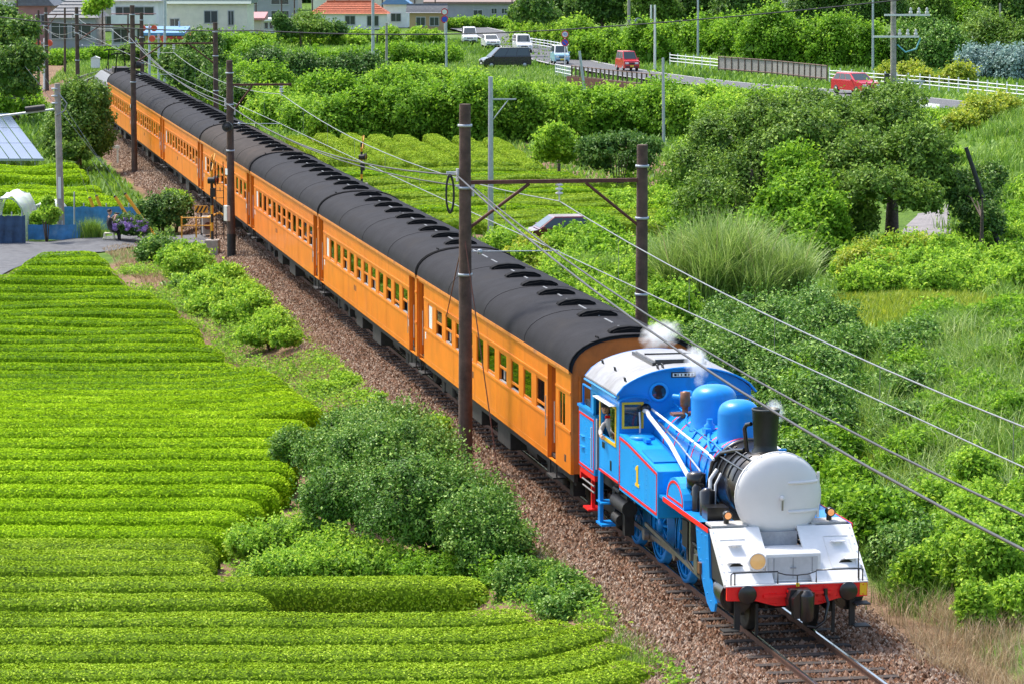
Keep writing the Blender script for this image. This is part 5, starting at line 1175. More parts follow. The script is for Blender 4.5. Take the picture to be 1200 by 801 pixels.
# ------------------------------------------------------------ vegetation right of the line and behind
def inpoly(poly, n, z=0.0):
    W = np.array([at(px, py, z)[:2] for px, py in poly]); x0, y0 = W.min(0); x1, y1 = W.max(0); out = []
    while len(out) < n:
        x = RNG.uniform(x0, x1); y = RNG.uniform(y0, y1); ins = False; j = len(W)-1
        for i in range(len(W)):
            if (W[i, 1] > y) != (W[j, 1] > y) and x < (W[j, 0]-W[i, 0])*(y-W[i, 1])/(W[j, 1]-W[i, 1]+1e-12)+W[i, 0]: ins = not ins
            j = i
        if ins: out.append((x, y))
    return out
def thicket(name, poly, n, r0, r1, hk, m, leafpx, label, cover=2.2, z=0.0, clump=.34, aspect=.65, core=.72, cat='undergrowth', kind='stuff', updir=.35, lift=.35, group=None):
    B = []; n = int(n*1.7); r0 *= .62; r1 *= .86
    for x, y in inpoly(poly, n, z):
        r = RNG.uniform(r0, r1); h = r*hk*RNG.uniform(.8, 1.2); B.append((x, y, terr(x, y)+h*lift, r*RNG.uniform(.9, 1.25), r*RNG.uniform(.8, 1.1), h))
    B = np.array(B); c = B[:, :3].mean(0); D = c[1]
    o = foliage(name, [(b[0]-c[0], b[1]-c[1], b[2]-c[2], *b[3:]) for b in B], m, leafpx*D/CAM_F, cover, clump, None, aspect, core, updir=updir)
    o.location = c; return tag(o, label, cat, group, kind)
def hedge(name, x0, y0, x1, y1, n, r, hk, m, leafpx, label, cover=2.2, jit=.4, group=None, cat='hedge', **k):
    a = at(x0, y0); b = at(x1, y1); B = []
    for i in range(n):
        p = a.lerp(b, (i+.5)/n); rr = r*RNG.uniform(.8, 1.2); h = rr*hk*RNG.uniform(.85, 1.15)
        B.append((p.x+RNG.normal(0, jit), p.y+RNG.normal(0, jit), terr(p.x, p.y)+h*.4, max(rr, (b-a).length/n*.6), rr, h))
    B = np.array(B); c = B[:, :3].mean(0); c[2] = terr(c[0], c[1])
    t = empty(name, c, 0, label, cat, group)
    foliage('foliage', [(q[0]-c[0], q[1]-c[1], q[2]-c[2], *q[3:]) for q in B], m, leafpx*c[1]/CAM_F, cover, .34, t, .65, .74)
    st = MB()
    for q in B[::2]: st.tube([(q[0]-c[0], q[1]-c[1], -.2), (q[0]-c[0]+.1, q[1]-c[1], q[2]-c[2])], [.06, .03], 5, False)
    st.build('stem', M_bark, t); return t
# beside the engine
thicket('shrub_thicket', [(775, 395), (850, 372), (960, 380), (1000, 430), (985, 500), (955, 560), (900, 500), (820, 450)], 30, .7, 1.25, 1.0, L_SHRUB, 4.6, 'fine-leaved green thicket behind the engine', cover=2.2)
thicket('vine_thicket', [(905, 440), (960, 470), (1010, 560), (1045, 640), (1000, 640), (950, 560)], 14, .55, .9, 1.0, L_KUDZU, 7.0, 'broad-leaved vine thicket right behind the smokebox', cover=2.0)
thicket('weed_thicket', [(1055, 640), (1120, 600), (1215, 590), (1215, 740), (1130, 720), (1075, 690)], 22, .4, .7, 1.7, L_LIGHT, 6.2, 'tall leafy green weeds at the right edge beside the engine', cover=2.2, clump=.26)
thicket('dark_weeds', [(1010, 600), (1060, 600), (1090, 660), (1045, 680)], 9, .4, .7, 1.3, L_SHRUB, 6.0, 'darker shrubby weeds just right of the white front deck', cover=2.1)
thicket('slope_weeds', [(1040, 470), (1215, 440), (1215, 600), (1110, 590), (1030, 560)], 22, .4, .8, .8, L_KUDZU, 5.6, 'light green leafy weeds on the slope below the overhead wires', cover=1.9)
thicket('vine_patch', [(1050, 400), (1215, 385), (1215, 440), (1080, 450)], 11, .4, .8, .8, L_KUDZU, 5.2, 'vines and weeds on the right slope under the upper wire', cover=1.9)
thicket('vine_band', [(965, 322), (1030, 300), (1215, 305), (1215, 350), (1080, 348), (990, 345)], 24, .6, 1.0, .85, L_LIGHT, 4.6, 'light green creepers along the far edge of the meadow', cover=2.0)
thicket('creeper_mound', [(985, 312), (1050, 296), (1100, 300), (1060, 325), (1000, 330)], 8, .6, 1.0, 1.0, L_YEL, 4.4, 'yellowish creepers below the big tree', cover=1.8)
grass_area('meadow_grass', [(930, 400), (960, 352), (1050, 356), (1200, 360), (1200, 395), (1050, 398)], 15000, .38, .035, L_YEL, 'pale yellow-green meadow grass beyond the thicket', z=-.3)
grass_area('slope_grass', [(990, 440), (1060, 405), (1215, 400), (1215, 610), (1120, 600), (1010, 540)], 5500, .95, .03, L_GRASS, 'long arching grass on the right slope', z=.3, seg=3, lean=.7, tuft=.22)
grass_area('pale_grass', [(1040, 440), (1120, 420), (1130, 500), (1060, 530)], 1900, 1.1, .028, L_REED, 'pale arching grass tufts beside the upper wires', z=.3, seg=3, lean=.8, tuft=.2)
grass_area('dry_grass', [(1035, 700), (1090, 700), (1215, 720), (1215, 830), (1120, 830), (1075, 770)], 3000, .55, .014, L_DRY, 'dry straw-coloured grass at the lower right corner', z=-.4, seg=3, lean=.7, tuft=.2)
grass_area('verge_grass', [(1020, 640), (1080, 670), (1110, 720), (1060, 720), (1010, 690)], 1600, .6, .015, L_OLIVE, 'brownish green grass by the ballast right of the engine', z=-.4, seg=3, lean=.6, tuft=.15)
# tall grass right of the coaches
def clump_thing(name, px, py, rx, ry, n, H, width, m, label, z=-.3, lean=.6, cat='grass clump', plume=0):
    c = at(px, py, z); t = empty(name, c, 0, label, cat); k = c.y/CAM_F
    a = RNG.uniform(0, 2*PI, n); rr = np.sqrt(RNG.uniform(0, 1, n)); P = np.stack([np.cos(a)*rr*rx*k, np.sin(a)*rr*ry, np.zeros(n)], 1)
    nt_ = max(6, n//260); ti = RNG.integers(0, nt_, n); P = P[:nt_][ti]+RNG.normal(0, .22, (n, 3)); rr = rr[:nt_][ti]; hv = RNG.uniform(.65, 1.2, nt_)[ti]
    P[:, 2] = terr_np(P[:, 0]+c.x, P[:, 1]+c.y)-c.z
    blades('blade_tuft', P, H*hv*(1-.2*rr**2), lean, width, m, t, 4)
    if plume: blades('plume', P[:plume], H*1.2, .35, .03, L_DRY, t, 3)
    return t
clump_thing('pampas_clump', 866, 356, 84, 2.4, 11500, 3.0, .05, L_REED, 'broad clump of tall arching pampas grass in front of the big trees', lean=.62, plume=30)
clump_thing('pampas_clump', 792, 340, 34, 2.0, 2600, 2.1, .04, L_REED, 'smaller clump of tall grass left of the pampas clump, beside the brown pole', lean=.6)
clump_thing('reed_clump', 710, 345, 60, 4.5, 2600, 1.4, .032, L_GRASS, 'tall green grass between the wooden poles behind the first coach', lean=.6)
thicket('trackside_weeds', [(575, 285), (640, 275), (770, 300), (800, 390), (740, 400), (660, 350), (600, 315)], 34, .6, 1.05, .85, L_LIGHT, 4.6, 'mixed weeds growing behind the first coach', cover=1.9)
thicket('kudzu_mound', [(640, 280), (705, 275), (730, 310), (670, 315)], 9, .6, 1.0, 1.2, L_KUDZU, 5.2, 'dark vine mound in front of the parked maroon car', cover=2.0)
thicket('yellow_weeds', [(565, 290), (625, 295), (660, 330), (610, 325)], 8, .45, .75, .8, L_YEL, 4.8, 'yellow-green weeds just behind the coach roofs', cover=1.8)
# big trees at the right
tree('spreading_tree', 1045, 282, -.2, 6.2, [pb(1030, 150, 4.4, 52, 36), pb(1075, 185, 3.6, 42, 34), pb(985, 165, 4.0, 48, 38), pb(1090, 215, 2.6, 28, 24), pb(1010, 200, 3.0, 44, 34), pb(1050, 125, 5.2, 34, 22), pb(960, 210, 2.6, 36, 30), pb(1035, 225, 2.4, 40, 20), pb(945, 170, 3.9, 44, 34), pb(985, 238, 1.8, 38, 30), pb(1000, 262, 1.0, 30, 22), pb(1078, 238, 2.0, 26, 20), pb(920, 180, 3.5, 40, 30)], L_OLIVE, 5.0, 'big spreading tree with dark trunk above the concrete path', trunk_r=.26, cover=2.0, core=.6, clump=.3, limbs=8)
tree('bushy_tree', 880, 292, -.2, 5.2, [pb(850, 175, 3.6, 46, 34), pb(900, 150, 4.5, 44, 32), pb(815, 205, 2.6, 36, 32), pb(860, 220, 2.2, 46, 34), pb(905, 190, 3.2, 40, 32), pb(835, 245, 1.5, 44, 28), pb(945, 135, 4.9, 34, 24)], L_OLIVE, 4.6, 'olive green bushy tree left of the vine-hung tree', trunk_r=.18, cover=2.0, core=.68, clump=.28)
tree('vine_hung_tree', 935, 296, -.2, 4.5, [pb(930, 205, 2.9, 34, 30), pb(945, 235, 2.0, 38, 32), pb(915, 250, 1.6, 30, 30), pb(965, 255, 1.5, 30, 24), pb(940, 275, .9, 34, 20)], L_KUDZU, 5.6, 'tree smothered in bright green vine in front of the spreading tree', trunk_r=.15, cover=2.0, core=.75, clump=.3)
tree('young_tree', 1150, 300, 0, 3.6, [pb(1140, 235, 1.9, 32, 24), pb(1155, 215, 2.5, 26, 18), pb(1125, 225, 2.2, 24, 18), pb(1150, 262, 1.1, 28, 22)], L_TREE, 5.0, 'small leafy tree wrapped round the leaning dark post', trunk_r=.08, cover=1.9, core=.65)
shrub('yellow_bush', [pb(1150, 140, 2.0, 30, 20), pb(1175, 132, 2.2, 24, 18), pb(1125, 152, 1.7, 22, 16)], L_YEL, 4.6, 'yellowish bush on the bank below the white guard rail', cover=1.9)
grass_area('bank_slope_grass', [(1110, 190), (1215, 130), (1215, 310), (1130, 300)], 14000, .75, .05, L_GRASS, 'lush grass on the bank at the right edge', z=1.6, seg=3, lean=.7, tuft=.4)
thicket('bank_creepers', [(1165, 240), (1215, 215), (1215, 300), (1160, 300)], 9, .6, 1., .6, L_KUDZU, 4.6, 'leafy creepers low on the grassy bank', cover=1.8, z=.6)
# centre: hedges and scrub behind the coaches
H1 = dict(cover=2.2)
hedge('vine_hedge', 380, 160, 560, 160, 10, 1.5, 1.45, L_KUDZU, 4.4, 'long vine-covered hedge behind the humped tea rows')
hedge('vine_hedge', 545, 158, 665, 158, 7, 1.5, 1.3, L_KUDZU, 4.4, 'vine-covered hedge left of the leaning steel pole')
hedge('vine_hedge', 660, 152, 790, 152, 8, 1.6, 1.2, L_KUDZU, 4.4, 'tall vine-covered hedge below the bridge railing')
hedge('scrub_hedge', 250, 126, 380, 150, 9, 1.3, 1.1, L_LIGHT, 4.0, 'light green scrub right behind the third coach roof')
hedge('scrub_hedge', 300, 118, 500, 122, 10, 1.6, 1.0, L_KUDZU, 4.0, 'scrub belt above the vine-covered hedge')
hedge('dark_hedge', 270, 97, 440, 97, 10, 1.4, 1.3, L_DARK, 3.8, 'clipped dark green hedge above the scrub belt')
hedge('scrub_hedge', 430, 100, 560, 106, 8, 1.4, .9, L_LIGHT, 3.8, 'light scrub around the foot of the tall blue-grey pole')
hedge('scrub_hedge', 270, 74, 420, 78, 9, 1.3, .8, L_KUDZU, 3.6, 'bushy strip below the olive round bush')
hedge('scrub_hedge', 420, 76, 540, 74, 8, 1.3, .9, L_KUDZU, 3.6, 'green scrub between the two grey poles')
shrub('round_bush', [pb(362, 32, 2.0, 22, 13), pb(350, 38, 1.5, 16, 10), pb(375, 38, 1.5, 16, 10)], L_OLIVE, 3.4, 'round olive bush in front of the orange tiled roof', cover=1.9)
shrub('dark_bush', [pb(393, 38, 1.4, 14, 9), pb(335, 38, 1.6, 12, 12), pb(328, 30, 2.4, 8, 12)], L_DARK, 3.4, 'dark bushes beside the round olive bush', cover=1.9)
hedge('scrub_hedge', 285, 50, 420, 52, 8, 1.1, .8, L_LIGHT, 3.4, 'low green scrub below the pink roof')
hedge('scrub_hedge', 410, 50, 520, 48, 7, 1.2, .8, L_LIGHT, 3.4, 'low green scrub below the blue-white gable house')
hedge('scrub_hedge', 520, 32, 600, 30, 6, 1.1, .7, L_KUDZU, 3.2, 'green bushes in front of the long low warehouse')
grass_area('slope_grass', [(500, 100), (540, 62), (600, 78), (660, 90), (665, 108), (560, 112)], 9000, .9, .09, L_GRASS, 'long light grass on the slope below the dark van', seg=2, lean=.6)
grass_area('field_grass', [(270, 60), (520, 55), (540, 95), (270, 92)], 9000, .7, .1, L_GRASS, 'rough grass between the hedges behind the train', seg=2, lean=.6)
hedge('scrub_hedge', 540, 113, 670, 118, 9, 1.1, .75, L_LIGHT, 4.0, 'light green scrub on the slope below the dark van')
hedge('scrub_hedge', 800, 122, 985, 132, 13, 1.2, .75, L_LIGHT, 4.2, 'light green scrub along the road left of the red car')
hedge('scrub_hedge', 760, 150, 930, 165, 12, 1.6, 1.0, L_LIGHT, 4.4, 'light green scrub above the olive tree')
hedge('scrub_hedge', 690, 114, 800, 120, 8, 1.0, .65, L_LIGHT, 4.2, 'light green growth under the red van')
tree('garden_tree', 655, 205, 0, 3.4, [pb(650, 172, 1.9, 24, 17), pb(640, 182, 1.4, 17, 13), pb(663, 184, 1.3, 17, 14), pb(652, 160, 2.5, 14, 10)], L_LIGHT, 4.6, 'small round bright green tree at the edge of the level tea field', trunk_r=.08, cover=1.9, core=.66)
tb = [pb(700, 176, 1.9, 24, 9), pb(730, 170, 2.1, 24, 9), pb(755, 176, 1.9, 20, 9), pb(700, 192, 1.1, 18, 13), pb(745, 192, 1.0, 20, 13)]
shrub('vine_arbour', tb, L_DARK, 4.6, 'dark vine trained over a low arbour beside the small round tree', cat='arbour', cover=1.8, stemn=8)
thicket('field_weeds', [(680, 215), (790, 215), (800, 262), (770, 270), (690, 225)], 14, .5, .9, .9, L_LIGHT, 4.4, 'weeds between the level tea rows and the olive tree')
# beyond the road at the right
for i, (x, y, w_, h_, m_, lab) in enumerate((
    (655, 46, 42, 26, L_TREE, 'dark round tree at the left end of the tree line behind the road'),
    (705, 48, 46, 30, L_TREE, 'dense dark tree behind the grey crossing signal box'),
    (765, 50, 34, 30, L_OLIVE, 'lighter tree with forked trunk beside the white twin posts'),
    (815, 48, 36, 28, L_TREE, 'dark tree behind the blue-grey street pole'),
    (875, 50, 44, 30, L_TREE, 'tall spreading dark tree behind the lamp on the bridge'),
    (965, 47, 48, 30, L_TREE, 'broad dark tree left of the big concrete pole'),
    (1025, 48, 40, 30, L_TREE, 'dark tree directly behind the big concrete pole'),
    (1085, 44, 34, 22, L_OLIVE, 'olive green tree below the orange-walled house'),
    (1130, 40, 30, 24, L_TREE, 'dark tree left of the rusty brown pole'),
    (1185, 44, 36, 30, L_TREE, 'dark tree at the upper right corner'))):
    p = at(x, y); k = p.y/CAM_F; H = h_*2.2*k
    def bl(dx, dz, sx, sz): return (p.x+dx*w_*k, p.y+RNG.uniform(-1, 1), H*dz, w_*k*sx, w_*k*sx*.8, h_*k*sz)
    tree('background_tree', x, y, 0, H, [bl(-.45, .5, .5, .55), bl(.45, .5, .5, .55), bl(0, .72, .6, .6), bl(-.3, .85, .4, .4), bl(.35, .82, .42, .42), bl(.05, .4, .55, .5)], m_, 3.6, lab, 'trees beyond the road', trunk_r=.3, cover=1.8, core=.66, clump=.3)
hedge('field_hedge', 615, 48, 690, 55, 6, 2.0, 1.1, L_LIGHT, 3.6, 'bushes behind the white fence at the bend in the road')
hedge('field_hedge', 680, 68, 775, 72, 7, 1.8, 1.3, L_KUDZU, 3.8, 'vine bushes between the road and the grey signal box')
hedge('field_hedge', 775, 60, 900, 66, 9, 2.0, 1.2, L_KUDZU, 3.8, 'clipped green hedge behind the white fence and lamp')
hedge('field_hedge', 880, 72, 1030, 76, 10, 2.2, 1.4, L_KUDZU, 3.8, 'clipped green hedge behind the brown bridge railing')
hedge('field_hedge', 1060, 76, 1115, 78, 5, 1.9, 1.5, L_SHRUB, 3.8, 'dark green bush right of the big concrete pole')
hedge('field_hedge', 1120, 70, 1215, 74, 7, 2.0, 1.3, L_OLIVE, 3.8, 'olive bushes behind the silver shrubs')
hedge('silver_shrub', 1130, 88, 1215, 90, 6, 1.6, 1.1, L_SILVER, 3.8, 'silver-blue shrubs behind the white roadside fence', cat='shrub')
hedge('roadside_hedge', 1040, 92, 1130, 97, 6, 1.2, .9, L_YEL, 3.8, 'yellow-green weeds behind the white roadside fence')
grass_area('far_meadow', [(1030, 60), (1060, 46), (1190, 46), (1190, 58)], 4000, .5, .15, L_YEL, 'bright far meadow below the tree line', seg=2)
hedge('far_hedge', 1060, 40, 1200, 42, 8, 2.2, 1.2, L_KUDZU, 3.4, 'far bushes at the edge of the bright meadow')
tree('far_tree', 620, 30, 0, 9, [pb(625, 12, 6, 20, 12), pb(610, 20, 4, 14, 9), pb(640, 22, 4, 16, 10)], L_TREE, 3.4, 'dark tree right of the long low warehouse', trunk_r=.25)
tree('far_tree', 115, 26, 0, 8, [pb(118, 6, 6, 12, 9), pb(108, 14, 4.5, 10, 8)], L_LIGHT, 3.4, 'light green tree between the grey roofs and the balcony house', trunk_r=.2)
hedge('far_hedge', 55, 72, 140, 68, 7, 1.0, .7, L_KUDZU, 3.6, 'green hedge in front of the brick house')
hedge('far_hedge', 150, 72, 215, 66, 6, 1.2, .9, L_OLIVE, 3.6, 'bushes behind the electric locomotive')
hedge('far_hedge', 205, 62, 285, 56, 7, 1.3, .9, L_KUDZU, 3.6, 'green bushes in front of the cream building')
grass_area('far_grass', [(55, 95), (80, 72), (150, 66), (150, 90)], 4000, .6, .09, L_GRASS, 'grass around the far curve of the line', seg=2)
# rear filler so that no bare ground shows between the houses
for i, (x0, x1, y, m_) in enumerate(((-30, 130, 4, L_TREE), (120, 330, 2, L_KUDZU), (330, 520, 1, L_TREE), (520, 700, 3, L_TREE), (700, 960, 4, L_TREE), (950, 1230, 3, L_TREE))):
    hedge('far_woodland', x0, y, x1, y, 12, 4.5, 1.5, m_, 3.2, f'far wooded belt along the top edge, {ordinal(i)} stretch from the left', jit=1.5, cat='trees')

thicket('tree_understory', [(785, 300), (800, 262), (900, 268), (1005, 272), (1010, 305), (900, 312)], 18, .8, 1.3, 1.25, L_KUDZU, 5.0, 'tangled vines filling the ground under the big trees', cover=2.2)
thicket('path_side_weeds', [(1095, 300), (1130, 262), (1200, 270), (1200, 310)], 10, .5, .9, .8, L_LIGHT, 4.6, 'leafy weeds right of the concrete path', z=.3)
thicket('slope_scrub', [(800, 150), (990, 150), (1000, 190), (820, 200)], 16, .9, 1.5, .8, L_LIGHT, 4.2, 'light scrub on the slope between the road and the big trees', z=0)
thicket('roadside_scrub', [(1020, 150), (1110, 145), (1130, 200), (1100, 215), (1070, 180)], 12, .7, 1.1, .7, L_LIGHT, 4.2, 'light scrub on the slope beside the big concrete pole', z=.5)
# rough grass over all the open ground right of and behind the line
n = 200000; D_ = 70+RNG.uniform(0, 1, n)**.8*330; X_ = RNG.uniform(-.19, .26, n)*D_; u_, v_ = uv_np(X_, D_)
ok = (v_ > 3.2) | ((v_ < -3.2) & (D_ > 136))
RP = np.array([(p.x, p.y) for p in RCs]); dm = np.full(n, 1e9)
for q in RP[::2]: dm = np.minimum(dm, (X_-q[0])**2+(D_-q[1])**2)
ok &= dm > 4.2**2
pc = at(1085, 270, 0); ok &= ~((np.abs(X_-pc.x) < 1.7) & (np.abs(D_-pc.y-2) < 9))
X_, D_ = X_[ok], D_[ok]; P = np.stack([X_, D_, terr_np(X_, D_)-.03], 1)
pat = .5+.28*np.sin(X_*.21+D_*.05)+.22*np.sin(X_*.55-D_*.13+2)
tag(blades('rough_grass', P, .22+.0012*D_, .7, (.0011*D_)[:, None]*np.ones((1, 3)), L_GRASS, seg=1, tintb=np.clip(RNG.beta(2, 2, len(P))*.6+pat*.4, 0, 1)), 'rough green grass covering the open ground beyond the line', 'grass', kind='stuff')

grass_area('open_grass', [(985, 420), (1215, 395), (1215, 600), (1090, 590), (1010, 520)], 9000, .55, .03, L_YEL, 'open light grass among the weeds on the right slope', z=.2, seg=2, lean=.6, tuft=.3)
grass_area('road_verge', [(700, 108), (850, 112), (990, 124), (990, 118), (850, 104), (700, 100)], 5000, .8, .08, L_GRASS, 'tall grass along the near edge of the road', seg=2)
grass_area('road_verge', [(1010, 122), (1215, 142), (1215, 152), (1010, 130)], 4000, .8, .08, L_GRASS, 'tall grass along the road right of the red car', seg=2)

thicket('bank_scrub', [(178, 302), (235, 305), (300, 350), (325, 375), (300, 395), (250, 380), (215, 355)], 15, .25, .6, .8, L_LIGHT, 4.6, 'tangled light green weeds running down the railway bank', cover=2.0, z=-.4)
thicket('ballast_edge_weeds', [(360, 420), (420, 455), (450, 480), (420, 490), (370, 455)], 5, .2, .4, .6, L_LIGHT, 4.6, 'small weeds between the curved tea rows and the ballast', cover=1.8, z=-.6)
thicket('foot_weeds', [(600, 700), (640, 690), (690, 740), (670, 750), (620, 735)], 8, .2, .4, .6, L_SHRUB, 5.0, 'small weeds at the foot of the ballast beside the foreground tea', cover=1.8, z=-.9)

grass_area('bank_tall_grass', [(1000, 450), (1060, 410), (1215, 400), (1215, 640), (1150, 640), (1080, 600), (1010, 540)], 6500, 1.0, .035, L_GRASS, 'tall rough grass on the right bank beside the engine', z=.3, seg=3, lean=.75, tuft=.28)
grass_area('bank_reeds', [(1010, 470), (1100, 430), (1215, 430), (1215, 600), (1100, 600)], 2600, 1.2, .035, L_REED, 'pale reeds scattered over the right bank', z=.3, seg=3, lean=.8, tuft=.25)
thicket('side_scrub', [(1215, 150), (1420, 160), (1420, 420), (1215, 420)], 22, .8, 1.6, .8, L_LIGHT, 4.6, 'light scrub on the bank beyond the right edge', z=.5)

thicket('slope_shrubs', [(1010, 430), (1060, 420), (1110, 470), (1080, 540), (1020, 510)], 9, .45, .85, .9, L_SHRUB, 5.2, 'dark leafy shrubs scattered on the right slope under the wires', cover=2.0, z=.2)
# ------------------------------------------------------------ overhead line
M_pole = mat('creosoted_wood', (.105, .066, .05), .85, var=.35, scale=3, bump=.4, bscale=25, streak=((.20, .15, .12), .6, (6, 6, .5), .55))
M_iron = mat('rusty_iron', (.14, .055, .04), .75, .2, var=.3, scale=6)
M_wire = mat('wire_grey', (.30, .31, .32), .4, .6, var=.1)
M_wired = mat('wire_dark', (.07, .07, .075), .5, .3, var=.1)
M_ins = mat('porcelain', (.72, .70, .68), .25, var=.08)
M_galv = mat('galvanised_steel', (.46, .50, .54), .45, .4, var=.12)
M_cpole = mat('pole_concrete', (.36, .33, .29), .9, var=.2, scale=4, bump=.2, bscale=30)
M_blackp = mat('black_rubber', (.02, .02, .022), .6, var=.2)
def wpole(p, h, r=.15, label='', group='railway line poles', parts=None):
    t = empty('line_pole', p, HEAD, label, 'pole', group)
    MB().cyl((0, 0, -.4), (0, 0, h), r*1.12, r*.85, 12).build('shaft', M_pole, t)
    for z in (h*.55, h*.78, h-.5): MB().lathe([(r*1.06, z-.03), (r*1.12, z-.03), (r*1.12, z+.03), (r*1.06, z+.03)], (0, 0, 0), 'Z', 12).build('band', M_galv, t)
    return t
PU = [-8.0, -61.5, -109.0, -157.0, -205.0]
VL = [-2.25, -2.05, -2.2, -2.3, -2.2]
HP = [8.45, 7.5, 8.7, 7.6, 6.6]; ZB = [6.62, 6.53, 6.64, 6.4, 6.0]
plab = ['tall brown wooden pole in front of the first coach', 'brown wooden pole with white cabinet at the level crossing', 'tall brown wooden pole in front of the sixth coach', 'brown wooden pole left of the pantograph', 'brown wooden pole where the rails curve away, far left']
LP = []
for i, u in enumerate(PU):
    p = trk(u, VL[i], 0); p.z = terr(p.x, p.y); t = wpole(p, HP[i]-p.z, .155 if i == 0 else .15, plab[i]); LP.append(t)
    zb = ZB[i]-p.z; dv = {0: 4.25, 2: 4.45, 3: 4.4}.get(i, 2.45)
    bm_ = MB().box((0, dv/2, zb), (.09, dv, .09)); 
    beam = bm_.build('beam', M_iron, t)
    MB().tube([(0, .12, zb-1.05), (0, dv*.36, zb-.05)], .04, 6).build('brace', M_iron, t)
    if dv > 3:
        MB().tube([(0, dv-.12, zb-1.05), (0, dv*.68, zb-.05)], .04, 6).build('brace', M_iron, t)
        q = trk(u, VL[i]+dv, 0); q.z = terr(q.x, q.y)
        lab2 = {0: 'shorter brown wooden pole behind the first coach, paired across the track', 2: 'brown wooden pole behind the sixth coach, paired across the track', 3: 'thin brown wooden pole beyond the electric locomotive'}[i]
        wpole(q, {0: 7.45, 2: 7.75, 3: 7.2}[i]-q.z, .15, lab2)
    cv = -VL[i]
    ins = MB()
    for k in range(3): ins.lathe([(.03, 0), (.09, .02), (.09, .05), (.03, .07)], (0, cv, zb-.12-.1*k), 'Z', 10)
    ins.cyl((0, cv, zb-.45), (0, cv, zb-.05), .02, n=6); ins.build('insulator', M_ins, t)
    MB().tube([(0, .1, 5.0-p.z), (0, cv, 4.98-p.z)], .014, 5).lathe([(.03, 0), (.06, .02), (.06, .1), (.03, .12)], (0, .35, 4.93-p.z), 'Z', 8).build('steady_arm', M_galv, t)
    MB().tube([(0, -.18, HP[i]-1.8-p.z), (0, -.18, HP[i]-1.5-p.z)], .04, 6).tube([(0, .18, HP[i]-2.15-p.z), (0, .18, HP[i]-1.85-p.z)], .04, 6).box((0, 0, HP[i]-1.9-p.z), (.05, .45, .05)).build('wire_bracket', M_ins, t)
t = LP[0]; z0 = t.location.z
ring = MB(); 
for r_ in (.30, .27): ring.tube([(-.1, -.34+r_*.32*math.cos(a), 6.35-z0+r_*math.sin(a)*1.5) for a in np.linspace(0, 2*PI, 25)], .02, 6, False)
ring.build('cable_coil', M_blackp, t); MB().box((-.1, -.2, 6.85-z0), (.06, .45, .05)).build('coil_bracket', M_galv, t)
t = LP[1]; z0 = t.location.z
MB().box((-.0, -.16, 1.45-z0), (.34, .16, .62), rz=.3).build('cabinet', mat('cabinet_white', (.62, .60, .54), .6, var=.1), t, bevel=.02)
MB().box((-.02, -.16, 3.1-z0), (.22, .03, .24), rz=.3).build('notice', M_label, t)
MB().cyl((0, 0, 0), (0, 0, 1.05), .176, .174, 12).build('rubber_sleeve', M_blackp, t)
MB().cyl((.15, -.1, 4.9-z0), (.45, -.18, 4.9-z0), .2, .2, 14).cyl((.45, -.18, 4.9-z0), (.5, -.2, 4.9-z0), .14, .05, 14).build('bell', M_blackp, t)
t = LP[2]; z0 = t.location.z
MB().cyl((.1, .15, 5.5-z0), (.1, .42, 5.5-z0), .2, .2, 14).build('bell', M_blackp, t); MB().box((0, -.17, 3.3-z0), (.2, .02, .2)).build('notice', M_label, t)
# wires
def wire(name, pts, sags, r, m, label, n=14):
    path = []
    for i in range(len(pts)-1):
        a, b = Vector(pts[i]), Vector(pts[i+1])
        for k in range(n):
            tt = k/n; p = a.lerp(b, tt); p.z -= 4*sags[i]*tt*(1-tt); path.append(p)
    path.append(Vector(pts[-1])); c = path[0].copy()
    o = MB().tube([p-c for p in path], r, 5).build(name, m, None, loc=c); return tag(o, label, 'wire', 'overhead wires')
PW = [42.0]+PU
wire('messenger_wire', [trk(u, 0, 6.15 if u != 42 else 6.0) for u in PW], [.6, .6, .5, .5, .5], .014, M_wire, 'pale upper catenary wire running above the centre of the train')
wire('contact_wire', [trk(u, 0, 4.95) for u in PW], [.02]*5, .013, M_wire, 'thin contact wire below the upper catenary wire')
wire('feeder_wire', [trk(42, -2.25, 5.75)]+[trk(u, VL[i]+.2, HP[i]-1.95) for i, u in enumerate(PU)], [.75, .5, .5, .4, .4], .018, M_wired, 'dark upper feeder wire crossing in front of the chimney to the right edge')
wire('feeder_wire', [trk(42, -2.4, 5.35)]+[trk(u, VL[i]-.2, HP[i]-1.65) for i, u in enumerate(PU)], [.85, .6, .5, .4, .4], .022, M_wired, 'thick dark feeder wire, lowest of the wires crossing before the engine')
dr = MB()
def cat_z(u, u0, u1, s):
    tt = (u-u0)/(u1-u0); return 6.15-4*s*tt*(1-tt)
for (u0, u1, s) in ((42, -8, .6), (-8, -61.5, .6), (-61.5, -109, .5)):
    for k in range(1, 8):
        u = u0+(u1-u0)*k/8; dr.tube([trk(u, 0, 4.95), trk(u, 0, cat_z(u, u0, u1, s))], .006, 4)
tag(dr.build('dropper_wires', M_wire), 'short vertical droppers between the catenary and contact wires', 'wire', kind='stuff')
for (a, b, lab) in ((trk(-8, -2.3, 5.6), at(587, 577, -.35), 'brown stay wire from the near pole down to the ballast on its right'), (trk(-8, -2.3, 5.3), at(505, 455, -.5), 'thin stay wire from the near pole down to the bank on its left'), (trk(-61.5, -2.1, 5.5), at(262, 250, 0), 'thin stay wire behind the cabinet pole')):
    c = Vector(b); tag(MB().tube([(0, 0, 0), Vector(a)-c], .014, 5).build('stay_wire', M_iron, None, loc=c), lab, 'wire', 'overhead wires')
wire('phone_cable', [atd(-60, 12, 150), atd(300, 36, 150), atd(660, 35, 150), atd(1260, -25, 150)], [.3, .2, .2], .03, M_wired, 'long black cable sagging across the whole upper background')

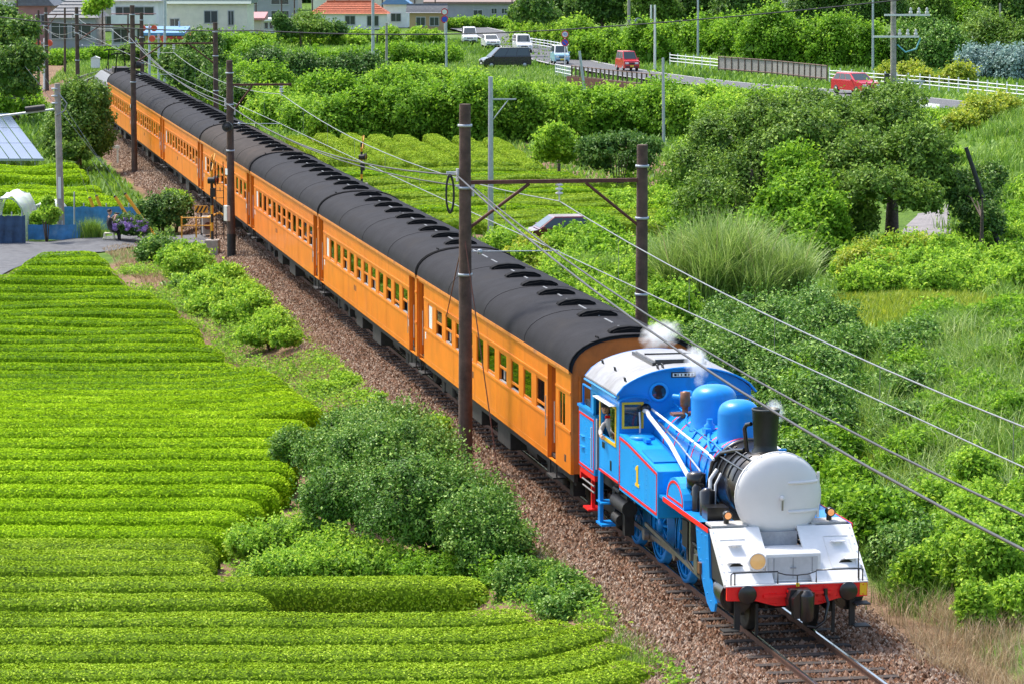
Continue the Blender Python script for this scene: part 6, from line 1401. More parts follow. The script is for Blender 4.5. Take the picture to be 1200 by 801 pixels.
# ------------------------------------------------------------ level crossing
YLW = mat('hazard_yellow', (.75, .36, .02), .5, var=.1); 
def stripes(mb_y, mb_b, fn, n):
    for i in range(n): fn(mb_y if i % 2 else mb_b, i/n, (i+1)/n)
def crossing_signal(px, py, H, label):
    b = at(px, py, -.12); t = empty('crossing_signal', b, 1.48, label, 'signal', 'level crossing signals')
    MB().bb(-.28, .28, -.28, .28, -.3, .35).build('base', M_cpole, t, bevel=.03)
    y, k = MB(), MB()
    for i in range(9): (y if i % 2 else k).cyl((0, 0, .35+i*(H-.4)/9), (0, 0, .35+(i+1)*(H-.4)/9), .06, n=10)
    y.build('yellow_band', YLW, t); k.build('post', M_blackp, t)
    cb = MB(); 
    for a in (.7, -.7): cb.box((0, -.08, H-.05), (.95, .03, .12), ry=a)
    cb.build('crossbuck', YLW, t)
    for sx in (-.28, .28):
        l = MB().cyl((sx, -.22, H-.75), (sx, .1, H-.75), .13, n=14).lathe([(.2, -.2), (.2, -.18)], (sx, 0, H-.75), 'Y', 16).build('lamp', M_blackp, t)
        MB().cyl((sx, -.235, H-.75), (sx, -.222, H-.75), .1, n=14).build('lens', mat('red_lens', (.3, .01, .01), .2), l)
    MB().box((0, 0, H-.75), (.5, .06, .06)).build('bracket', M_blackp, t); MB().box((0, -.05, H-1.25), (.25, .2, .35)).build('bell_box', M_blackp, t)
    return t
crossing_signal(249, 291, 3.5, 'black and yellow level crossing signal in front of the fourth coach')
crossing_signal(424, 223, 2.4, 'level crossing signal behind the coach roofs, half hidden')
ld = at(258, 280, -.1); t = empty('signal_ladder', ld, .3, 'thin dark iron ladder beside the crossing signal', 'ladder')
for sx in (-.16, .16): MB().tube([(sx, 0, -.2), (sx, 0, 3.2)], .02, 5).build('stile', M_blackp, t)
rg = MB().tube([(-.16, 0, 0), (.16, 0, 0)], .013, 5).build('rung', M_blackp, t)
for k in range(10):
    r_ = rg if k == 0 else rg.copy()
    if k: C.objects.link(r_); adopt(r_, t)
    r_.location = (0, 0, .2+k*.3)
a = at(213, 276, -.12); b = at(247, 276, -.12); L_ = (b-a).length; t = empty('crossing_fence', a, 0, 'low orange steel fence beside the crossing signal', 'fence')
for k in range(3): MB().box((L_*k/2, 0, .35), (.06, .06, .9)).build('post', YLW, t)
for z in (.75, .42): MB().tube([(0, -.06, z), (L_, -.06, z)], .025, 6).build('rail', YLW, t)
bd = empty('hazard_board', at(236, 273, -.12), 0, 'yellow and black striped hazard board behind the orange fence', 'sign')
MB().box((0, .05, 1.0), (.55, .03, .3)).build('board', YLW, bd); MB().box((0, .08, .5), (.08, .05, 1.2)).build('post', M_blackp, bd)
for k in range(3): MB().box((-.17+.17*k, .03, 1.0), (.07, .012, .3), ry=.5).build('stripe', M_blackp, bd)
mc = empty('barrier_machine', at(243, 274, -.12), .2, 'grey crossing barrier machine beside the signal', 'barrier')
MB().bb(-.22, .22, -.2, .2, 0, .75).build('housing', M_cpole, mc, bevel=.04); MB().tube([(0, -.25, .7), (.5, -.25, .9), (1.0, -.25, .55)], .05, 6).build('barrier_arm', YLW, mc)
MB().cyl((0, -.28, .35), (0, .28, .35), .16, n=12).build('gear_case', M_iron, mc)
for i, (x0, y0, x1, y1, lab) in enumerate(((105, 232, 117, 264, 'leftmost of the four yellow leaning stay guards by the garden'), (113, 230, 126, 266, 'second yellow leaning stay guard, right beside the photographer'), (135, 231, 166, 280, 'yellow leaning stay guard crossing in front of the hydrangea'), (147, 228, 182, 278, 'rightmost yellow leaning stay guard, nearest the dark bush'))):
    b = at(x1, y1, -.1); tp = atd(x0, y0, b.y-.1)
    t = empty('stay_guard', b, 0, lab, 'post', 'yellow stay guards')
    d = tp-b
    MB().cyl((0, 0, 0), d, .075, .065, 10).build('tube', YLW if False else mat('guard_yellow', (.80, .42, .03), .45, var=.1), t)
    MB().cyl(d, d*1.03, .07, .05, 10).build('cap', M_blackp, t)
    MB().tube([d, d*1.9], .008, 4).build('stay_wire', M_wire, t)
# ------------------------------------------------------------ people
SKIN = mat('skin', (.55, .32, .22), .6, var=.08); BLKC = mat('dark_cloth', (.03, .03, .034), .85, var=.2); SHIRT = mat('pale_shirt', (.52, .50, .48), .85, var=.12); HAIR = mat('dark_hair', (.02, .014, .01), .6)
def figure(name, joints, edges, loc, rz, label, region, mats):
    """one continuous skinned body; region(x,y,z) picks the material of each face"""
    me = bpy.data.meshes.new('body'); me.from_pydata([j[:3] for j in joints], edges, [])
    o = bpy.data.objects.new('body_tmp', me); C.objects.link(o)
    sk = o.modifiers.new('skin', 'SKIN')
    for i, j in enumerate(joints): me.skin_vertices[0].data[i].radius = (j[3], j[3]*(j[4] if len(j) > 4 else 1))
    me.skin_vertices[0].data[0].use_root = True
    sb = o.modifiers.new('sub', 'SUBSURF'); sb.levels = 2; sb.render_levels = 2
    dg = bpy.context.evaluated_depsgraph_get(); m2 = bpy.data.meshes.new_from_object(o.evaluated_get(dg))
    bpy.data.objects.remove(o)
    for m in mats: m2.materials.append(m)
    for p in m2.polygons: p.material_index = region(*p.center); p.use_smooth = True
    t = empty(name, loc, rz, label, 'person'); ob = bpy.data.objects.new('body', m2); C.objects.link(ob); adopt(ob, t); return t
def head(t, x, y, z, face_dir, hairm, hat=None):
    h = MB(); h.lathe([(.0, -.115), (.05, -.105), (.075, -.06), (.085, 0), (.085, .05), (.065, .095), (.0, .115)], (x, y, z), 'Z', 16)
    fx, fy = math.cos(face_dir), math.sin(face_dir); sx, sy = -fy, fx
    h.lathe([(.0, -.02), (.016, -.015), (.012, .02), (0, .03)], (x+fx*.09, y+fy*.09, z-.005), 'Z', 8)
    for s in (-1, 1): h.lathe([(0, -.03), (.015, 0), (0, .03)], (x+sx*s*.088, y+sy*s*.088, z), 'Z', 6)
    hd = h.build('head', SKIN, t)
    e = MB()
    for s in (-1, 1): e.lathe([(0, -.012), (.012, 0), (0, .012)], (x+fx*.078+sx*s*.033, y+fy*.078+sy*s*.033, z+.012), 'Z', 6)
    e.box((x+fx*.082, y+fy*.082, z-.055), (.012, .04, .008), rz=face_dir); e.build('face', HAIR, hd)
    MB().lathe([(.086, .01), (.094, .05), (.075, .105), (.0, .128)], (x-fx*.014, y-fy*.014, z), 'Z', 16).build('hair', hairm, hd)
    if hat: MB().lathe([(.098, .04), (.102, .09), (.08, .135), (0, .142)], (x, y, z), 'Z', 16).box((x+fx*.13, y+fy*.13, z+.05), (.1, .15, .012), rz=face_dir).build('cap', hat, hd)
def hand(t, p, d, m=SKIN):
    """palm with four fingers and a thumb, curled along d"""
    p = Vector(p); d = Vector(d).normalized(); s = d.cross(Vector((0, 0, 1))).normalized() if abs(d.z) < .9 else Vector((1, 0, 0)); u = s.cross(d)
    h = MB().tube([p, p+d*.045, p+d*.085], [.026, .036, .032], 8)
    for i, (o_, l_) in enumerate(((-.028, .065), (-.01, .078), (.01, .072), (.028, .055))): 
        a = p+d*.08+s*o_; h.tube([a, a+d*l_*.55, a+d*l_*.8-u*l_*.45], [.0095, .009, .007], 6)
    a = p+d*.03+s*-.035; h.tube([a, a-s*.03+d*.03, a-s*.03+d*.06-u*.015], [.011, .01, .008], 6)
    h.build('hand', m, t)
# photographer sitting on a step stool
sp_ = at(128, 284, -.1); tcm = math.atan2(.25, 1)
st_ = empty('step_stool', sp_, 0, 'cream plastic step stool carrying the photographer', 'stool')
CR = mat('cream_plastic', (.72, .68, .5), .5, var=.05)
MB().bb(-.2, .2, -.15, .15, .36, .40).build('seat', CR, st_, bevel=.015); MB().bb(-.24, .24, -.26, -.14, .16, .195).build('tread', CR, st_, bevel=.01)
for sx in (-1, 1):
    for sy in (-1, 1): MB().box((sx*.2, sy*.17, .18), (.05, .05, .37), ry=sx*-.12).build('leg', CR, st_)
J = [(0, 0, .50, .15), (0, 0, .72, .13), (.0, 0, .95, .145, .8), (.01, 0, 1.06, .05), (.02, 0, 1.12, .045),
     (.02, -.18, .98, .055), (.16, -.22, .90, .042), (.26, -.12, 1.08, .034), (.02, .18, .98, .055), (.16, .22, .92, .042), (.27, .12, 1.09, .034),
     (.14, -.1, .47, .09), (.4, -.12, .44, .07), (.42, -.12, .2, .05), (.42, -.12, .05, .04), (.5, -.12, .03, .035), (.14, .1, .47, .09), (.4, .12, .44, .07), (.42, .12, .2, .05), (.42, .12, .05, .04), (.5, .12, .03, .035)]
Ed = [(0, 1), (1, 2), (2, 3), (3, 4), (2, 5), (5, 6), (6, 7), (2, 8), (8, 9), (9, 10), (0, 11), (11, 12), (12, 13), (13, 14), (14, 15), (0, 16), (16, 17), (17, 18), (18, 19), (19, 20)]
pt = figure('person', J, Ed, sp_, .35, 'person in black sitting on a cream step stool, raising a camera to the train', lambda x, y, z: 1 if (z > 1.03 or (x > .13 and z > .8)) else 0, [BLKC, SKIN])
head(pt, .04, 0, 1.24, 0, HAIR)
hand(pt, (.26, -.12, 1.08), (.6, .6, .5)); hand(pt, (.27, .12, 1.09), (.6, -.6, .5))
MB().lathe([(.26, .42), (.30, .15), (.32, .02), (.24, .02)], (.2, 0, 0), 'Z', 16).build('skirt', BLKC, pt) if False else None
cmr = empty('camera', sp_+Vector((.3, .12, 1.16)), .35, 'small dark camera held up by the seated photographer', 'camera')
MB().box((0, 0, 0), (.07, .14, .1)).build('body', M_blackp, cmr, bevel=.01); MB().cyl((.03, 0, 0), (.12, 0, 0), .035, n=12).build('lens', M_blackp, cmr)
# driver leaning on the cab window
J = [(0, 0, 0, .17), (0, 0, .25, .15), (.02, -.13, .48, .15, .85), (.04, -.2, .60, .06), (.05, -.23, .68, .05), (.02, -.27, .50, .06), (.05, -.36, .33, .05), (.28, -.40, .28, .04), (.33, -.41, .28, .034), (.06, .08, .48, .065), (.2, .2, .25, .05), (.38, .05, .22, .038)]
Ed = [(0, 1), (1, 2), (2, 3), (3, 4), (2, 5), (5, 6), (6, 7), (7, 8), (2, 9), (9, 10), (10, 11)]
dl = trk(2.72, -1.04, 2.02)
dv = figure('person', J, Ed, dl, HEAD, 'engine driver in pale shirt and dark cap leaning out of the cab window', lambda x, y, z: 1 if (z > .60 or (x > .27)) else 0, [SHIRT, SKIN])
head(dv, .07, -.26, .80, -.35, HAIR, BLKC); hand(dv, (.33, -.41, .28), (1, .05, -.25)); hand(dv, (.38, .05, .22), (1, -.3, -.2))
MB().box((.12, -.22, .63), (.04, .12, .05)).build('neckerchief', RED, dv)
# ------------------------------------------------------------ poles, fences, signs
def cpole(px, py, toppy, r, m, label, z=0., lean=0, name='utility_pole', group='utility poles', r2=None):
    b = at(px, py, z); b.z = max(terr(b.x, b.y), -.4) if z == 0 else z
    top = atd(px+lean, toppy, b.y); t = empty(name, b, 0, label, 'pole', group)
    MB().cyl((0, 0, -.3), (top.x-b.x, 0, top.z-b.z), r, r2 or r*.75, 10).build('shaft', m, t)
    t['h'] = top.z-b.z; return t
t = cpole(72, 279, 98, .16, M_cpole, 'thick concrete utility pole beside the netted garden', z=-.1, lean=-5)
MB().tube([(-.2, -.1, 5.35), (-2.6, -.2, 5.05)], .05, 6).build('arm', M_galv, t); MB().cyl((-1.35, -.3, 5.35), (-.55, -.3, 5.45), .12, n=12).build('cable_joint', M_blackp, t)
for z in (5.6, 5.9, 6.2): MB().lathe([(.14, z-.03), (.165, z-.03), (.165, z+.03), (.14, z+.03)], (-.15, 0, 0), 'Z', 12).build('band', M_galv, t)
MB().tube([(.02, -.15, 6.0), (.35, -.18, 5.6), (.25, -.18, 5.3), (-.1, -.17, 5.1)], .03, 6).build('cable_loop', M_wire, t)
MB().box((-.02, -.17, 2.1), (.12, .02, .9)).build('number_strip', M_label, t)
for (dx, lab) in ((4.3, 'thin stay wire from the concrete pole, upper'), (3.7, 'thin stay wire from the concrete pole, lower')):
    tag(MB().tube([(0, 0, 0), (-dx, 1.5 if dx > 4 else 1.8, 5.2)], .012, 4).build('stay_wire', M_wire, None, loc=at(122, 195, .3)), lab, 'wire', 'overhead wires')
t = cpole(575, 268, 90, .13, M_galv, 'pale steel pole with side arm behind the coaches', z=-.1)
MB().box((.55, 0, 5.55), (1.1, .06, .06)).build('arm', M_galv, t); MB().tube([(.05, 0, 4.6), (.75, 0, 5.5)], .025, 5).build('brace', M_galv, t)
cpole(692, 150, 60, .11, M_galv, 'leaning grey steel pole in front of the bridge railing', lean=-13)
cpole(778, 160, 68, .11, M_galv, 'short grey steel post among the vines below the red van', lean=-1)
cpole(437, 88, -12, .16, M_galv, 'tall blue-grey steel pole rising out of the scrub, left of centre', r2=.13)
cpole(453, 84, 27, .14, M_cpole, 'short weathered pole right of the tall blue-grey pole')
cpole(523, 82, 26, .12, M_galv, 'grey steel pole carrying small signs left of the dark van')
cpole(410, 50, 34, .12, M_blackp, 'short leaning dark stump post in the scrub', lean=10)
cpole(442, 52, 40, .12, M_blackp, 'short dark stump post beside the tall blue-grey pole')
cpole(737, 58, -10, .2, M_cpole, 'grey concrete pole left of the signal box')
cpole(818, 66, -10, .13, M_galv, 'tall blue-grey pole behind the white fence')
cpole(1023, 80, -10, .13, M_galv, 'tall thin blue-grey pole left of the big concrete pole')
t = cpole(1047, 122, -14, .24, M_cpole, 'big concrete utility pole with white cross-arms and insulators by the road', r2=.2)
for z, x0, x1 in ((t['h']-2.0, -.8, 2.6), (t['h']-3.6, -1.6, 1.8), (t['h']-6.9, .1, 2.3)):
    MB().box(((x0+x1)/2, -.28, z), (x1-x0, .12, .14)).build('cross_arm', M_label if z > 3 else M_galv, t)
    for k in range(3):
        xx = x1-.25-.6*k
        MB().lathe([(.05, 0), (.14, .05), (.14, .18), (.06, .3), (.12, .36), (.04, .5)], (xx, -.28, z+.06 if z > 3 else z-.55), 'Z', 8).build('insulator', M_ins, t)
MB().tube([(.2, -.3, t['h']-4.2), (.8, -.3, t['h']-4.75), (1.6, -.3, t['h']-4.5), (1.9, -.3, t['h']-3.7)], .06, 6).build('cable_loop', mat('cable_turquoise', (.12, .40, .48), .5), t)
MB().cyl((-.55, -.25, .4), (-.55, -.25, 2.6), .2, n=12).build('dark_sleeve', M_blackp, t)
MB().box((.7, -.3, .35), (1.3, .5, .6)).build('switch_box', M_galv, t, bevel=.05)
cpole(1090, 48, 6, .14, M_cpole, 'short grey pole overgrown at the far meadow', lean=0) if False else cpole(1172, 46, 4, .16, M_cpole, 'grey pole with creeper at the edge of the far meadow')
cpole(1189, 44, -8, .2, M_pole, 'rusty brown pole at the upper right corner')
cpole(943, 46, 17, .14, M_pole, 'dark pole standing in the tree line')
cpole(1172, 283, 173, .11, M_blackp, 'leaning dark post wrapped by the small tree', z=.4, lean=-40)
for i, (x, yb, yt, m_, lab) in enumerate(((193, 96, -6, M_galv, 'pale blue pole directly behind the rear coach'), (175, 92, 28, M_galv, 'slim pole with red lamps left of the pale blue pole'), (186, 95, 40, M_galv, 'slim pole with red lamps right beside the pale blue pole'), (210, 60, 25, M_galv, 'slim grey lamp pole in front of the cream building'), (230, 48, 2, M_pole, 'brown pole in front of the cream building'), (267, 40, -8, M_galv, 'pale blue pole at the right of the cream building'), (275, 40, -8, M_pole, 'thin brown pole at the right end of the cream building'), (76, 84, 9, M_pole, 'thin dark pole with yellow band near the far curve'), (345, 32, -8, M_pole, 'dark pole left of the orange tiled house'), (366, 28, -8, M_pole, 'dark pole in front of the orange tiled house'), (409, 28, -8, M_pole, 'dark pole in the middle of the orange tiled house'), (448, 28, -8, M_pole, 'dark pole at the right end of the orange roof'), (486, 20, -8, M_pole, 'brown pole left of the long warehouse'), (535, 22, -8, M_pole, 'dark pole at the left of the warehouse front'), (563, 22, -8, M_pole, 'dark pole in the middle of the warehouse front'), (52, 100, 45, M_label, 'white post with a red lamp beside the far rails'), (45, 102, 12, M_pole, 'brown pole beside the broadleaf tree at the left'))):
    t = cpole(x, yb, yt, .13 if m_ is M_galv else .12, m_, lab)
    if 'red lamp' in lab:
        for sx in (-.5, .5): MB().cyl((sx, -.3, t['h']-.4), (sx, 0, t['h']-.4), .28, n=12).build('lamp', mat('lamp_red', (.75, .09, .04), .4), t)
        MB().box((0, -.1, t['h']-.4), (1.0, .1, .1)).build('bracket', M_galv, t)
t = cpole(907, 66, 36, .16, M_galv, 'blue-grey post with tilted floodlight beside the bridge'); MB().box((.7, -.1, t['h']+.2), (1.0, .4, .5), ry=-.5).build('floodlight', M_label, t, bevel=.05)
for x, lab in ((763, 'left of two white twin posts by the road'), (767.5, 'right of two white twin posts by the road')): cpole(x, 70 if x < 765 else 80, 6, .13, M_label, lab)
# round road signs
b = at(662, 76, 0); t = empty('road_sign', b, .0, 'post with a red-ringed disc above a blue no-parking disc', 'sign')
MB().cyl((0, 0, 0), (0, 0, 3.0), .05, n=8).build('post', M_label, t)
SB = mat('sign_blue', (.02, .09, .55), .5, var=.03); SR = mat('sign_red', (.65, .02, .03), .5, var=.03)
def disc(z, ringm, facem, sl):
    MB().cyl((0, -.06, z), (0, -.09, z), .36, n=24).build('ring', ringm, t); f = MB().cyl((0, -.092, z), (0, -.10, z), .27, n=24).build('disc', facem, t)
    return f
f = disc(2.95, SR, M_label, False)
dg = MB()
for (x, zz, w_, h_) in ((-.13, 3.03, .035, .14), (-.09, 2.95, .13, .035), (-.05, 2.95, .035, .28), (.05, 2.95, .035, .26), (.16, 2.95, .035, .26), (.105, 3.07, .11, .035), (.105, 2.83, .11, .035)): dg.bb(x-w_/2, x+w_/2, -.106, -.102, zz-h_/2, zz+h_/2)
dg.build('numerals', SB, f)
f = disc(2.15, SR, SB, True); MB().box((0, -.104, 2.15), (.54, .006, .08), ry=.785).build('slash', SR, f)
t = empty('road_sign', at(521, 46, 0), 0, 'small blue and red disc signs on the pole by the far cars', 'sign')
MB().cyl((0, 0, 0), (0, 0, 2.6), .06, n=8).build('post', M_label, t); MB().cyl((0, -.06, 2.4), (0, -.09, 2.4), .45, n=20).build('ring', SR, t); MB().cyl((0, -.092, 2.4), (0, -.1, 2.4), .34, n=20).build('disc', SB, t); MB().cyl((.0, -.06, 3.3), (.0, -.09, 3.3), .42, n=20).build('ring', SR, t); MB().cyl((.0, -.092, 3.3), (.0, -.1, 3.3), .31, n=20).build('disc', M_label, t)
# grey railway signal cabinet seen from behind
GRB = mat('cabinet_blue_grey', (.18, .22, .26), .55, var=.08)
b = at(748, 60, 0); t = empty('signal_cabinet', b, .1, 'large blue-grey box with round hood on a post beside the road', 'cabinet')
MB().cyl((0, 0, -.2), (0, 0, .9), .3, n=10).build('post', M_blackp, t); MB().bb(-.85, .85, -.35, .35, .8, 2.5).build('box', GRB, t, bevel=.04)
MB().bb(-.95, .95, -.4, .4, .72, .8).build('shelf', M_blackp, t); MB().bb(-.22, .22, -.37, -.352, 1.6, 1.8).build('louvre', M_blackp, t)
for k in (-.5, -.17, .17, .5): MB().bb(k-.01, k+.01, -.362, -.352, .85, 2.45).build('seam', M_galv, t)
MB().prism([(-.45, 2.5), (.45, 2.5), (.1, 2.9), (-.1, 2.9)], -.2, .2, 'Y').build('cowl', GRB, t); MB().prism([(-.48, 3.0)]+[(.48*-math.cos(a), 3.0+.62*math.sin(a)) for a in np.linspace(0, PI, 13)]+[(.48, 3.0)], -.15, .15, 'Y').build('hood', GRB, t)
MB().bb(-.4, .4, -.2, .2, 2.93, 2.99).build('collar', M_label, t)
# fences
M_fw = mat('fence_white', (.76, .77, .76), .5, var=.06); M_fb = mat('railing_brown', (.17, .105, .08), .7, var=.25)
def fence(pts, label, m, h=1.0, step=2.0, rails=(.35, .65, .95), panel=None, pw=.1):
    P = [Vector(p) for p in pts]; o = P[0].copy(); t = empty('road_fence', o, 0, label, 'fence', 'fences along the road')
    L = [0]
    for i in range(len(P)-1): L.append(L[-1]+(P[i+1]-P[i]).length)
    def pos(s):
        for i in range(len(P)-1):
            if s <= L[i+1] or i == len(P)-2: return P[i].lerp(P[i+1], (s-L[i])/(L[i+1]-L[i]))
    n = max(2, int(L[-1]/step)); pm = MB().box((0, 0, h/2), (pw, pw, h)).build('post', m, t); 
    for k in range(n+1):
        q = pm if k == 0 else pm.copy()
        if k: C.objects.link(q); adopt(q, t)
        q.location = pos(L[-1]*k/n)-o
    for z in rails:
        rb = MB(); rb.tube([pos(L[-1]*k/n)-o+Vector((0, -.06, z)) for k in range(n+1)], .045, 5); rb.build('rail', m, t)
    if panel:
        for k in range(n):
            a_ = pos(L[-1]*k/n)-o; b_ = pos(L[-1]*(k+1)/n)-o
            MB().add([a_+Vector((0, .05, .1)), b_+Vector((0, .05, .1)), b_+Vector((0, .05, h-.12)), a_+Vector((0, .05, h-.12)), a_+Vector((0, .09, .1)), b_+Vector((0, .09, .1)), b_+Vector((0, .09, h-.12)), a_+Vector((0, .09, h-.12))], [(0, 1, 2, 3), (7, 6, 5, 4), (0, 4, 5, 1), (3, 2, 6, 7)]).build('panel', panel, t)
    return t
M_mesh = mat('railing_panel', (.30, .28, .26), .8, var=.25, scale=10)
fence([at(601, 52), at(640, 58), at(690, 68)], 'white fence at the bend behind the small blue-white truck', M_fw, 1.1)
fence([at(700, 64), at(757, 72)], 'short white fence between the twin posts and the signal box', M_fw, 1.1)
fence([at(785, 76), at(842, 82)], 'white fence left of the brown bridge railing', M_fw, 1.15)
fence([at(842, 83), at(905, 88), at(969, 95)], 'brown bridge railing with grey panels, far side of the road', M_fb, 1.35, 1.25, (.2, 1.3), M_mesh, .12)
fence([at(972, 96), at(1080, 104), at(1140, 110), at(1215, 118)], 'long white fence running to the right edge behind the red car', M_fw, 1.2, 1.7)
fence([at(651, 88), at(670, 92)], 'short white fence in front of the small blue-white truck', M_fw, 1.0, .8, (.3, .6, .95))
fence([at(670, 92), at(720, 98), at(775, 104)], 'brown bridge railing in front of the red van', M_fb, 1.15, 1.0, (1.1, .25), None, .14)
b0 = [at(664, 99), at(700, 103), at(745, 108)]
kb = empty('bridge_parapet', b0[0], 0, 'low dark brown concrete kerb under the near bridge railing', 'wall')
for i in range(2):
    a_, c_ = b0[i]-b0[0], b0[i+1]-b0[0]; MB().add([a_+Vector((0, 0, -.4)), c_+Vector((0, 0, -.4)), c_+Vector((0, 0, .7)), a_+Vector((0, 0, .7)), a_+Vector((0, .3, -.4)), c_+Vector((0, .3, -.4)), c_+Vector((0, .3, .7)), a_+Vector((0, .3, .7))], [(0, 1, 2, 3), (7, 6, 5, 4), (3, 2, 6, 7), (0, 3, 7, 4), (1, 5, 6, 2)]).build('kerb_block', M_iron, kb)
def guard(x0, y0, x1, y1, z, label):
    a_ = at(x0, y0, z); c_ = at(x1, y1, z); t = empty('guard_rail', a_, 0, label, 'guard rail', 'fences along the road'); d = c_-a_
    MB().add([Vector((0, 0, .35)), d+Vector((0, 0, .35)), d+Vector((0, -.1, .55)), Vector((0, -.1, .55)), d+Vector((0, 0, .8)), Vector((0, 0, .8)), Vector((0, .06, .35)), d+Vector((0, .06, .35)), d+Vector((0, .06, .8)), Vector((0, .06, .8))], [(0, 1, 2, 3), (3, 2, 4, 5), (6, 9, 8, 7), (5, 4, 8, 9), (0, 6, 7, 1)]).build('beam', M_fw, t)
    for k in range(3): p = d*(k/2); MB().box((p.x, p.y+.1, .3), (.1, .1, .9)).build('post', M_fw, t)
guard(1062, 131, 1101, 136, 0, 'white steel guard rail right of the big concrete pole'); guard(1184, 140, 1230, 146, 1.2, 'white steel guard rail at the right edge')

# ------------------------------------------------------------ vehicles
TYRE = mat('tyre_rubber', (.018, .018, .019), .8, var=.2); HUB = mat('wheel_silver', (.45, .46, .47), .4, .5)
CG = glass('car_glass', (.03, .045, .05), .06); LENS = mat('lamp_glass', (.7, .7, .68), .15, var=.05); PLY = mat('plate_yellow', (.80, .55, .03), .5, var=.03); TRIM = mat('car_trim', (.02, .02, .022), .5)
CARS = {  # length, width, lower profile, cabin base, cabin roof (x from the rear, z)
 'kei_van': (3.4, 1.46, [(0, .3), (3.4, .3), (3.4, .62), (3.33, .98), (2.85, 1.08), (0, 1.08)], (0.02, 2.88), (.12, 2.25), 1.08, 1.86, .29),
 'suv': (4.55, 1.84, [(0, .35), (4.5, .35), (4.55, .7), (4.4, .98), (3.35, 1.1), (.0, 1.12)], (.05, 3.4), (.55, 2.5), 1.1, 1.7, .35),
 'minivan': (4.7, 1.72, [(0, .32), (4.65, .32), (4.7, .65), (4.5, .95), (3.9, 1.08), (0, 1.1)], (.03, 4.0), (.2, 3.1), 1.09, 1.95, .32),
 'hatch': (3.9, 1.68, [(0, .3), (3.85, .3), (3.9, .6), (3.7, .85), (2.85, .95), (0, .98)], (.05, 2.95), (.5, 2.1), .96, 1.5, .3)}
def car(kind, px, py, rz, paint, label, roofm=None, plate=None, z=None, name='parked_car', hoodm=None):
    Lc, W, low, (cb0, cb1), (cr0, cr1), zb, zt, wr = CARS[kind]
    p = at(px, py, 0); p.z = rz_at(p) if z is None else z
    t = empty(name, p, rz, label, 'car', 'vehicles on the road'); h = W/2; o = (Lc/2, 0, 0)
    body = MB().prism(low, -h, h, 'Y').build('body', paint, t, o, bevel=.06)
    ti = .16; vs = [(cb0, -h+.03, zb), (cb1, -h+.03, zb), (cb1, h-.03, zb), (cb0, h-.03, zb), (cr0, -h+ti, zt), (cr1, -h+ti, zt), (cr1, h-ti, zt), (cr0, h-ti, zt)]
    MB().add(vs, [(0, 1, 5, 4), (2, 3, 7, 6), (1, 2, 6, 5), (3, 0, 4, 7), (4, 5, 6, 7)]).build('cabin', roofm or paint, t, o, bevel=.05)
    V = [Vector(v) for v in vs]
    def pane(a, b, c, d, e=.012, i=.1, j=.12):
        a, b, c, d = V[a], V[b], V[c], V[d]; n = (b-a).cross(d-a).normalized()*e
        q = lambda s, u: (a.lerp(b, s)).lerp(d.lerp(c, s), u)+n
        return [q(i, j), q(1-i, j), q(1-i, 1-j), q(i, 1-j)]
    def glasspane(Q, nm): MB().add(Q, [(0, 1, 2, 3)]).build(nm, CG, t, o)
    glasspane(pane(1, 2, 6, 5, i=.06, j=.1), 'windscreen'); glasspane(pane(3, 0, 4, 7, i=.08), 'rear_window')
    for (a, b, c, d) in ((0, 1, 5, 4), (2, 3, 7, 6)):
        Q = pane(a, b, c, d, i=.05, j=.13)
        for s0, s1 in ((0, .3), (.33, .62), (.65, 1)):
            f = lambda s: (Q[0].lerp(Q[1], s), Q[3].lerp(Q[2], s)); l0, u0 = f(s0); l1, u1 = f(s1); glasspane([l0, l1, u1, u0], 'side_window')
    for x in (wr*2.1, Lc-wr*2.35):
        for s in (-1, 1):
            w_ = MB().lathe([(wr*.6, -.1), (wr, -.08), (wr, .08), (wr*.6, .1)], (x, s*(h-.08), wr), 'Y', 18).build('wheel', TYRE, t, o); MB().lathe([(0, s*.101), (wr*.58, s*.101), (wr*.6, s*.08)], (x, s*(h-.08), wr), 'Y', 14).build('hub', HUB, w_, o)
    for s in (-1, 1):
        MB().box((Lc-.04, s*(h-.27), .76), (.12, .34, .17)).build('headlight', LENS, t, o, bevel=.03); MB().box((.02, s*(h-.14), .85), (.08, .16, .3)).build('tail_light', SR, t, o)
        MB().box((cb1-.25, s*(h+.08), zb+.08), (.12, .18, .14)).build('mirror', paint, t, o, bevel=.03)
    MB().box((Lc-.0, 0, .72), (.03, W*.42, .12)).box((Lc+.0, 0, .42), (.06, W*.8, .12)).build('grille', TRIM, t, o)
    MB().box((Lc+.035, 0, .5), (.02, .34, .17)).build('number_plate', plate or M_label, t, o)
    return t
P_red = mat('paint_red', (.50, .012, .02), .25, var=.04, coat=.5); P_red2 = mat('paint_crimson', (.55, .02, .04), .25, var=.04, coat=.5); P_wht = mat('paint_white', (.78, .78, .78), .25, var=.03, coat=.5); P_blk = mat('paint_black', (.012, .013, .02), .2, var=.1, coat=.6); P_lb = mat('paint_light_blue', (.30, .52, .66), .3, var=.04, coat=.4); P_mar = mat('paint_maroon', (.16, .02, .03), .22, var=.05, coat=.6)
def hd(dx, dy): return math.atan2(dy, dx)
car('kei_van', 735, 81.5, hd(.22, -.97), P_red, 'small red boxy van with yellow plate driving over the bridge', plate=PLY, roofm=P_red)
car('suv', 1003, 108.5, hd(.45, -.89), P_red2, 'bright red sport utility car on the road at the right')
car('minivan', 592, 80, hd(-.96, -.28), P_blk, 'black minivan parked among the grass facing left', z=.0)
car('kei_van', 656, 73.5, hd(.12, -.99), P_lb, 'small light-blue and white truck with yellow plate behind the white fence', roofm=P_wht, plate=PLY)
car('minivan', 612, 60, hd(.1, -.99), P_wht, 'white van at the bend just right of the black minivan')
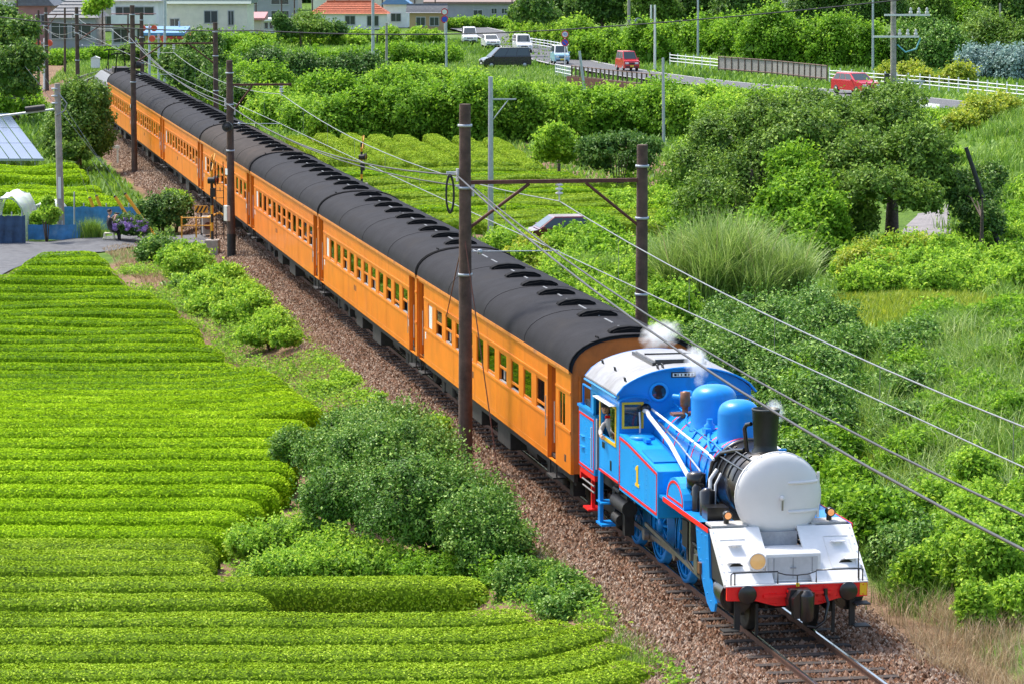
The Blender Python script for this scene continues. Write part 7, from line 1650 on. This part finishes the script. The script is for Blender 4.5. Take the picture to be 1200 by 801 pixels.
car('hatch', 575, 55, hd(.15, -.98), P_wht, 'white car behind the black minivan'); car('minivan', 550, 50, hd(.05, -.99), P_wht, 'white van furthest up the road')
car('hatch', 650, 281, hd(-.98, -.18), P_mar, 'maroon car half hidden in the weeds beside the level tea field', z=-.38).scale = (.8, .9, .92)
# ------------------------------------------------------------ garden at the left
NET = leafmat('garden_net', [(.62, .70, .68), (.74, .80, .78)], rough=.7, trans=.3); BLT = mat('blue_tarp', (.05, .24, .52), .5, var=.25, scale=2, streak=((.32, .42, .52), .6, (1.5, 1.5, 1), .55)); 
def netm():
    m, nt, b = _new('garden_netting'); L = nt.links.new; b.inputs['Base Color'].default_value = (.72, .78, .76, 1); b.inputs['Roughness'].default_value = .7
    tr = nt.nodes.new('ShaderNodeBsdfTransparent'); mx = nt.nodes.new('ShaderNodeMixShader'); no = nt.nodes.new('ShaderNodeTexNoise'); no.inputs['Scale'].default_value = 3; mr = nt.nodes.new('ShaderNodeMapRange'); mr.inputs[3].default_value = .45; mr.inputs[4].default_value = 1.0
    L(no.outputs['Fac'], mr.inputs[0]); L(mr.outputs[0], mx.inputs[0]); L(tr.outputs[0], mx.inputs[1]); L(b.outputs[0], mx.inputs[2]); L(mx.outputs[0], nt.nodes['Material Output'].inputs[0]); return m
NETM = netm()
def tunnel(x0, x1, yb, hpx, depth, label, m):
    a_ = at(x0, yb, -.1); c_ = at(x1, yb, -.1); k = a_.y/CAM_F; W = (c_-a_).x; H = hpx*k; t = empty('net_tunnel', a_, 0, label, 'greenhouse', 'netted garden frames')
    n = 10; vs = []; rows = 7
    for j in range(rows):
        for i in range(n+1):
            an = PI*i/n; vs.append((W/2-W/2*math.cos(an)*(1+.04*math.sin(j*2+i)), depth*j/(rows-1), H*math.sin(an)**.55*(1+.05*math.sin(i*2.3+j*1.7))))
    MB().add(vs, [(j*(n+1)+i, j*(n+1)+i+1, (j+1)*(n+1)+i+1, (j+1)*(n+1)+i) for j in range(rows-1) for i in range(n)], True).build('netting', m, t)
    for j in range(0, rows, 2): MB().tube([(W/2-W/2*math.cos(PI*i/n)*.98, depth*j/(rows-1), H*math.sin(PI*i/n)**.55*.97) for i in range(n+1)], .02, 5).build('hoop', M_galv, t)
    return t
tunnel(-14, 30, 282, 52, 3.5, 'larger white netting tunnel at the left edge', NETM); tunnel(33, 72, 270, 32, 2.5, 'smaller torn netting tunnel left of the concrete pole', NETM)
def tarp(x0, x1, y, h, label, m, n=10):
    a_ = at(x0, y, -.1); c_ = at(x1, y, -.1); t = empty('tarp_fence', a_, 0, label, 'fence', 'blue sheet fences'); vs = []
    for k in range(n+1):
        p = (c_-a_)*(k/n); w_ = .05*math.sin(k*1.9); vs += [(p.x, p.y+w_, 0), (p.x, p.y+w_*.5, h*(1+.03*math.sin(k*2.7)))]
    vs2 = [(x, y_+.02, z_) for x, y_, z_ in vs]; N_ = len(vs)
    MB().add(vs+vs2, [(2*k, 2*k+2, 2*k+3, 2*k+1) for k in range(n)]+[(N_+2*k, N_+2*k+1, N_+2*k+3, N_+2*k+2) for k in range(n)]).build('sheet', m, t)
    for k in range(0, n+1, 3): p = (c_-a_)*(k/n); MB().cyl((p.x, p.y+.08, -.2), (p.x, p.y+.08, h+.15), .03, n=6).build('stake', M_galv, t)
tarp(33, 100, 281, .62, 'low blue sheet fence along the lane by the garden', BLT); tarp(72, 160, 270, 1.0, 'long blue netting fence behind the hydrangea', BLT); tarp(-10, 30, 286, 1.15, 'dark blue mesh fence at the left edge of the lane', mat('mesh_dark_blue', (.03, .07, .14), .7, var=.3, scale=3))
shrub('bean_plants', [pb(48, 262, .5, 12, 12), pb(60, 255, .9, 10, 12), pb(56, 240, 1.4, 7, 7)], L_LIGHT, 3.6, 'climbing bean plants inside the torn netting tunnel')
cpole(87, 272, 225, .04, M_galv, 'thin steel stake behind the blue sheet fence', z=-.1); cpole(81, 268, 242, .06, M_blackp, 'dark stake beside the concrete pole', z=-.1)
# solar panels
PVm = mat('solar_glass', (.10, .14, .22), .12, var=.1, scale=.6, coat=.8); a_ = at(-30, 196, 0); t = empty('solar_array', a_, 0, 'tilted array of blue-grey solar panels at the left edge', 'solar panel')
c_ = at(52, 196, 0); W = (c_-a_).x; k0 = 1.0/5
for i in range(6):
    for j in range(3):
        x0_, x1_ = W*i/6+.03, W*(i+1)/6-.03; y0_, y1_ = 9*j/3+.03, 9*(j+1)/3-.03; zz = lambda y: .45+y*.22
        sh = -.12
        MB().add([(x0_+y0_*sh*3, y0_, zz(y0_)), (x1_+y0_*sh*3, y0_, zz(y0_)), (x1_+y1_*sh*3, y1_, zz(y1_)), (x0_+y1_*sh*3, y1_, zz(y1_)), (x0_+y0_*sh*3, y0_, zz(y0_)-.05), (x1_+y0_*sh*3, y0_, zz(y0_)-.05), (x1_+y1_*sh*3, y1_, zz(y1_)-.05), (x0_+y1_*sh*3, y1_, zz(y1_)-.05)], [(0, 1, 2, 3), (7, 6, 5, 4), (0, 4, 5, 1), (1, 5, 6, 2), (3, 7, 4, 0)]).build('panel', PVm, t)
for i in range(5): MB().cyl((W*i/5+.2, .4, -.2), (W*i/5+.2, .4, .5), .04, n=6).build('leg', M_galv, t)
MB().bb(0, W, .02, .08, .34, .42).build('rail', M_galv, t)
sb_ = at(138, 188, -.1); t = empty('trackside_marker', sb_, 0, 'small white trackside marker board on a post left of the rails', 'sign')
MB().box((0, 0, .35), (.1, .06, 1.0)).build('post', M_label, t); MB().box((-.25, -.05, .75), (.75, .04, .16)).build('board', M_label, t)
cb = at(112, 80, 0); t = empty('relay_box', cb, 0, 'small white equipment cabinet beside the far rails', 'cabinet'); MB().bb(-.4, .4, -.3, .3, 0, .95).build('box', M_label, t, bevel=.03); MB().prism([(-.46, .95), (.46, .95), (0, 1.15)], -.34, .34, 'Y').build('lid', M_label, t)
# ------------------------------------------------------------ houses along the top
WALLC = {}
def hmat(n, c, **k): return mat('house_'+n, c, .85, var=.08, scale=1.0, **k)
W_cream = hmat('cream', (.80, .75, .62)); W_white = hmat('white', (.84, .83, .80)); W_grey = hmat('grey', (.36, .36, .37)); W_pink = hmat('brick_pink', (.36, .20, .18)); W_tan = hmat('tan', (.50, .33, .18)); W_beige = hmat('beige', (.58, .50, .42))
R_grey = mat('tile_grey', (.13, .14, .155), .6, var=.2, scale=3); R_green = mat('roof_green', (.13, .20, .18), .6, var=.15); R_or = mat('tile_orange', (.48, .12, .05), .7, var=.2, scale=3); R_brn = mat('roof_brown', (.22, .15, .12), .7, var=.15); R_pk = mat('roof_pink', (.50, .20, .20), .7, var=.1); R_blue = mat('roof_blue', (.12, .28, .50), .5, var=.1)
HG = glass('house_glass', (.035, .045, .055), .15); WF = mat('window_frame', (.50, .50, .50), .5)
def house(x0, x1, yb, wh, rh, dep, wm, rm, label, kind='gable', wins=(), axis='x', ov=.5, balcony=None, name='house'):
    """front wall from pixel x0 to x1 at base row yb; wh/rh wall and roof height in metres"""
    a_ = at(x0, yb, 0); c_ = at(x1, yb, 0); W = c_.x-a_.x; o = Vector(((a_.x+c_.x)/2, a_.y, 0)); t = empty(name, o, 0, label, 'building', 'houses behind the fields'); h = W/2
    MB().bb(-h, h, 0, dep, -.3, wh).build('wall', wm, t)
    e = ov; z0 = wh-.05; z1 = wh+rh
    if kind == 'gable': vs = [(-h-e, -e, z0), (h+e, -e, z0), (h+e, dep+e, z0), (-h-e, dep+e, z0), (-h-e, dep/2, z1), (h+e, dep/2, z1)]; fs = [(0, 1, 5, 4), (2, 3, 4, 5), (0, 4, 3), (1, 2, 5), (0, 3, 2, 1)]
    elif kind == 'gable_front': vs = [(-h-e, -e, z0), (h+e, -e, z0), (h+e, dep+e, z0), (-h-e, dep+e, z0), (0, -e, z1), (0, dep+e, z1)]; fs = [(0, 4, 5, 3), (1, 2, 5, 4), (0, 1, 4), (2, 3, 5), (0, 3, 2, 1)]
    elif kind == 'hip': q = min(h, dep/2)*.75; vs = [(-h-e, -e, z0), (h+e, -e, z0), (h+e, dep+e, z0), (-h-e, dep+e, z0), (-h+q, dep/2, z1), (h-q, dep/2, z1)]; fs = [(0, 1, 5, 4), (2, 3, 4, 5), (0, 4, 3), (1, 2, 5), (0, 3, 2, 1)]
    else: vs = [(-h-e, -e, z0), (h+e, -e, z0), (h+e, dep+e, z0), (-h-e, dep+e, z0), (-h-e, -e, z0+.3), (h+e, -e, z0+.3), (h+e, dep+e, z1), (-h-e, dep+e, z1)]; fs = [(0, 1, 5, 4), (1, 2, 6, 5), (2, 3, 7, 6), (3, 0, 4, 7), (4, 5, 6, 7), (3, 2, 1, 0)]
    rf = MB().add(vs, fs).build('roof', rm, t)
    if kind in ('gable', 'hip'):
        xa, xb = vs[4][0], vs[5][0]; MB().box(((xa+xb)/2, dep/2, z1+.05), (xb-xa, .3, .2)).build('ridge', rm, rf)
        for k in range(1, 7):
            f = k/7; MB().box((((vs[0][0]*(1-f)+xa*f)+(vs[1][0]*(1-f)+xb*f))/2, -e+(dep/2+e)*f, z0+(z1-z0)*f+.03), (max(.2, (vs[1][0]*(1-f)+xb*f)-(vs[0][0]*(1-f)+xa*f)), .12, .06)).build('tile_course', rm, rf)
    for (f0, f1, g0, g1) in wins:
        xa, xb = -h+W*f0, -h+W*f1; za, zb = wh*g0, wh*g1
        w_ = MB().bb(xa-.08, xb+.08, -.08, -.005, zb, zb+.1).bb(xa-.08, xb+.08, -.12, -.005, za-.1, za).bb(xa-.08, xa, -.08, -.005, za, zb).bb(xb, xb+.08, -.08, -.005, za, zb).bb((xa+xb)/2-.03, (xa+xb)/2+.03, -.08, -.03, za, zb).build('window', WF, t)
        MB().bb(xa, xb, -.03, -.005, za, zb).build('pane', HG, w_)
    if balcony:
        f0, f1, g = balcony; xa, xb = -h+W*f0, -h+W*f1; z = wh*g
        b_ = MB().bb(xa, xb, -1.2, -.01, z-.15, z).build('balcony', wm, t); MB().bb(xa, xb, -1.2, -1.14, z, z+.9).build('parapet', wm, b_); MB().tube([(xa, -1.2, z+1.05), (xb, -1.2, z+1.05)], .05, 5).build('rail', W_pink, b_)
    return t
two = [(.08, .3, .12, .36), (.6, .9, .1, .38), (.08, .35, .62, .85), (.6, .9, .62, .85)]
house(-20, 40, 36, 4.2, 2.2, 9, W_white, R_green, 'white house with green roof at the upper left corner', 'gable', two)
house(22, 60, 52, 4.5, 2.6, 8, W_pink, R_grey, 'brick-pink house with grey gabled roof behind the far rails', 'gable_front', [(.1, .3, .15, .4), (.55, .85, .5, .75)])
house(58, 112, 56, 3.4, 2.4, 9, W_grey, R_grey, 'low grey house with grey tiled roof right of the brick-pink house', 'hip', [(.05, .4, .3, .8), (.5, .9, .3, .8)])
house(60, 100, 30, 5.5, 2.2, 9, W_grey, R_grey, 'grey house with tall roof behind the low grey house', 'hip', two)
house(131, 186, 55, 5.2, 2.0, 9, W_white, R_grey, 'two-storey white house with balcony and grey roof above the rear coach', 'hip', [(.05, .35, .1, .38), (.55, .9, .1, .38), (.1, .4, .62, .86), (.5, .9, .62, .86)], balcony=(.02, .98, .52))
house(190, 290, 50, 4.6, 2.4, 10, W_cream, R_green, 'long cream building with dull green roof', 'gable', [(.5, .65, .5, .8), (.78, .84, .45, .8), (.1, .2, .3, .6)])
house(170, 212, 62, 1.9, .8, 5, W_tan, R_blue, 'small shed with blue roof in front of the cream building', 'shed')
house(203, 225, 62, 1.5, .6, 3, W_tan, mat('roof_red', (.55, .05, .04), .6), 'small shed with red roof left of the dark tree', 'shed')
house(286, 306, 40, 1.8, .9, 5, W_beige, R_pk, 'low shed with pink roof', 'shed')
house(278, 345, 26, 4.2, 2.0, 9, W_grey, R_grey, 'grey house with grey roof left of the orange tiled house', 'gable', two)
house(305, 335, 36, 1.3, .3, 4, W_white, W_white, 'low white garden wall shed with arches', 'shed', [(.05, .3, .2, .8), (.37, .63, .2, .8), (.7, .95, .2, .8)])
house(365, 455, 18, 5.4, 1.8, 9, W_cream, R_brn, 'two-storey cream house with dark windows behind the orange roof', 'hip', [(.04, .16, .55, .85), (.3, .42, .55, .85), (.55, .68, .55, .85), (.82, .95, .55, .85)])
house(366, 452, 32, 1.9, 1.6, 5, W_white, R_or, 'low white annex with orange tiled roof', 'hip', [(.45, .58, .2, .8), (.75, .9, .1, .8)])
house(450, 478, 30, 3.0, 1.6, 7, W_white, R_blue, 'white gabled house with blue trimmed roof', 'gable_front', [(.3, .7, .2, .55)])
house(470, 520, 20, 4.4, 2.6, 9, W_beige, R_brn, 'brown roofed house right of the blue trimmed gable', 'hip', two)
house(500, 600, 24, 2.5, .8, 10, W_grey, R_brn, 'long low grey warehouse with a brown flat roof', 'shed', [(.55, .65, .3, .6), (.76, .82, .4, .7), (.88, .94, .4, .7)])
house(520, 585, 6, 5.0, 2.0, 9, W_white, R_grey, 'white house peeping over the long warehouse', 'hip', two)
house(592, 645, 16, 4.0, 2.2, 9, W_tan, R_grey, 'tan house with grey roof right of the warehouse', 'gable', two)
house(780, 802, 44, 2.2, .8, 6, W_white, W_white, 'small white building glimpsed between the roadside trees', 'shed', [(.2, .5, .2, .7)])
house(820, 832, 44, 2.2, .3, 4, W_white, W_white, 'white toilet block beside the street pole', 'shed', [(.3, .7, .4, .8)])
house(898, 946, 20, 4.4, 2.2, 9, W_beige, R_grey, 'house with large grey roof between the roadside trees', 'hip', two)
house(1108, 1142, 12, 4.0, 1.2, 8, W_tan, R_or, 'orange-walled house above the olive tree', 'gable', two)
house(-30, 12, 58, 3.0, 1.8, 8, W_white, R_grey, 'small white house partly behind the broadleaf tree at the left edge', 'hip', two)
house(96, 134, 34, 4.4, 2.2, 8, W_beige, R_brn, 'beige house with brown roof left of the balcony house', 'hip', two)
house(226, 262, 22, 5.2, 2.0, 9, W_white, R_grey, 'white two-storey house behind the cream building', 'hip', two)
house(300, 350, 10, 5.0, 2.2, 9, W_beige, R_grey, 'beige house behind the grey house and the arches', 'gable', two)
house(425, 470, 8, 5.0, 2.4, 9, W_white, R_grey, 'white house with grey roof behind the orange annex', 'gable', two)
house(480, 520, 34, 2.2, 1.0, 6, W_tan, R_grey, 'small tan shed in front of the brown roofed house', 'gable', [(.2, .45, .2, .7), (.6, .85, .2, .7)])
for (x, yb, yt, lab) in ((20, 60, -6, 'brown pole in front of the white house at the left edge'), (120, 58, -8, 'dark pole between the beige house and the balcony house'), (150, 62, 18, 'slim dark pole in front of the balcony house'), (300, 34, -8, 'thin dark pole by the pink shed roof'), (330, 30, -8, 'thin dark pole by the white arches'), (392, 22, -8, 'thin dark pole above the olive bush'), (510, 26, -8, 'thin dark pole at the left end of the warehouse'), (600, 30, -8, 'thin dark pole at the right end of the warehouse')):
    cpole(x, yb, yt, .11, M_pole, lab)
# ------------------------------------------------------------ steam
def steam_mat():
    m = bpy.data.materials.new('steam'); m.use_nodes = True; nt = m.node_tree; nt.nodes.clear(); L = nt.links.new; N = nt.nodes.new
    out = N('ShaderNodeOutputMaterial'); v = N('ShaderNodeVolumePrincipled'); v.inputs['Color'].default_value = (1, 1, 1, 1); v.inputs['Anisotropy'].default_value = .2
    tc = N('ShaderNodeTexCoord'); ln = N('ShaderNodeVectorMath'); ln.operation = 'LENGTH'; L(tc.outputs['Object'], ln.inputs[0])
    no = N('ShaderNodeTexNoise'); no.inputs['Scale'].default_value = 3.0; no.inputs['Detail'].default_value = 5; L(tc.outputs['Object'], no.inputs['Vector'])
    a = N('ShaderNodeMath'); a.operation = 'MULTIPLY_ADD'; a.inputs[1].default_value = 1.5; a.inputs[2].default_value = .15; L(no.outputs['Fac'], a.inputs[0])
    s = N('ShaderNodeMath'); s.operation = 'SUBTRACT'; L(a.outputs[0], s.inputs[0]); L(ln.outputs['Value'], s.inputs[1])
    mr = N('ShaderNodeMapRange'); mr.inputs[1].default_value = .0; mr.inputs[2].default_value = .6; mr.inputs[4].default_value = 5.5; L(s.outputs[0], mr.inputs[0]); L(mr.outputs[0], v.inputs['Density']); L(v.outputs[0], out.inputs['Volume']); return m
SM = steam_mat()
def puff(u, v, z, r, label, sc=(1, 1, 1)):
    V, F = ICO; o = np_mesh('steam', V*1.05, F, SM, loc=None); o.location = trk(u, v, z); o.scale = (r*sc[0], r*sc[1], r*sc[2]); o.rotation_euler = (.3, .2, HEAD); return tag(o, label, 'steam', kind='stuff')
puff(4.75, .1, 3.98, .34, 'white puff of steam above the cab front', (1, .8, 1.2))
puff(4.9, .12, 3.62, .13, 'small round puff of steam at the safety valve')
puff(.9, .3, 4.05, .42, 'thin wisp of steam drifting over the coach end', (.9, 1.2, .8))
puff(7.3, 1.0, 3.35, .24, 'thin wisp of steam on the far side of the domes', (.8, .8, 1.2))
